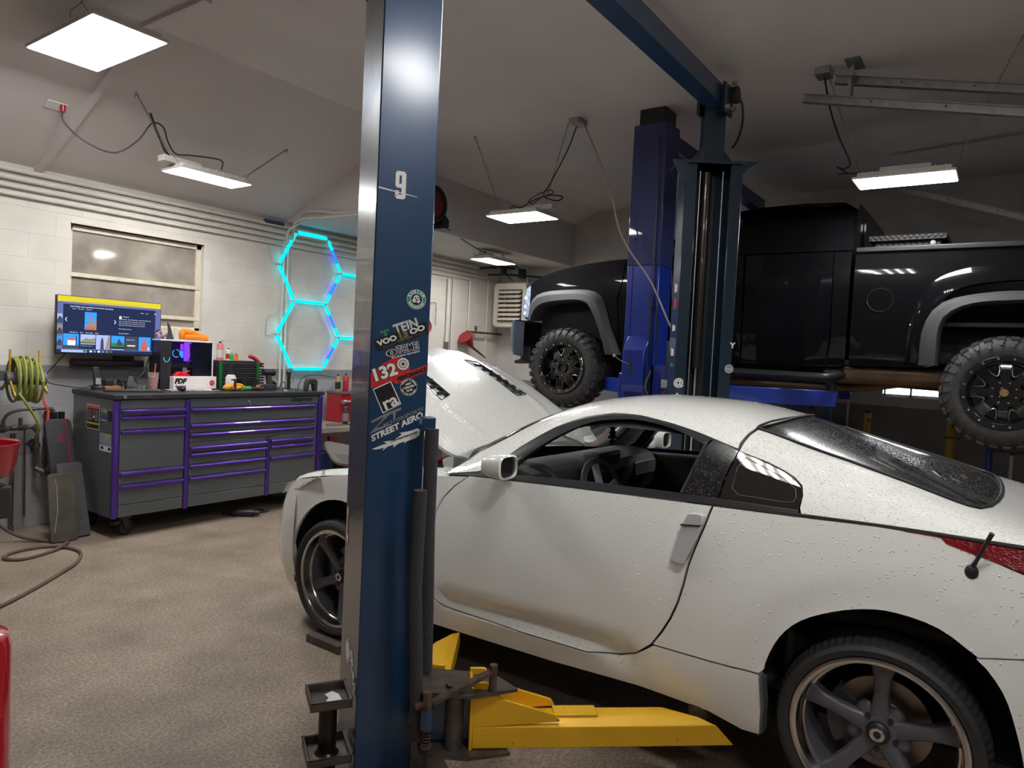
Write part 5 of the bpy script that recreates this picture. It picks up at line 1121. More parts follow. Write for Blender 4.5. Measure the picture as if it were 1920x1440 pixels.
fc = both_t(lambda: MB().lathe([(.0, 0), (.085, 0), (.088, -.004), (.094, -.006)], (TW(.845, 2.2)+.003, .845, 2.19), (1, 0, 0), 36), 'fuel_door', tp)
both_t(lambda: MB().tube([(TW(.845, 2.2)+.003, .845+.09*cos(t), 2.19+.09*sin(t)) for t in [2*pi*k/32 for k in range(32)]], .0015, 4, closed=True), 'fuel_door_seam', chrome)
# step bars
both_t(lambda: MB().tube(cr([(.86, 2.9, 1.60), (1.0, 2.82, 1.575), (1.02, 2.0, 1.575), (1.02, 1.3, 1.57), (.99, 1.17, 1.575), (.86, 1.10, 1.60)], 5), .038, 12), 'step_bar', blackm)
# mirror
def tmir():
    m = MB(); m.sphere((1.13, 2.66, 2.70), .12, (.9, .55, 1.1), 16, 12); m.beam((.92, 2.66, 2.64), (1.08, 2.66, 2.66), .05, .08); return m
both_t(tmir, 'side_mirror', black)
both_t(lambda: MB().tube(cr([(.955, 2.12, 2.30), (.985, 2.09, 2.305), (.985, 1.99, 2.305), (.955, 1.96, 2.30)], 4), .012, 8), 'door_pull', tp)
m = MB(); m.text('EST', (TC-.955, 2.89, 2.03), -Y_, Z_, .065, 0, bold=.003); m.build('door_badge', chrome, tk, smooth=0)
# chassis underneath
chs = mat('chassis_black', (.012, .011, .010), .7, .2, var=.4, vs=9, bump=.3, bs=30)
m = MB()
for s_ in (-1, 1): m.box(TC+s_*.45-.04, TC+s_*.45+.04, -1.2, 4.1, 1.55, 1.68)
for y in (-1.0, .6, 1.3, 2.2, 3.0, 4.0): m.box(TC-.45, TC+.45, y-.04, y+.04, 1.56, 1.66)
m.build('frame_rails', chs, tk, bev=.006)
m = MB(); m.box(TC-.90, TC+.90, 1.1, 3.0, 1.67, 1.75); m.box(TC-.75, TC+.75, 3.0, 4.05, 1.70, 2.3); m.build('cab_floor', chs, tk)
m = MB(); m.box(TC-.88, TC+.88, -1.2, 1.05, 1.72, 1.80); m.build('bed_floor', chs, tk)
both_t(lambda: MB().box(.55, .60, -.5, .52, 1.66, 2.2), 'inner_fender', dark); both_t(lambda: MB().box(.55, .60, 3.1, 4.1, 1.66, 2.3), 'inner_fender', dark)
m = MB(); m.cyl((TC-.7, .02, 1.50), (TC+.7, .02, 1.50), .05); m.sphere((TC+.05, .02, 1.50), .16, (1, 1, 1)); m.cyl((TC+.05, .1, 1.52), (TC+.05, 2.2, 1.58), .035); m.build('rear_axle', chs, tk)
m = MB()
for s_ in (-1, 1): m.beam((TC+s_*.45, 3.45, 1.50), (TC+s_*.72, 3.60, 1.44), .10, .05); m.beam((TC+s_*.45, 3.6, 1.72), (TC+s_*.72, 3.62, 1.66), .07, .04); m.cyl((TC+s_*.55, 3.55, 1.45), (TC+s_*.55, 3.55, 2.0), .045)
m.box(TC-.4, TC+.4, 3.2, 4.0, 1.45, 1.56); m.build('front_suspension', chs, tk)
brown = mat('tarnished_exhaust', (.13, .085, .055), .45, .7, var=.3, vs=6)
m = MB(); m.tube(cr([(6.55, 3.0, 1.53), (6.5, 2.2, 1.50), (6.45, 1.5, 1.49), (6.45, 1.0, 1.50), (6.4, .5, 1.58), (6.4, -.5, 1.62), (6.3, -1.2, 1.55)], 5), .035, 10); m.build('exhaust_pipe', brown, tk)
MB().box(6.15, 6.48, .35, 1.25, 1.53, 1.68).build('fuel_tank', brown, tk, bev=.05, seg=3)
# ------------------------------------------------ truck wheels
mill = mat('milled_edge', (.62, .62, .60), .25, 1); wblk = mat('gloss_black_wheel', (.012, .012, .013), .14, .2, 1)
tyre_t = mat('mud_tyre_rubber', (.040, .039, .038), .6, var=.25, vs=30, bump=.3, bs=60)
def truck_wheel(y, side_, cap=False, ang=0):
    A = V((side_, 0, 0)); c = V((TC+side_*1.035, y, 1.53)); u0, v0 = (Y_, Z_)
    P = lambda r, a, h=0: c+(u0*cos(a)+v0*sin(a))*r+A*h
    m = MB(); m.lathe([(.215, -.04), (.21, -.10), (.20, -.25)], c, A, 40); m.lathe([(.0, -.16), (.2, -.15)], c, A, 40); hub = m.build('wheel', wblk, tk)
    m = MB(); prof = [(.245, -.03), (.262, -.008), (.295, .0), (.33, -.004), (.362, -.02), (.382, -.045), (.388, -.075), (.388, -.24), (.36, -.29), (.28, -.31), (.245, -.30)]
    m.lathe(prof, c, A, 72)
    nb_ = 30
    for k in range(nb_):
        a = 2*pi*k/nb_; da = 2*pi/nb_*.33; j = .012*(k % 2)
        for (h0, h1, off) in ((-.012-j*.6, -.105, 0), (-.21, -.30+j, .5), (-.118, -.155, .3), (-.165, -.20, .8)):
            aa = a+off*2*pi/nb_; ro = .402; ri = .385 if h0 < -.1 else .372
            vs = [P(ri if h > -.05 else .385, t, h) for t in (aa-da, aa+da) for h in (h0, h1)]+[P(ro-(.012 if (h > -.05 or h < -.28) else 0), t, h) for t in (aa-da*.85, aa+da*.85) for h in (h0, h1)]
            m.add(vs, [(0, 1, 3, 2), (4, 6, 7, 5), (0, 4, 5, 1), (2, 3, 7, 6), (0, 2, 6, 4), (1, 5, 7, 3)])
        # sidewall lugs
        r0, r1_ = (.335, .368) if k % 2 else (.318, .366)
        q = [P(r0, a-da*.5, -.002), P(r0, a+da*.2, -.002), P(r1_, a+da*.8, -.022), P(r1_, a-da*.8, -.022)]
        m.add(q+[p+A*.011 for p in q], [(4, 5, 6, 7), (0, 1, 5, 4), (1, 2, 6, 5), (2, 3, 7, 6), (3, 0, 4, 7)])
    m.build('tyre', tyre_t, hub, smooth=30)
    m = MB(); m.lathe([(.258, -.012), (.258, .006), (.252, .010), (.225, .008), (.220, .0), (.214, -.05)], c, A, 60); m.build('beadlock_ring', wblk, hub)
    for k in range(16):
        a = 2*pi*(k+.5)/16+ang; n_ = MB(); n_.cyl(P(.240, a, .006), P(.240, a, .014), .0075, n=8); n_.build('ring_bolt', mill, hub)
    m = MB(); es_ = []
    for k in range(8):
        a = 2*pi*k/8+ang; w0, w1 = .19, .115
        pr = [(.06, .40, -.05), (.12, .24, -.045), (.175, .165, -.05), (.217, .185, -.058)]
        vs = []
        for (r, w_, h) in pr: vs += [P(r, a-w_, h-.05), P(r, a-w_, h), P(r, a+w_, h), P(r, a+w_, h-.05)]
        m.add(vs, [(i*4+j, i*4+(j+1) % 4, i*4+4+(j+1) % 4, i*4+4+j) for i in range(3) for j in range(4)])
        # milled V edges around the window between the spokes
        b = a+pi/8; hh = -.044; e = MB()
        e.tube([P(.205, b-.19, hh-.01), P(.155, b-.165, hh), P(.128, b-.06, hh+.002), P(.124, b, hh+.002), P(.128, b+.06, hh+.002), P(.155, b+.165, hh), P(.205, b+.19, hh-.01)], .0042, 6, rs=[.001, .003, .004, .0045, .004, .003, .001]); es_.append(e)
    m.lathe([(.0, -.05), (.05, -.045), (.10, -.045), (.115, -.06), (.115, -.1)], c, A, 40); m.build('spokes', wblk, hub, smooth=40); [q.build('milled_edge', mill, hub) for q in es_]
    m = MB()
    if cap: m.lathe([(0, .0), (.032, .0), (.04, -.008), (.045, -.05)], c, A, 24)
    else: m.lathe([(.0, -.12), (.040, -.12), (.043, -.02), (.048, -.02), (.052, -.05)], c, A, 24)
    cc = m.build('centre_cap' if cap else 'hub_bore', wblk if cap else black, hub)
    if cap: MB().cyl(P(0, 0, -.001), P(0, 0, .002), .026, n=20).build('cap_emblem', mat('gold_emblem', (.35, .22, .07), .4, .6, var=.5, vs=80), cc)
    for k in range(8 if cap else 6): a = 2*pi*(k+.5)/(8 if cap else 6); MB().cyl(P(.075, a, -.048), P(.075, a, -.036), .007, n=6).build('lug_nut', mill, hub)
truck_wheel(3.62, -1, False, .2); truck_wheel(.02, -1, True); truck_wheel(3.62, 1); truck_wheel(.02, 1)
# diamond plate toolbox across the bed: a thing of its own
dp = nt('diamond_plate'); dm, dt_, db = dp; N = dt_.nodes; Lk = dt_.links
inp(db, Base_Color=(.010, .010, .011), Roughness=.5, Metallic=.0); db.inputs['Specular IOR Level'].default_value = .2
tc = N.new('ShaderNodeTexCoord'); mp = N.new('ShaderNodeMapping'); mp.inputs['Rotation'].default_value = (rad(45), 0, 0); mp.inputs['Scale'].default_value = (1, 1, 1); Lk.new(tc.outputs['Object'], mp.inputs[0])
ck = N.new('ShaderNodeTexWave'); ck.wave_type = 'BANDS'; ck.bands_direction = 'Y'; ck.inputs['Scale'].default_value = 11; Lk.new(mp.outputs[0], ck.inputs[0])
ck2 = N.new('ShaderNodeTexWave'); ck2.bands_direction = 'Z'; ck2.inputs['Scale'].default_value = 11; Lk.new(mp.outputs[0], ck2.inputs[0])
mm = N.new('ShaderNodeMath'); mm.operation = 'MULTIPLY'; Lk.new(ck.outputs[1], mm.inputs[0]); Lk.new(ck2.outputs[1], mm.inputs[1])
bp = N.new('ShaderNodeBump'); bp.inputs['Strength'].default_value = 1; bp.inputs['Distance'].default_value = .003; Lk.new(mm.outputs[0], bp.inputs['Height']); Lk.new(bp.outputs[0], db.inputs['Normal'])
tb = thing('truck_toolbox', 'black diamond plate toolbox lying across the truck bed behind the cab', 'toolbox', (7.0, .7, 2.60))
MB().box(6.20, 7.80, .48, .93, 2.46, 2.655).build('box', dm, tb, bev=.004)
MB().box(6.17, 7.83, .44, .97, 2.655, 2.70).build('lid', dm, tb, bev=.004)
MB().cyl((6.20, .53, 2.63), (6.175, .53, 2.63), .018, n=16).build('lock', chrome, tb)
# ------------------------------------------------ rolling tool chest
cg = mat('chest_graphite', (.105, .118, .124), .32, .1, .3, var=.05, vs=3); pur = mat('anodised_purple', (.09, .03, .33), .28, .5, .5); topm = mat('worktop_black', (.028, .028, .03), .5, bump=.2, bs=80)
cx0, cx1, cy0, cy1 = 2.73, 4.79, 5.745, 6.45
tc_ = thing('tool_chest', 'long graphite grey rolling tool chest with purple drawer pulls against the left wall', 'tool chest', (3.76, 6.1, 0))
body = MB().box(cx0, cx1, cy0+.012, cy1, .175, 1.125).build('body', cg, tc_, bev=.004)
m = MB().box(cx0-.012, cx1+.015, cy0-.02, cy1+.01, 1.125, 1.166); wt_ = m.build('worktop', topm, tc_, bev=.006)
MB().cyl((2.80, cy0-.022, 1.147), (2.80, cy0-.028, 1.147), .012, n=16).build('worktop_screw', steel, wt_)
for x0, x1, z0, z1 in ((2.722, 2.772, .17, 1.118), (3.318, 3.36, .165, 1.118), (4.742, 4.795, .165, 1.118), (4.138, 4.176, .17, .735)):
    MB().box(x0, x1, cy0-.012, cy0+.02, z0, z1).build('corner_trim', pur, tc_, bev=.012, seg=3)
def drawer(x0, x1, z0, z1, hz, hh=.034):
    o = MB().box(x0, x1, cy0-.002, cy0+.015, z0, z1).build('drawer', cg, tc_, bev=.003)
    if hz:
        m = MB(); m.prism([(0, hz), (-.020, hz-.003), (-.026, hz-.014), (-.022, hz-hh+.004), (-.004, hz-hh), (-.002, hz-hh)], (x0+.004, cy0-.001, 0), Y_, Z_, (x1-x0-.008, 0, 0)); m.build('drawer_pull', pur, o, bev=.002)
drawer(2.778, 3.314, 1.048, 1.12, 0)
for z0, z1, hz in ((.995, 1.045, 1.043), (.882, .991, .990), (.550, .878, .878), (.442, .546, .543), (.277, .438, .437)): drawer(2.778, 3.314, z0, z1, hz)
drawer(2.778, 3.314, .178, .273, 0)
drawer(3.364, 4.736, 1.042, 1.12, 0)
for z0, z1, hz in ((.906, 1.038, 1.037), (.824, .902, .900), (.742, .820, .819)): drawer(3.364, 4.70, z0, z1, hz)
for z0, z1, hz in ((.65, .738, .703), (.552, .646, .645), (.444, .548, .546), (.277, .44, .438)): drawer(3.364, 4.134, z0, z1, hz)
for z0, z1, hz in ((.657, .738, .711), (.550, .653, .652), (.277, .546, .544)): drawer(4.180, 4.70, z0, z1, hz)
drawer(3.364, 4.134, .178, .273, 0); drawer(4.180, 4.736, .178, .273, 0)
m = MB(); m.text('Snap-on', (4.53, cy0-.0035, 1.085), X_, Z_, .062, 0, bold=.004, shear=.35, fit=(.26, .052)); m.build('brand_lettering', black, body, smooth=0)
m = MB(); m.text('Snap-on', (2.98, cy0-.0215, 1.146), X_, Z_, .022, 0, bold=.0004, shear=.35); m.build('brand_lettering', grey, wt_, smooth=0)
m = MB(); m.cyl((3.93, cy0-.003, 1.085), (3.93, cy0-.010, 1.085), .013, n=16); m.tube([(3.93, cy0-.012, 1.085), (3.93, cy0-.03, 1.08), (3.93, cy0-.03, 1.05)], .004, 6); m.build('lock_and_key', steel, body)
# stickers on its left side
fx = cx0-.0015
def sq(m, y0, y1, z0, z1, k, e=0): m.add([(fx-e, y1, z0), (fx-e, y0, z0), (fx-e, y0, z1), (fx-e, y1, z1)], [(0, 1, 2, 3)], k)
SM = [black, mat('sticker_orange', (.55, .12, .05), .4), mat('sticker_yellow', (.6, .42, .05), .4), wht, redS, mat('sticker_olive', (.12, .16, .10), .4), mat('sticker_navy', (.05, .07, .16), .4), mat('sticker_sky', (.25, .35, .45), .4)]
m = MB(); sq(m, 5.98, 6.20, .86, 1.06, 3); sq(m, 5.985, 6.195, .865, 1.055, 0, .0004); sq(m, 5.985, 6.195, 1.03, 1.055, 1, .0008); sq(m, 5.985, 6.195, .90, .915, 2, .0008)
for k in range(6): sq(m, 6.00, 6.06, .935+.015*k, .938+.015*k, 3, .0008); sq(m, 6.12, 6.18, .935+.015*k, .938+.015*k, 3, .0008)
for (y, z) in ((6.09, .99), (6.08, .96), (6.10, .945), (6.085, 1.01)): sq(m, y-.012, y+.012, z-.008, z+.012, 4 if z != .96 else 3, .0012)
m.text('!', (fx-.0014, 6.14, .885), -Y_, Z_, .022, 3, bold=.001); m.build('safety_sticker', SM, body, smooth=0)
m = MB(); sq(m, 5.85, 5.965, 1.0, 1.055, 5); m.text('C·220', (fx-.0006, 5.905, 1.025), -Y_, Z_, .036, 3); sq(m, 5.86, 5.965, .93, .985, 6); sq(m, 5.87, 5.955, .945, .952, 3, .0004); sq(m, 5.855, 5.89, .925, .945, 5, .0006); m.build('small_stickers', SM, body, smooth=0) if 0 else m.build('sticker', SM, body, smooth=0)
m = MB(); sq(m, 5.775, 5.845, .95, 1.03, 0); m.text('The Toolbox', (fx-.0004, 5.81, 1.04), -Y_, Z_, .012, 3); m.lathe([(.0, 0), (.018, 0)], (fx-.0008, 5.81, .985), (1, 0, 0), 20); m.build('sticker', SM, body, smooth=0)
m = MB(); sq(m, 5.775, 5.97, .745, .845, 7); sq(m, 5.80, 5.87, .80, .84, 2, .0005); sq(m, 5.775, 5.97, .70, .745, 3, .0)
for k in range(3): m.add([(fx-.0006, 5.95-.06*k+a, .715+b) for a, b in ((0, 0), (.0, .012), (-.015, .024), (-.035, .024), (-.05, .010), (-.05, 0))], [(0, 1, 2, 3, 4, 5)], 0 if k != 1 else 3)
m.build('sticker', SM, body, smooth=0)
def caster(x, y, rz):
    t = rz; d = V((cos(t), sin(t), 0)); n_ = V((-sin(t), cos(t), 0)); c = V((x, y, .066))+d*.03
    m = MB(); m.lathe([(.0, -.026), (.03, -.026), (.035, -.02), (.052, -.02), (.055, -.026), (.063, -.024), (.066, -.01), (.066, .01), (.063, .024), (.055, .026), (.052, .02), (.035, .02), (.03, .026), (0, .026)], c, n_, 30); o = m.build('caster', black, tc_)
    m = MB(); m.beam(c+n_*.036-d*.01, V((x, y, .15))+n_*.036, .05, .006, n_); m.beam(c-n_*.036-d*.01, V((x, y, .15))-n_*.036, .05, .006, n_); m.cbox((x, y, .155), (.10, .10, .035), t); m.cyl(c-n_*.042, c+n_*.042, .01, n=8); m.cbox((x-.06*d.x, y-.06*d.y, .12), (.07, .05, .03), t); m.build('caster_fork', black, o, bev=.003)
for x, y, a in ((2.86, 5.85, .3), (4.55, 5.85, .3), (2.86, 6.35, 1.), (4.62, 6.35, 1.2), (3.75, 6.35, .8)): caster(x, y, a)
# ------------------------------------------------ television, sound bar
tv = thing('television', 'wall-mounted television showing a dark browser page with photos of old towers', 'television', (3.0, 6.40, 1.7))
tx0, tx1, tz0, tz1 = 2.565, 3.44, 1.457, 1.947
MB().box(tx0, tx1, 6.405, 6.44, tz0, tz1).build('casing', black, tv, bev=.006)
MB().box(2.95, 3.15, 6.44, YW-.002, 1.6, 1.8).build('wall_mount', black, tv)
E_ = lambda n, c, s: emis('screen_'+n, c, s)
SCM = [E_('navy', (.012, .018, .05), 1), E_('yellow', (.62, .52, .03), .7), E_('lilac', (.10, .12, .28), .8), E_('sky', (.03, .22, .75), .9), E_('white', (.8, .82, .9), .7), E_('stone', (.35, .25, .18), .6), E_('shade', (.05, .06, .08), .7), E_('green', (.05, .18, .06), .7), E_('brick', (.45, .12, .08), .7), E_('pale', (.35, .42, .75), .7)]
m = MB(); sw_ = tx1-tx0-.016; sh_ = tz1-tz0-.022; sx = lambda u: tx0+.008+sw_*u; sz = lambda v: tz0+.016+sh_*v
def sr(u0, u1, v0, v1, k, l=0): y = 6.4040-.0003*l; m.add([(sx(u0), y, sz(v0)), (sx(u1), y, sz(v0)), (sx(u1), y, sz(v1)), (sx(u0), y, sz(v1))], [(0, 1, 2, 3)], k)
def sp_(pts, k, l): y = 6.4040-.0003*l; m.add([(sx(a), y, sz(b)) for a, b in pts], [tuple(range(len(pts)))], k)
def stx(s, u, v, h, k=4, al='LEFT'): m.text(s, (sx(u), 6.4040-.0015, sz(v)), X_, Z_, h, k, align=al)
sr(0, 1, 0, 1, 2); sr(0, 1, .90, 1, 1, 1); sr(.0, .58, .945, 1, 1, 2); sr(.12, .8, .915, .922, 5, 2); sr(.05, .945, .07, .86, 0, 2)
for i, (k1, k2) in enumerate(((6, 3), (6, 5), (6, 9))): sr(.0, .045, .12+.2*i, .28+.2*i, k2, 2); sp_([(.0, .12+.2*i), (.045, .12+.2*i), (.045, .20+.2*i), (.02, .25+.2*i), (0, .17+.2*i)], 6, 3)
sr(.955, 1, .10, .5, 6, 2); sr(.955, 1, .30, .42, 3, 3)
stx('Listed flight space guidebook of ancient city places', .11, .825, .017); stx('source  ·  City tower  ·  Ratings 15', .13, .785, .011)
stx('Share      Save', .79, .79, .012); stx('×', .93, .79, .03); stx('‹', .065, .60, .07); stx('›', .52, .60, .07)
sr(.245, .355, .42, .74, 3, 3); sp_([(.25, .42), (.25, .50), (.285, .52), (.285, .60), (.30, .68), (.315, .60), (.315, .52), (.355, .62), (.355, .42)], 5, 4); sp_([(.285, .62), (.315, .62), (.30, .68)], 8, 5); sr(.25, .34, .42, .47, 8, 5)
stx('Visit Source     Save     View image     Share', .11, .365, .013); stx('Facebook', .61, .70, .013); stx('Places to visit - Stone Town City - Great Time Discovery', .57, .65, .012)
for k in range(3): stx('Guide to the oldest structures and squares of the old town', .57, .61-.035*k, .0095)
stx('More images on this site', .57, .47, .011); stx('See more below  ›', .57, .385, .013); m.lathe([(0, 0), (.012, 0)], (sx(.585), 6.402, sz(.685)), (0, 1, 0), 16)
m.m[-15:] = [4]*15
for i, (a, b_, kind) in enumerate(((.055, .195, 0), (.21, .35, 1), (.355, .49, 2), (.50, .63, 3), (.64, .76, 4), (.775, .90, 5))):
    sr(a, b_, .07, .335, (3, 9, 9, 3, 6, 3)[i], 3); w_ = b_-a
    if kind == 0: sr(a, b_, .07, .13, 6, 4); sr(a+.04, a+.11, .13, .22, 4, 4); sp_([(a+.035, .22), (a+.115, .22), (a+.10, .26), (a+.05, .26)], 8, 5); sr(a+.112, a+.122, .13, .30, 6, 5)
    if kind == 1: sr(a, b_, .17, .20, 7, 4); sp_([(a, .20), (a+.02, .23), (a+.05, .27), (a+.09, .25), (b_, .28), (b_, .19)], 5, 5); sr(a, b_, .07, .155, 0, 5); stx('A walking tour of the old', a+.005, .125, .009)
    if kind == 2: sp_([(a+.04, .07), (a+.045, .24), (a+.058, .30), (a+.07, .24), (a+.075, .07)], 6, 4); sp_([(b_-.05, .07), (b_, .07), (b_, .33), (b_-.02, .31)], 5, 4)
    if kind == 3: sr(a, b_, .12, .20, 7, 4); sp_([(a+.05, .15), (a+.06, .24), (a+.08, .29), (a+.09, .24), (a+.11, .2), (a+.11, .15)], 6, 5); sr(a, b_, .07, .13, 0, 5); sr(a, b_, .08, .088, 4, 6)
    if kind == 4: stx('Related searches', a+.01, .27, .010); sr(a+.02, b_-.02, .15, .17, 4, 4)
    if kind == 5: sp_([(a+.02, .07), (a+.03, .22), (a+.06, .28), (a+.085, .26), (a+.09, .07)], 8, 4); sr(a+.10, a+.11, .08, .14, 4, 4)
sr(0, 1, 0, .058, 0, 7); sr(.04, .27, .006, .052, 9, 8); stx('Type here to search', .07, .03, .013, 0); sr(.235, .265, .01, .05, 7, 9); stx('⊞', .012, .03, .016)
for i, k in enumerate((4, 3, 4, 3, 8, 7)): sr(.295+.038*i, .318+.038*i, .014, .046, k, 8)
stx('Monthly Report', .80, .032, .012)
m.build('screen', SCM, tv, smooth=0)
sb = thing('sound_bar', 'long black sound bar on the wall below the television', 'sound bar', (3.05, 6.52, 1.385))
m = MB(); m.prism(rrect(.10, .065, .02, 4), (2.755, 6.55, 1.385), Y_, Z_, (.59, 0, 0)); m.build('body', black, sb, bev=.004)
MB().box(2.77, 2.79, 6.58, YW-.001, 1.37, 1.40).build('bracket', black, sb); MB().box(3.09, 3.25, 6.50, 6.56, 1.42, 1.45).build('sensor_box', black, sb)
cord('black television cable hanging down to the chest top at far left', [(2.66, 6.43, 1.47), (2.63, 6.50, 1.40), (2.58, 6.55, 1.31), (2.55, 6.56, 1.26), (2.58, 6.54, 1.21), (2.66, 6.48, 1.19), (2.72, 6.42, 1.18), (2.80, 6.40, 1.178), (2.86, 6.40, 1.20), (2.92, 6.42, 1.23)], .004)
# ------------------------------------------------ hexagon lights
cyan = emis('led_cyan', (.0, .80, 1.0), 1.25); lblue = emis('led_blue', (.01, .10, 1.0), 1.6); clipm = mat('clear_clip', (.5, .52, .54), .3)
hx = thing('hexagon_light', 'glowing cyan and blue hexagon tube lights on the left wall behind the near post', 'led light', (5.3, 6.58, 2.1))
Rh = .437; c1 = (5.25, 2.50); c2h = (5.25, 1.74); c3 = (6.02, 2.12)
hexes = [c1, c2h, (5.907, 2.121), (5.907, 2.88)][:3]
ed = {}
for (hx0, hz0) in hexes:
    vts = [(hx0+Rh*cos(rad(60*k)), hz0+Rh*sin(rad(60*k))) for k in range(6)]
    for k in range(6):
        a, b_ = vts[k], vts[(k+1) % 6]; key = tuple(sorted([(round(a[0], 1), round(a[1], 1)), (round(b_[0], 1), round(b_[1], 1))])); ed.setdefault(key, (a, b_))
nodes = {}
for (a, b_) in ed.values():
    A = V((a[0], YW-.05, a[1])); B = V((b_[0], YW-.05, b_[1])); d = (B-A)
    bl = A.x > 5.3 and B.x > 5.3 and abs(d.z) > .2 and A.x < 5.75 and B.x < 5.75
    if bl:
        MB().cyl(A+d*.06, A+d*.30, .015, n=10).build('light_tube', cyan, hx); MB().cyl(A+d*.30, A+d*.68, .015, n=10).build('light_tube', lblue, hx); MB().cyl(A+d*.68, A+d*.94, .015, n=10).build('light_tube', cyan, hx)
    else: MB().cyl(A+d*.045, A+d*.955, .015, n=10).build('light_tube', cyan, hx)
    for p in (a, b_): nodes[(round(p[0], 1), round(p[1], 1))] = p
for p in nodes.values():
    m = MB(); m.sphere((p[0], YW-.05, p[1]), .02, (1, .8, 1), 10, 8); m.cyl((p[0], YW-.05, p[1]), (p[0], YW, p[1]), .008, n=8); m.build('connector', clipm, hx)
cord('thin white wire of the hexagon lights beside the upper left corner', [(4.70, YW-.01, 2.72), (4.71, YW-.012, 2.62), (4.76, YW-.012, 2.52), (4.80, YW-.02, 2.50)], .003, clipm, cat='wire', name='wire')
cord('thin white wire leading to the lower hexagon corner', [(4.90, YW-.05, 2.12), (4.86, YW-.04, 2.0), (4.72, YW-.012, 1.92), (4.70, YW-.012, 1.80), (4.70, YW-.012, 1.72), (4.80, YW-.03, 1.74)], .003, clipm, cat='wire', name='wire')
# ------------------------------------------------ hose reel and air plumbing
hr_ = thing('hose_reel', 'yellow and grey wall hose reel at the far left', 'hose reel', (2.25, 6.35, 1.27))
m = MB(); m.box(1.98, 2.25, 6.28, 6.62, 1.245, 1.32); m.build('wall_arm', mat('reel_grey', (.10, .10, .11), .5), hr_, bev=.004)
ym = mat('reel_yellow', (.55, .36, .03), .5)
RC = V((2.28, 6.22, 1.265)); RA = V((1, -.12, 0)).normalized(); RB = Z_.cross(RA).normalized()
for k, (a, s_) in enumerate(((95, -1), (215, -1), (335, -1), (85, 1), (205, 1), (325, 1))):
    d = RB*cos(rad(a))+Z_*sin(rad(a)); c = RC+RA*(.10*s_); MB().beam(c+d*.02, c+d*.225, .028, .012, RA).build('guide_arm', ym, hr_, bev=.003)
MB().cyl(RC-RA*.12, RC+RA*.14, .05, n=20).build('spool', grey, hr_)
hm = mat('lime_hose', (.24, .27, .045), .5, var=.15, vs=20)
pts = []; turns = 9
for i in range(turns*20+1):
    t = 2*pi*i/20; k = i/20; lay = (k % 4.5)/4.5; off = -.085+.17*(lay if int(k/4.5) % 2 == 0 else 1-lay); rr = .150+.016*int(k/4.5)+.012*sin(k*2.3+t*.5)
    pts.append(RC+RA*off+(RB*cos(t)+Z_*sin(t))*rr*(1+.05*sin(t+k))-Z_*.012)
pts += cr([pts[-1], RC+RA*-.07+RB*-.14-Z_*.10, V((2.31, 6.06, .95)), V((2.33, 6.10, .85)), V((2.345, 6.20, .795))], 6)[1:]
o = MB().tube(pts, .0105, 8).build('air_hose', hm); tag(o, 'lime green air hose coiled on the wall reel with its end hanging down', 'air hose')
pm_ = mat('dull_pipe', (.15, .125, .11), .45, .7, var=.3, vs=18, bump=.2, bs=40)
pl = thing('air_piping', 'dark steel compressed air pipes, fittings and valves on the wall below the hose reel', 'pipework', (2.4, 6.55, .8))
def pipe(name, pts, r=.014, fit=(), n=10, par=None, mt=None):
    m = MB(); m.tube(pts, r, n)
    for f in fit:
        i, t = int(f), f-int(f); p = V(pts[i]).lerp(V(pts[min(i+1, len(pts)-1)]), t); q = (V(pts[min(i+1, len(pts)-1)])-V(pts[i])).normalized() if i < len(pts)-1 else (V(pts[i])-V(pts[i-1])).normalized()
        m.cyl(p-q*.02, p+q*.02, r*1.55, n=8)
    return m.build(name, mt or pm_, par or pl)
pipe('header_pipe', [(2.18, 6.50, .83), (2.28, 6.50, .85), (2.45, 6.50, .855), (2.48, 6.50, .83), (2.49, 6.50, .50), (2.53, 6.48, .475), (2.60, 6.46, .45)], .015, (.3, .8, 1.2, 1.6, 2.5, 3.0, 3.4, 4, 4.7))
pipe('upper_pipe', cr([(2.22, 6.5, .84), (2.26, 6.5, .95), (2.34, 6.5, .99), (2.44, 6.5, 1.0)], 4)+[V((2.58, 6.5, 1.0)), V((2.60, 6.5, .97))], .012, (12, 13.5))
pipe('riser', [(2.33, 6.56, .0), (2.33, 6.56, .80)], .013, (.02, .97)); pipe('riser', [(2.56, 6.54, .50), (2.555, 6.54, .98)], .013, (.1, .5, .9)); pipe('drain_pipe', [(2.42, 6.58, .82), (2.43, 6.58, .1)], .007); pipe('drop_leg', [(2.56, 6.46, .46), (2.60, 6.44, .40)], .022)
for i, (x, z) in enumerate(((2.24, .84), (2.36, .85))):
    m = MB(); m.sphere((x, 6.5, z), .026, n=10, h=8); m.cyl((x, 6.5, z), (x, 6.42, z+.01), .012, n=8); m.beam((x-.05, 6.42, z+.01), (x+.03, 6.42, z+.03), .018, .008); m.cyl((x, 6.5, z), (x, 6.5, z+.08), .015, n=8); m.build('valve', pm_, pl)
m = MB(); m.sphere((2.345, 6.24, .76), .026, n=10, h=8); m.cyl((2.345, 6.20, .80), (2.345, 6.26, .75), .013, n=8); m.cyl((2.345, 6.26, .75), (2.44, 6.48, .72), .012, n=8); m.beam((2.30, 6.22, .76), (2.33, 6.22, .74), .02, .03); m.cyl((2.345, 6.24, .74), (2.35, 6.24, .68), .012, n=8); m.build('quick_coupler', blackm, pl)
rg = thing('air_regulator', 'black air regulator with a round white gauge on the wall beside the creepers', 'regulator', (2.62, 6.5, .85))
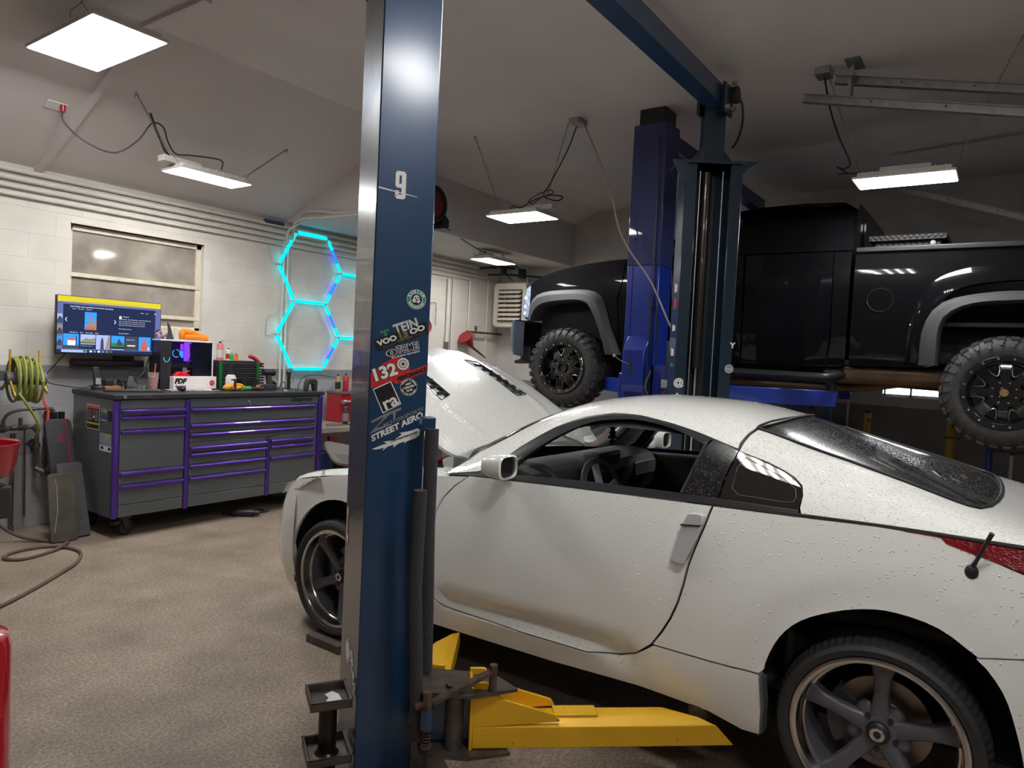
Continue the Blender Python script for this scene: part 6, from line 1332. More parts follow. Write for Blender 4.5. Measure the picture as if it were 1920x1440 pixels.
m = MB(); m.cyl((2.60, 6.5, .82), (2.60, 6.5, .97), .028, n=16); m.cyl((2.66, 6.5, .86), (2.66, 6.5, .97), .026, n=16); m.cyl((2.665, 6.5, .89), (2.70, 6.47, .88), .022, n=12); m.cyl((2.64, 6.5, .74), (2.64, 6.5, .82), .036, n=16); m.build('body', blackm, rg, bev=.003)
m = MB(); m.cyl((2.625, 6.46, .80), (2.625, 6.425, .80), .028, n=24); g_ = m.build('gauge', blackm, rg); m = MB(); m.cyl((2.625, 6.425, .80), (2.625, 6.4235, .80), .023, n=24); g2 = m.build('gauge_face', wht, g_)
rh = mat('red_hose', (.62, .06, .03), .4)
o = MB().tube(cr([(2.515, 6.52, 1.12), (2.53, 6.50, 1.05), (2.55, 6.48, .98), (2.54, 6.47, .88), (2.53, 6.46, .76), (2.55, 6.44, .67), (2.60, 6.43, .67), (2.63, 6.44, .73), (2.62, 6.46, .78)], 6), .010, 8).build('air_hose', rh); tag(o, 'short bright red hose looping under the air regulator', 'air hose')
o = MB().tube([(1.2, 6.59, 1.165), (2.26, 6.59, 1.165)], .012, 8).build('cable', mat('blue_black_cable', (.015, .018, .05), .4)); tag(o, 'straight dark cable running along the wall to the hose reel', 'cable')
# hose on the floor
fh = mat('dusty_hose', (.13, .085, .07), .65, var=.2, vs=8)
o = MB().tube(cr([(1.90, 5.95, .62), (1.98, 6.10, .40), (2.10, 6.20, .18), (2.24, 6.18, .05), (2.36, 6.05, .015), (2.46, 5.92, .013), (2.43, 5.80, .03), (2.28, 5.70, .013), (2.08, 5.64, .013), (2.0, 5.74, .013), (2.10, 5.86, .013), (2.30, 5.87, .013), (2.40, 5.75, .013), (2.42, 5.55, .013), (2.30, 5.32, .013), (2.10, 5.12, .013), (1.86, 4.91, .013), (1.6, 4.72, .013), (1.2, 4.55, .013)], 8), .012, 8).build('floor_hose', fh); tag(o, 'dusty brown hose looping across the floor at far left', 'hose')
# creepers and mats leaning on the wall
def board(name, label, cat, w_, h_, r_, th, foot, top, mt, n_=5):
    foot = V(foot); top = V(top); up_ = (top-foot).normalized(); nrm = X_.cross(up_).normalized(); t = thing(name, label, cat, foot)
    m = MB(); m.prism([(a, b+h_/2) for a, b in rrect(w_, h_, r_, n_)], foot, X_, up_, nrm*th); return t, m.build('board', mt, t, bev=.008), foot, up_, nrm
t, o, f_, u_, nn = board('creeper', 'tall black padded mechanic creeper with red edge piping beside the tool chest', 'creeper', .20, .96, .045, .035, (2.595, 6.12, .0), (2.585, 6.42, .92), mat('creeper_vinyl', (.03, .03, .032), .5, bump=.1, bs=30))
rp = [f_+X_*a+u_*(b+.48)+nn*.036 for a, b in rrect(.196, .955, .045, 4)]
MB().tube([p for p in rp if p.x > f_.x+.0 and p.z < 2], .005, 6).build('red_piping', mat('piping_red', (.40, .02, .05), .4), o)
m = MB(); m.text('S', f_+u_*.80+nn*.036, X_, u_, .11, 0, bold=.004, shear=.2); m.build('creeper_emblem', mat('emblem_red', (.16, .015, .03), .5), o, smooth=0)
t, o, f_, u_, nn = board('kneeling_mat', 'grey scuffed foam kneeling mat leaning in front of the black creeper', 'kneeling mat', .19, .60, .02, .04, (2.60, 6.03, .0), (2.585, 6.20, .60), mat('mat_charcoal', (.075, .075, .078), .8, var=.3, vs=10, bump=.4, bs=20))
t, o, f_, u_, nn = board('floor_mat', 'olive brown dirty car floor mat leaning in front of the grey mat', 'floor mat', .20, .54, .03, .015, (2.475, 5.95, .0), (2.50, 6.10, .53), mat('mat_olive', (.085, .075, .06), .85, var=.3, vs=8, bump=.4, bs=40))
MB().tube([f_+X_*-.05+u_*.5+nn*.018, f_+X_*-.04+u_*.42+nn*.018, f_+X_*-.04+u_*.25+nn*.018, f_+X_*-.07+u_*.08+nn*.018], .003, 5).build('loose_cord', mat('pale_cord', (.35, .33, .28), .7), o)
# red oil drain pan, black jug below it, red drum top left
op = thing('drain_pan', 'glossy red oil drain bowl on a stand cut by the left edge', 'drain pan', (1.70, 5.36, .0))
m = MB(); m.lathe([(.02, .655), (.12, .66), (.19, .70), (.215, .78), (.222, .895), (.235, .905), (.238, .90), (.228, .89), (.212, .78), (.18, .71), (.1, .68), (.02, .675)], (1.705, 5.36, 0), n=48); m.build('bowl', mat('drain_red', (.36, .008, .015), .22, coat=.8), op)
m = MB(); m.cyl((1.70, 5.36, .30), (1.70, 5.36, .67), .02); m.build('stem', black, op)
MB().box(1.60, 1.885, 5.28, 5.52, .40, .615).build('waste_tank', mat('tank_black', (.03, .032, .033), .5), op, bev=.02, seg=3)
m = MB(); m.box(1.35, 1.72, 5.2, 5.55, .06, .30)
m.build('base', black, op, bev=.02)
for (x, y) in ((1.42, 5.25), (1.68, 5.25), (1.68, 5.5), (1.42, 5.5)): MB().cyl((x-.01, y, .03), (x+.01, y, .03), .03, n=14).build('caster', black, op)
dr = thing('fuel_can', 'glossy red cylinder cut off by the lower left corner', 'canister', (.58, 2.0, .0))
m = MB(); m.lathe([(0, .0), (.115, .0), (.125, .02), (.125, .86), (.118, .885), (.09, .90), (.03, .91), (0, .91)], (.586, 2.0, 0), n=40); m.build('shell', mat('can_red', (.42, .008, .02), .2, coat=1), dr)
m = MB(); m.cyl((.55, 2.0, .905), (.55, 2.0, .95), .03); m.build('cap', black, dr)
# ------------------------------------------------ things on the tool chest
T = 1.1665
def one(m, name, mt, label, cat, group=None, **k): return tag(m.build(name, mt, **k), label, cat, group)
orange = mat('orange_cloth', (.80, .22, .01), .8, bump=.3, bs=60); glove = mat('orange_leather', (.75, .32, .02), .7, bump=.4, bs=50)
ph = thing('cordless_phone', 'black cordless phone standing in its charger at the left end of the chest top', 'phone', (2.85, 6.33, T))
m = MB(); m.lathe([(0, 0), (.055, 0), (.055, .02), (.04, .035), (0, .038)], (2.87, 6.33, T), n=20); m.build('charger', black, ph)
m = MB(); m.prism(rrect(.05, .16, .018, 4), (2.855, 6.32, T+.115), X_, (Z_*.98+Y_*.2).normalized(), (0, .025, 0)); h_ = m.build('handset', black, ph, bev=.004)
MB().box(2.836, 2.874, 6.295, 6.30, T+.045, T+.10).build('keypad', [mat('keypad_grey', (.35, .34, .32), .5)], h_)
for i, (x, w_, lb) in enumerate(((2.99, .045, 'left'), (3.13, .06, 'right'))):
    m = MB(); m.cbox((x, 6.42, T+.055), (w_*1.7, .07, .05), .1); m.cbox((x, 6.42, T+.015), (w_, .06, .03), .1); one(m, 'charger_brick', black, lb+' of the two black charger bricks behind the keyboard', 'charger', bev=.006)
m = MB(); m.cbox((3.0, 6.36, T+.013), (.17, .07, .025), -.05); one(m, 'wood_strip', mat('orange_wood', (.42, .17, .05), .5), 'small orange-brown wooden strip behind the keyboard', 'wood strip', bev=.002)
kb = thing('keyboard', 'black computer keyboard lying slanted on the chest top', 'keyboard', (3.02, 6.03, T))
R_ = Matrix.Translation((3.02, 6.03, T)) @ Matrix.Rotation(rad(-22), 4, 'Z')
MB().box(-.22, .22, -.065, .065, 0, .014, R_).build('base', black, kb, bev=.003)
m = MB()
for r in range(5):
    for c in range(14): m.box(-.205+.0293*c, -.205+.0293*c+.024, -.055+.022*r, -.055+.022*r+.018, .014, .019, R_)
m.build('keys', grey, kb, kind='stuff')
m = MB(); m.prism([(-.035, 0), (.035, 0), (.03, .07), (.012, .11), (-.015, .11), (-.03, .07)], (3.16, 6.35, T), X_, Z_, (0, .03, 0)); one(m, 'adapter', grey, 'grey upright cable adapter standing left of the tape roll', 'adapter', bev=.004)
cord('tangle of thin black cable around the grey adapter', [(3.05, 6.30, T+.01), (3.08, 6.33, T+.06), (3.11, 6.35, T+.03), (3.10, 6.38, T+.10), (3.14, 6.38, T+.15), (3.17, 6.38, T+.12), (3.20, 6.37, T+.08), (3.22, 6.36, T+.03), (3.16, 6.30, T+.006), (3.08, 6.28, T+.03), (3.03, 6.33, T+.05), (2.98, 6.36, T+.02)], .0035)
cord('black cables rising behind the drink cup', [(3.17, 6.36, T+.01), (3.24, 6.42, T+.08), (3.32, 6.45, T+.15), (3.36, 6.46, T+.26), (3.38, 6.46, T+.30)], .006)
m = MB(); m.lathe([(.02, 0), (.052, 0), (.052, .048), (.02, .048)], (3.14, 6.19, T), n=28, closed=True); one(m, 'tape_roll', mat('silver_tape', (.55, .55, .55), .25, .9), 'roll of silver tape left of the drink cup', 'tape roll')
m = MB(); m.lathe([(0, 0), (.075, 0), (.075, .006), (0, .006)], (3.27, 6.14, T), n=28); one(m, 'coaster', black, 'round black coaster in front of the drink cup', 'coaster')
cu = thing('drink_cup', 'clear plastic cup of pink iced drink with an orange straw', 'cup', (3.285, 6.22, T))
m = MB(); m.lathe([(0, .002), (.033, .002), (.046, .15), (.0475, .15), (.049, .155), (.045, .155), (.031, .006), (0, .006)], (3.285, 6.22, T), n=24); m.build('cup', mat('clear_plastic', (.9, .85, .85), .05, trans=.85, ior=1.2), cu)
MB().lathe([(0, .008), (.0305, .008), (.034, .04), (.0, .04)], (3.285, 6.22, T), n=24).build('drink', mat('orange_drink', (.55, .16, .04), .3), cu); MB().lathe([(0, .041), (.034, .041), (.041, .115), (0, .12)], (3.285, 6.22, T), n=24).build('ice', mat('pink_ice', (.62, .25, .24), .4, var=.4, vs=60), cu)
MB().cyl((3.283, 6.22, T+.02), (3.30, 6.215, T+.235), .005, n=8).build('straw', mat('straw_orange', (.75, .13, .04), .4), cu)
m = MB(); m.cbox((3.52, 6.08, T+.004), (.34, .15, .006), -.1); one(m, 'cloth', mat('pink_white_cloth', (.55, .42, .50), .8, dirt=(.2, .12, .2), ds=60, dt=.5), 'flat pink and white patterned cloth under the computer mouse', 'cloth')
m = MB(); m.sphere((3.42, 6.28, T+.075), .022, (1, .8, 1), 12, 8); m.sphere((3.42, 6.28, T+.04), .02, (.9, .7, 1.4), 12, 8); m.tube([(3.41, 6.28, T+.02), (3.405, 6.27, T+.004)], .008); m.tube([(3.43, 6.28, T+.02), (3.45, 6.26, T+.01), (3.475, 6.25, T+.02)], .008); m.tube([(3.405, 6.28, T+.055), (3.385, 6.27, T+.085)], .006); m.tube([(3.435, 6.28, T+.055), (3.455, 6.27, T+.08)], .006)
one(m, 'toy_figure', mat('toy_yellow', (.75, .40, .02), .4), 'tiny yellow toy figure between the drink cup and the computer', 'toy')
m = MB(); m.sphere((3.44, 6.03, T+.022), .035, (.95, 1.6, .62), 16, 10); one(m, 'computer_mouse', black, 'black computer mouse in front of the white box', 'computer mouse')
# desktop computer
mk0 = set(bpy.data.objects)
pc = thing('desktop_computer', 'white desktop computer with a glass side, purple and blue lights inside', 'computer', (3.54, 6.25, T))
py0, py1, px0, px1 = 6.14, 6.34, 3.285, 3.80
m = MB(); m.box(px0, px1, py0, py1, T+.44, T+.455); m.box(px1-.012, px1, py0, py1, T, T+.44); m.box(px0, px1, py1-.01, py1, T, T+.44); m.box(px0, px1, py0, py1, T, T+.015)
m.build('casing', white, pc, bev=.003)
MB().box(px0, px0+.10, py0-.002, py1, T+.0, T+.445).build('front_panel', black, pc, bev=.004)
m = MB(); m.box(px0+.10, px1-.012, py0+.10, py0+.105, T+.015, T+.44); m.build('mother_board', mat('board_violet', (.03, .02, .06), .4), pc)
MB().box(px0+.31, px1-.014, py0+.004, py0+.09, T+.02, T+.435).build('drive_bay', mat('bay_blueblack', (.008, .009, .02), .3), pc)
vio = emis('glow_violet', (.22, .04, .75), .9); cyb = emis('glow_teal', (.05, .45, .55), .8); blg = emis('glow_blue', (.03, .25, .95), .9)
m = MB(); m.box(px0+.235, px0+.30, py0+.02, py0+.03, T+.26, T+.435); m.build('light_strip', vio, pc)
m = MB(); m.box(px0+.20, px0+.225, py0+.02, py0+.03, T+.36, T+.42); m.build('light_strip', vio, pc); m = MB(); m.box(px0+.20, px0+.225, py0+.02, py0+.03, T+.29, T+.355); m.build('light_strip', blg, pc)
m = MB(); m.tube([(px0+.155+.035*cos(t), py0+.015, T+.33+.035*sin(t)) for t in [2*pi*k/20 for k in range(20)]], .003, 6, closed=True); m.build('fan_ring', cyb, pc)
m = MB(); m.tube([(px0+.055+.03*cos(t), py0-.005, T+.31+.06*sin(t)) for t in [2*pi*k/20 for k in range(11, 20)]], .003, 6); m.build('fan_ring', cyb, pc)
m = MB(); m.tube(cr([(px0+.12, py0+.012, T+.40), (px0+.20, py0+.01, T+.28), (px0+.25, py0+.008, T+.235), (px0+.29, py0+.008, T+.30), (px0+.285, py0+.01, T+.42)], 5), .008, 8); m.build('water_tube', black, pc)
MB().box(px0+.10, px0+.33, py0+.01, py0+.09, T+.20, T+.225).build('graphics_card', black, pc); MB().box(px0+.22, px0+.26, py0+.01, py0+.03, T+.115, T+.20).build('card_bracket', mat('bracket_grey', (.35, .36, .38), .4), pc)
MB().box(px0+.10, px1-.013, py0-.001, py0+.001, T+.015, T+.44).build('glass_side', mat('pc_glass', (.8, .8, .85), .02, trans=1, ior=1.1), pc)
toy = MB(); ty = py0-.035; b0 = T+.123
toy.prism([(0, 0), (.13, 0), (.14, .01), (.12, .022), (.09, .026), (.06, .042), (.03, .042), (.01, .022), (-.01, .018)], (px0+.115, ty-.02, b0), X_, Z_, (0, .05, 0)); toy.prism([(.075, .03), (.14, .055), (.14, .05), (.085, .025)], (px0+.115, ty-.02, b0), X_, Z_, (0, .05, 0))
one(toy, 'toy_car', mat('toy_red', (.65, .01, .02), .25, coat=1), 'small red model car with raised hood on top of the white box', 'toy car', bev=.003)
wb = thing('cardboard_box', 'long white box with black slanted lettering in front of the computer', 'box', (3.58, 6.09, T))
MB().box(3.37, 3.79, 6.06, 6.13, T, T+.122).build('box', mat('box_white', (.82, .80, .76), .5), wb, bev=.002)
m = MB(); m.text('FDF', (3.43, 6.0585, T+.078), X_, Z_, .062, 0, bold=.004, shear=.25); m.text('Raceshop', (3.435, 6.0585, T+.032), X_, Z_, .026, 0, bold=.0015, shear=.25); m.build('lettering', blk, wb, smooth=0)
m = MB(); m.lathe([(0, 0), (.026, 0)], (3.745, 6.0585, T+.062), (0, -1, 0), 24); sl = m.build('round_seal', redS, wb, smooth=0)
m = MB(); m.text('QUALITY', (3.745, 6.0575, T+.062), X_, Z_, .010, 0); m.build('seal_lettering', wht, sl, smooth=0)
m = MB(); m.prism([(-.12, -.07), (.10, -.08), (.13, .04), (-.09, .06)], (3.64, 5.98, T), X_, Y_, (0, 0, .004)); one(m, 'paper_sheet', wht, 'loose white paper sheets in front of the white box', 'paper')
m = MB(); m.prism([(-.09, -.02), (.10, -.05), (.12, .01), (-.04, .03)], (3.74, 5.93, T+.005), X_, Y_, (0, 0, .012)); one(m, 'knife', black, 'flat black tool lying on the papers', 'tool')
pcz = T+.4555
m = MB()
for (x, z, r) in ((3.315, .03, .028), (3.335, .055, .02), (3.36, .02, .022), (3.345, .03, .018), (3.40, .04, .02)): m.sphere((x, 6.25, pcz+z), r, n=10, h=8)
one(m, 'plush_toy', mat('plush_lilac', (.42, .28, .40), .9, dirt=(.08, .02, .05), ds=40, dt=.5), 'little lilac and white plush toy on the left of the computer top', 'plush toy')
m = MB(); m.prism([(-.035, 0), (.04, 0), (.03, .03), (.0, .13), (-.025, .16), (-.018, .10), (-.015, .05)], (3.40, 6.20, pcz), X_, Z_, (0, .012, 0)); one(m, 'fin_bracket', mat('dark_fin', (.04, .045, .042), .5), 'dark pointed fin standing on the computer top', 'fin', bev=.002)
m = MB(); m.prism([(-.03, 0), (.04, 0), (.045, .09), (-.025, .11)], (3.49, 6.24, pcz), X_, Z_, (0, .012, 0)); one(m, 'clear_ornament', mat('milky_plastic', (.55, .53, .47), .3), 'pale clear ornament between the dark fin and the orange towel', 'ornament', bev=.004)
m = MB(); m.tube(cr([(3.53, 6.22, pcz+.075), (3.62, 6.24, pcz+.07), (3.71, 6.25, pcz+.045), (3.765, 6.24, pcz+.025)], 6), .03, 12, rs=None); m.tube(cr([(3.535, 6.2, pcz+.028), (3.62, 6.21, pcz+.03), (3.72, 6.2, pcz+.026), (3.765, 6.2, pcz+.022)], 6), .026, 12); m.sphere((3.525, 6.22, pcz+.055), .036, (.7, 1, 1.25), 12, 10); m.sphere((3.765, 6.22, pcz+.03), .026, (.9, 1.2, 1.0), 12, 10)
one(m, 'towel', orange, 'folded orange towel on the computer top', 'towel')
def shift(before, d):
    for o in set(bpy.data.objects)-before:
        if o.parent is None: M = Matrix.Translation(V(d)) @ WM[o.name]; o.matrix_basis = M; WM[o.name] = M
shift(mk0, (.075, .11, 0)); mk1 = set(bpy.data.objects)
# green tool box and bottles on it
gt = thing('small_tool_chest', 'small black tool chest with green corner posts beside the computer', 'tool chest', (4.05, 6.28, T))
gx0, gx1, gy0, gy1, gz = 3.86, 4.30, 6.17, 6.42, T+.275
MB().box(gx0, gx1, gy0+.01, gy1, T, gz).build('body', black, gt, bev=.004)
for x in (gx0, gx1-.03): MB().box(x, x+.03, gy0-.004, gy0+.02, T+.01, gz-.012).build('corner_post', mat('post_green', (.005, .13, .02), .4), gt, bev=.004)
for k in range(5): z = T+.03+.046*k; MB().box(gx0+.035, gx1-.035, gy0, gy0+.012, z, z+.038).build('drawer', black, gt, bev=.003); MB().box(gx0+.035, gx1-.035, gy0-.006, gy0, z+.034, z+.038).build('drawer_pull', grey, gt)
m = MB()
for k in range(9): m.box(gx1, gx1+.06, gy0+.0+.001*k, gy1-.05, T+.02+.028*k, T+.036+.028*k)
m.build('rib_side', blackm, gt, kind='stuff')
def can(label, x, y, z, r, h, mats, cat='spray can', cap=True, group=None):
    t = thing('spray_can', label, cat, (x, y, z), group=group)
    MB().lathe([(0, 0), (r, 0), (r, h*.82), (r*.7, h*.9), (r*.45, h*.91), (0, h*.91)], (x, y, z), n=20).build('can', mats[0], t)
    MB().lathe([(r*1.005, h*.15), (r*1.008, h*.16), (r*1.008, h*.55), (r*1.005, h*.56)], (x, y, z), n=20).build('label_band', mats[1], t)
    if cap: MB().cyl((x, y, z+h*.9), (x, y, z+h), r*.35, n=10).build('nozzle', black, t)
    return t
pk = mat('can_pink', (.55, .16, .17), .35); paleb = mat('can_pale', (.62, .52, .50), .4); dkb = mat('can_dark', (.03, .03, .03), .35); amber = mat('can_amber', (.40, .28, .12), .4)
c_ = can('pink and white spray can with a thin straw nozzle on the green tool chest', 3.90, 6.24, gz, .032, .185, (pk, paleb))
MB().tube([(3.90, 6.24, gz+.18), (3.95, 6.24, gz+.20)], .0015, 4).build('straw_nozzle', red, c_)
can('small white bottle with red label at the back on the green tool chest', 4.03, 6.30, gz, .025, .12, (white, redS), 'bottle')
can('tiny green bottle on the green tool chest', 4.015, 6.22, gz, .018, .08, (mat('bottle_green', (.05, .5, .12), .4), grn), 'bottle', True)
can('tiny orange bottle on the green tool chest', 4.065, 6.22, gz, .018, .075, (mat('bottle_orange', (.75, .12, .03), .4), orange), 'bottle', True)
m = MB(); m.tube(cr([(4.20, 6.2, gz+.05), (4.25, 6.2, gz+.035), (4.30, 6.2, gz+.0), (4.335, 6.2, gz-.045)], 5), .02, 10, rs=None); m.sphere((4.21, 6.2, gz+.05), .02); one(m, 'work_glove', mat('glove_red', (.5, .02, .03), .6), 'red glove draped over the right edge of the green tool chest', 'glove')
shift(mk1, (.075, .06, 0))
sb2 = thing('spray_bottle', 'white pump spray bottle with a black head in front of the green tool chest', 'spray bottle', (3.94, 6.05, T))
MB().lathe([(0, 0), (.046, 0), (.048, .02), (.048, .12), (.035, .145), (.02, .15), (0, .15)], (3.94, 6.05, T), n=24).build('bottle', mat('bottle_white', (.62, .62, .64), .4), sb2)
m = MB(); m.cyl((3.94, 6.05, T+.148), (3.94, 6.05, T+.19), .022, n=14); m.tube(cr([(3.92, 6.05, T+.19), (3.925, 6.05, T+.225), (3.955, 6.05, T+.23), (3.97, 6.05, T+.20)], 4), .006, 6); m.cbox((3.96, 6.05, T+.175), (.04, .02, .03)); m.build('pump_head', black, sb2)
m = MB(); m.sphere((3.86, 5.98, T+.03), .04, (1.1, .8, .75), 14, 10); m.sphere((3.94, 5.99, T+.04), .04, (1.4, .8, .9), 14, 10); m.tube(cr([(3.90, 5.95, T+.02), (3.97, 5.95, T+.03), (4.03, 5.96, T+.02)], 4), .018, 8); m.tube(cr([(3.95, 5.98, T+.06), (4.01, 5.98, T+.05), (4.05, 5.98, T+.015)], 4), .014, 8); one(m, 'work_glove', glove, 'crumpled orange leather gloves in front of the white spray bottle', 'gloves')
m = MB(); m.prism([(0, 0), (.055, .0), (.06, .10), (.045, .115), (.01, .11), (.008, .10), (.042, .098), (.038, .02), (.005, .018)], (3.865, 5.93, T), X_, Z_, (0, .02, 0)); one(m, 'clamp', black, 'black clamp standing in front of the orange gloves', 'clamp', bev=.003)
m = MB(); m.cyl((3.98, 5.93, T+.024), (4.07, 5.93, T+.024), .022, n=14); fl_ = thing('flashlight', 'green and black flashlight lying at the front of the chest top', 'flashlight', (4.05, 5.93, T)); m.build('grip', mat('torch_green', (.10, .26, .06), .5), fl_); MB().cyl((4.07, 5.93, T+.022), (4.18, 5.93, T+.022), .018, n=14).build('barrel', black, fl_); MB().cyl((4.18, 5.93, T+.022), (4.215, 5.93, T+.022), .021, n=14).build('head', rust, fl_)
m = MB()
m.prism([(-.07, 0), (.07, 0), (.10, .10), (.085, .10), (.06, .01), (-.06, .01), (-.085, .10), (-.10, .10)], (4.17, 6.06, T), X_, Z_, (0, .10, 0)); m.box(4.11, 4.23, 6.15, 6.16, T, T+.10); one(m, 'parts_bin', black, 'open black plastic bin in front of the green tool chest', 'bin', bev=.002)
m = MB(); m.prism([(0, 0), (.07, 0), (.045, .05), (.03, .05)], (4.165, 5.97, T), X_, Z_, (0, .04, 0)); one(m, 'marker_cone', mat('cone_orange', (.85, .20, .02), .4), 'bright orange pointed clip beside the black bin', 'clip', bev=.004)
dl_ = thing('cordless_impact', 'black cordless impact wrench standing on its battery', 'power tool', (4.36, 6.03, T))
m = MB(); m.cyl((4.28, 6.03, T+.175), (4.39, 6.03, T+.175), .034, n=16); m.cyl((4.39, 6.03, T+.175), (4.405, 6.03, T+.175), .037, n=16); m.build('motor_body', black, dl_, bev=.003)
m = MB(); m.prism([(-.02, .04), (.025, .04), (.02, .15), (-.035, .15)], (4.35, 6.01, T), X_, Z_, (0, .04, 0)); m.build('grip', mat('grip_olive', (.06, .055, .035), .5), dl_, bev=.008)
MB().box(4.30, 4.41, 5.98, 6.07, T, T+.055).build('battery', mat('battery_navy', (.03, .035, .06), .5), dl_, bev=.008)
cord('tangle of black charger cable right of the impact wrench', [(4.40, 6.12, T+.01), (4.43, 6.14, T+.07), (4.47, 6.15, T+.09), (4.50, 6.14, T+.05), (4.46, 6.12, T+.01), (4.52, 6.10, T+.01), (4.56, 6.12, T+.06), (4.60, 6.12, T+.07), (4.60, 6.10, T+.01)], .0045)
m = MB(); m.cbox((4.46, 6.12, T+.05), (.05, .04, .06), .3, Matrix.Rotation(rad(40), 4, 'Y')); one(m, 'charger_brick', black, 'black charger block tilted beside the impact wrench', 'charger', bev=.004)
m = MB(); m.box(4.53, 4.555, 5.96, 5.985, T, T+.165); m.cbox((4.54, 5.97, T+.17), (.035, .03, .03)); m.tube([(4.556, 5.97, T+.13), (4.59, 5.97, T+.13), (4.595, 5.97, T+.09), (4.57, 5.97, T+.07)], .003, 6); one(m, 'magnet_stand', black, 'thin black stand upright near the right end of the chest top', 'stand', bev=.003)
o = MB().tube(cr([(4.60, 5.90, T), (4.61, 5.90, T+.06), (4.66, 5.90, T+.13), (4.76, 5.90, T+.158), (4.88, 5.91, T+.155), (5.0, 5.91, T+.145), (5.12, 5.92, T+.13)], 6), .004, 6, rs=None).build('flexible_light', black); tag(o, 'thin black gooseneck arching off the right end of the chest top', 'gooseneck')
m = MB(); m.prism([(-.075, 0), (-.04, 0), (-.03, .07), (.02, .07), (.035, 0), (.07, 0), (.075, .10), (.05, .125), (-.045, .125), (-.065, .09)], (4.70, 5.80, T), X_, Z_, (0, .055, 0)); cl = one(m, 'puller', mat('puller_brown', (.045, .038, .033), .5), 'dark arch-shaped puller on the front right corner of the chest top', 'puller', bev=.008)
for i, (x, y, c) in enumerate(((4.42, 5.90, 'red'), (4.46, 5.87, 'steel'), (4.50, 5.90, 'tan'), (4.55, 5.86, 'grey'), (4.40, 5.84, 'white'))):
    m = MB(); m.cyl((x, y, T), (x+.03, y+.01, T+.004), .006, n=8); m.cyl((x, y, T+.002), (x, y, T+.012), .011, n=10); one(m, 'socket_bit', {'red': red, 'steel': steel, 'tan': rust, 'grey': grey, 'white': white}[c], 'small %s bit lying at the front right of the chest top' % c, 'bit', 'small bits on the chest top')
# heat gun under the chest, with its cord
m = MB(); m.cyl((3.88, 5.84, .035), (4.00, 5.70, .035), .034, n=16); m.cyl((4.00, 5.70, .035), (4.03, 5.665, .035), .024, n=14); m.beam((3.90, 5.82, .03), (3.84, 5.95, .03), .04, .04); one(m, 'heat_gun', black, 'black heat gun lying on the floor under the tool chest', 'heat gun')
o = MB().tube(cr([(3.86, 5.93, .01), (3.98, 5.88, .01), (4.08, 5.80, .01), (4.18, 5.80, .01), (4.20, 5.88, .01), (4.10, 5.92, .01), (4.02, 5.84, .012), (4.12, 5.76, .01), (4.22, 5.78, .01)], 6), .005, 6).build('power_cord', black); tag(o, 'black cord of the heat gun on the floor under the tool chest', 'power cord')
# ------------------------------------------------ work bench right of the chest
bw = mat('bench_wood', (.36, .31, .26), .6, var=.15, vs=10, dirt=(.14, .11, .09), ds=9, dt=.6)
wbn = thing('workbench', 'worn wooden workbench along the left wall behind the tool chest', 'workbench', (6.2, 6.25, 0))
MB().box(4.92, 7.6, 5.92, 6.58, .70, .755).build('bench_top', bw, wbn, bev=.004)
for (x, y) in ((5.0, 6.5), (7.5, 6.0), (7.5, 6.5), (6.2, 6.5)): MB().box(x-.04, x+.04, y-.04, y+.04, 0, .70).build('leg', bw, wbn)
m = MB(); m.box(5.0, 7.5, 6.50, 6.55, .25, .30); m.build('rail', bw, wbn)
rc = thing('red_tool_cabinet', 'red bench cabinet with a grey top and side handle on the workbench', 'cabinet', (5.75, 6.4, .756))
MB().box(5.50, 5.95, 6.28, 6.52, .756, 1.085).build('body', red, rc, bev=.004); MB().box(5.49, 5.96, 6.27, 6.53, 1.085, 1.11).build('top', grey, rc, bev=.003)
m = MB(); m.cyl((5.52, 6.24, 1.0), (5.9, 6.24, 1.0), .014, n=12); m.cyl((5.50, 6.24, 1.0), (5.54, 6.24, 1.0), .024, n=12); m.cyl((5.53, 6.28, 1.0), (5.53, 6.24, 1.0), .01, n=8); m.build('side_handle', steel, rc)
can('tall black and grey spray can in front of the red bench cabinet', 5.46, 6.14, .756, .034, .225, (dkb, mat('can_grey', (.22, .24, .24), .4)))
can('amber and black can on top of the red bench cabinet', 5.54, 6.38, 1.111, .033, .20, (amber, dkb)); can('red can on top of the red bench cabinet behind the near post', 5.66, 6.38, 1.111, .035, .21, (red, redS))
o = MB().tube(cr([(5.16, 6.1, .76), (5.22, 6.02, .762), (5.36, 5.99, .765), (5.50, 6.02, .762), (5.34, 6.10, .765), (5.2, 6.14, .768), (5.14, 6.08, .762)], 6), .004, 6).build('cable', black); tag(o, 'loops of thin black cable lying on the workbench', 'cable')
can('short white cup among the cables on the workbench', 5.60, 6.06, .756, .03, .06, (white, white), 'cup', False)
m = MB(); m.box(5.60, 5.95, 5.95, 6.20, .40, .48)
bb = thing('storage_bin', 'blue storage bin under the workbench beside the tool chest', 'bin', (5.02, 6.0, 0)); MB().box(4.90, 5.10, 5.9, 6.25, .0, .50).build('bin', mat('bin_blue', (.012, .06, .22), .4), bb, bev=.01)
m = MB(); m.box(5.15, 5.30, 5.9, 6.2, .0, .42)
for k in range(5): m.box(5.155+.03*k, 5.163+.03*k, 5.893, 5.90, .02, .40)
one(m, 'storage_bin', mat('bin_red', (.42, .012, .012), .4), 'ribbed red bin under the workbench right of the blue bin', 'bin')
m = MB(); m.box(5.0, 5.1, 5.85, 5.89, .52, .68); one(m, 'rag', mat('dark_red_rag', (.12, .01, .012), .8), 'dark red rag hanging under the bench top', 'rag')
sm = mat('seat_taupe', (.15, .135, .12), .65, var=.08, vs=6)
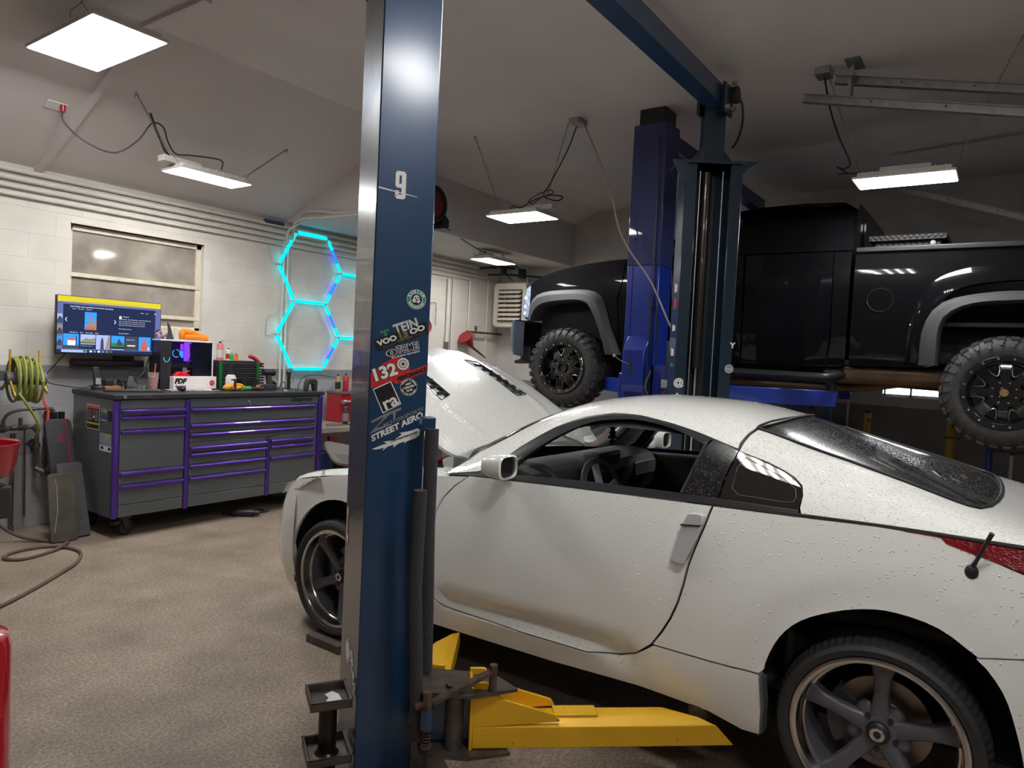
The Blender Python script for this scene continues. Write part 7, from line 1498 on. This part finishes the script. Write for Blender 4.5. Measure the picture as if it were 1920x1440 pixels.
st_ = thing('seat', 'taupe grey plastic seat shell with grooves between the tool chest and the near post', 'seat', (5.0, 5.62, .0))
M_ = Matrix.Translation((5.02, 5.66, .50)) @ Matrix.Rotation(rad(12), 4, 'Y') @ Matrix.Rotation(rad(38), 4, 'X')
m = MB(); m.prism(rrect(.42, .34, .09, 5), (0, 0, -.02), X_, Y_, (0, 0, .04)); m.v = [M_ @ p for p in m.v]; s_o = m.build('shell', sm, st_, bev=.015, seg=3)
for k in range(4): q = MB().box(-.15, .17, -.13+.03*k, -.122+.03*k, .019, .0225, M_); q.build('groove', blackm, s_o)
m = MB(); m.cyl((5.02, 5.68, .04), (5.02, 5.68, .47), .03); m.cyl((5.02, 5.68, .0), (5.02, 5.68, .05), .16, .10, n=24); m.build('pedestal', black, st_)
# ------------------------------------------------ back left corner: reel, hose, funnel, heater
rl = thing('cord_reel', 'black and red retractable reel on the dropped ceiling edge, mostly hidden by the near post', 'reel', (5.75, 5.2, 3.2))
MB().lathe([(0, -.05), (.14, -.05), (.16, -.03), (.16, .03), (.14, .05), (0, .05)], (5.72, 5.20, 3.22), (0, 1, 0), 36).build('drum', mat('reel_red', (.16, .015, .015), .5), rl)
m = MB(); m.lathe([(.15, -.06), (.195, -.055), (.20, .0), (.195, .055), (.15, .06)], (5.72, 5.20, 3.22), (0, 1, 0), 36, closed=True); m.prism([(.10, -.25), (.24, -.22), (.24, -.14), (.16, -.08)], (5.72, 5.15, 3.22), X_, Z_, (0, .10, 0)); m.build('guard', black, rl)
MB().box(5.66, 5.78, 5.25, 5.30, 3.15, 3.35).build('bracket', black, rl)
o = MB().tube(cr([(7.20, 6.605, 2.16), (7.28, 6.60, 2.08), (7.35, 6.60, 2.0), (7.34, 6.60, 1.92), (7.24, 6.60, 1.84), (7.14, 6.607, 1.86)], 6), .012, 8).build('air_hose', red); tag(o, 'looped dark red hose hanging on the left wall beside the near post', 'air hose')
cord('thin black cord hanging on the wall beside the hanging red hose', [(7.28, 6.58, 2.30), (7.40, 6.58, 2.31), (7.42, 6.58, 2.26), (7.42, 6.58, 2.0)], .004)
fn_ = thing('funnel', 'red funnel with a long dark spout hanging from the pipe near the back corner', 'funnel', (8.07, 6.50, 1.85))
fa = V((8.03, 6.50, 1.84)); fb = V((8.17, 6.50, 1.72)); ax_ = (fb-fa).normalized(); MB().cyl(fa-ax_*.05, fb-ax_*.0, .115, .022, n=24).build('cone', mat('funnel_red', (.30, .012, .02), .4), fn_)
MB().cyl(fb-ax_*.01, V((8.50, 6.5, 1.575)), .02, .010, n=12).build('spout', mat('spout_brown', (.10, .04, .035), .5), fn_); MB().tube(cr([(8.0, 6.5, 1.92), (8.10, 6.5, 1.95), (8.17, 6.5, 1.86), (8.16, 6.5, 1.80)], 4), .003, 5).build('hook', steel, fn_)
wp = thing('water_pipe', 'rusty horizontal pipe with a small tap near the back corner', 'pipe', (8.5, 6.5, 1.97))
MB().tube([(8.05, 6.52, 1.95), (8.90, 6.52, 1.95)], .016, 10).build('pipe', rust, wp)
m = MB(); m.cyl((8.26, 6.52, 1.95), (8.26, 6.52, 2.03), .014, n=8); m.box(8.22, 8.30, 6.51, 6.53, 2.03, 2.04); m.cyl((8.26, 6.52, 1.99), (8.26, 6.52, 2.01), .022, n=10); m.build('tap', rust, wp)
ht = thing('unit_heater', 'cream louvred unit heater hanging in the back corner behind the truck front', 'heater', (8.6, 6.1, 2.35))
hmat = mat('heater_cream', (.50, .44, .36), .5, var=.12, vs=6, dirt=(.25, .17, .11), ds=8, dt=.64)
m = MB(); m.prism(rrect(.62, .66, .07, 5), (8.48, 6.08, 2.37), Y_, Z_, (.40, 0, 0)); m.build('cabinet', hmat, ht, bev=.02, seg=3)
MB().box(8.472, 8.479, 5.86, 6.28, 2.13, 2.60).build('grille_opening', black, ht)
for k in range(7):
    z = 2.15+.066*k; m = MB(); m.prism([(0, .035), (-.012, .035), (-.055, .0), (-.05, -.008), (0, .022)], (8.474, 5.87, z), X_, Z_, (0, .40, 0)); m.build('louvre', hmat, ht)
for y in (5.95, 6.06, 6.17): MB().cyl((8.468, y, 2.14), (8.468, y, 2.59), .003, n=6).build('grille_rod', steel, ht)
for y in (5.9, 6.22): MB().cyl((8.65, y, 2.70), (8.65, y, ZL), .006, n=6).build('hanger_rod', steel, ht)
gp = thing('gas_piping', 'dark jumble of gas pipes and valves above the heater', 'pipework', (8.3, 6.0, 2.85))
m = MB(); m.tube([(8.0, 6.3, 2.86), (8.25, 6.1, 2.90), (8.45, 6.0, 2.90)], .018, 8); m.tube(cr([(8.3, 6.1, 2.80), (8.34, 6.05, 2.92), (8.5, 6.0, 2.93), (8.56, 5.95, 2.86)], 4), .009, 6); m.tube([(8.15, 6.25, 2.78), (8.5, 6.1, 2.82), (8.85, 5.6, 2.80)], .014, 8); m.tube(cr([(8.35, 6.15, 2.86), (8.45, 6.1, 2.78), (8.5, 6.05, 2.72)], 4), .008, 6); m.build('pipe', blackm, gp)
m = MB(); m.cbox((8.30, 6.08, 2.84), (.07, .06, .10)); m.cbox((8.58, 5.95, 2.84), (.09, .08, .13)); m.cbox((8.2, 6.2, 2.89), (.10, .05, .04), -.5); m.build('valve_body', blackm, gp, bev=.004)
# ------------------------------------------------ far side of the truck bay
def stand(label, y, z, mt, x=8.3, r=.032, extra=None, lr=.22):
    t = thing('tall_jack_stand', label, 'jack stand', (x, y, 0)); MB().cyl((x, y, .05), (x, y, z), r, n=14).build('post', mt, t)
    for k in range(3): a = 2*pi*k/3+.4; MB().tube([(x, y, .5), (x+lr*cos(a), y+lr*sin(a), .0)], .014, 8).build('leg', mt, t)
    MB().cyl((x, y, z), (x, y, z+.03), r*.8, n=12).build('saddle', blackm, t)
    if extra: extra(t)
    return t
yst = mat('stand_yellow', (.42, .28, .03), .55, dirt=(.14, .07, .03), ds=14, dt=.55)
stand('thin yellow pole stand with a dark round tip beyond the white coupe', 1.20, 1.20, yst)
stand('rusty yellow jack stand left of the rear truck tyre', .44, 1.18, yst, r=.038, extra=lambda t: MB().tube([(8.26, .50, 1.02), (8.26, .36, 1.02), (8.26, .33, 1.05)], .008, 6).build('pin', rust, t))
stand('slim royal blue jack stand below the rear truck tyre', .11, 1.05, roy, r=.03, lr=.1)
def ex(t):
    MB().lathe([(.036, .55), (.07, .56), (.065, .62), (.036, .63)], (8.3, -.07, 0), n=16).build('red_collar', red, t); MB().tube([(8.28, -.03, .58), (8.26, -.16, .50)], .008, 6).build('handle', black, t); MB().box(8.2, 8.4, -.2, .12, .925, .95).build('top_bar', black, t)
stand('steel screw jack stand with a red collar under the rear truck tyre', -.07, .90, steel, r=.024, extra=ex, lr=.06)
sp2 = thing('shop_press', 'blue steel H-frame press against the far wall behind the coupe roof', 'shop press', (8.4, 1.75, 0))
pb = mat('press_blue', (.015, .07, .16), .4)
for y in (1.60, 1.93): MB().box(8.30, 8.36, y-.03, y+.03, .04, 1.55).build('upright', pb, sp2); MB().box(8.10, 8.56, y-.03, y+.03, 0, .04).build('foot', pb, sp2)
for z in (1.50, .98): MB().box(8.29, 8.37, 1.60, 1.93, z, z+.08).build('crossbeam', pb, sp2)
MB().cyl((8.33, 1.765, 1.2), (8.33, 1.765, 1.5), .04).build('ram', blackm, sp2)
m = MB(); m.box(8.86, 8.95, 2.04, 2.20, 1.08, 1.26); eb = one(m, 'electric_box', mat('box_grey_paint', (.22, .22, .22), .5), 'small grey electric box on the far wall seen under the truck lift arm', 'electric box', bev=.006)
MB().cyl((8.85, 2.16, 1.22), (8.86, 2.16, 1.22), .02, n=12).build('knob', black, eb)
cord('black cable from the truck arm down to the small grey electric box', [(8.8, 1.85, 1.50), (8.82, 1.95, 1.36), (8.84, 2.10, 1.30), (8.86, 2.13, 1.25)], .008)
m = MB(); m.box(8.55, 8.90, 1.45, 1.98, .70, 1.0); m.box(8.55, 8.9, 1.45, 1.98, 0, .70); one(m, 'shipping_box', mat('brown_card', (.16, .13, .11), .7), 'tan cardboard box behind the blue press', 'box', bev=.004)
o = MB().tube(cr([(8.92, 1.48, 1.40), (8.92, 1.48, 1.50), (8.92, 1.42, 1.54), (8.92, 1.34, 1.52), (8.92, 1.30, 1.46)], 5), .012, 8).build('wall_pipe', cm_); tag(o, 'pale bent pipe on the far wall left of the daylight window', 'pipe')
o = MB().cyl((8.92, 1.50, .3), (8.92, 1.50, 1.50), .012, n=8).build('wall_pipe', cm_); tag(o, 'pale straight pipe on the far wall left of the daylight window', 'pipe')
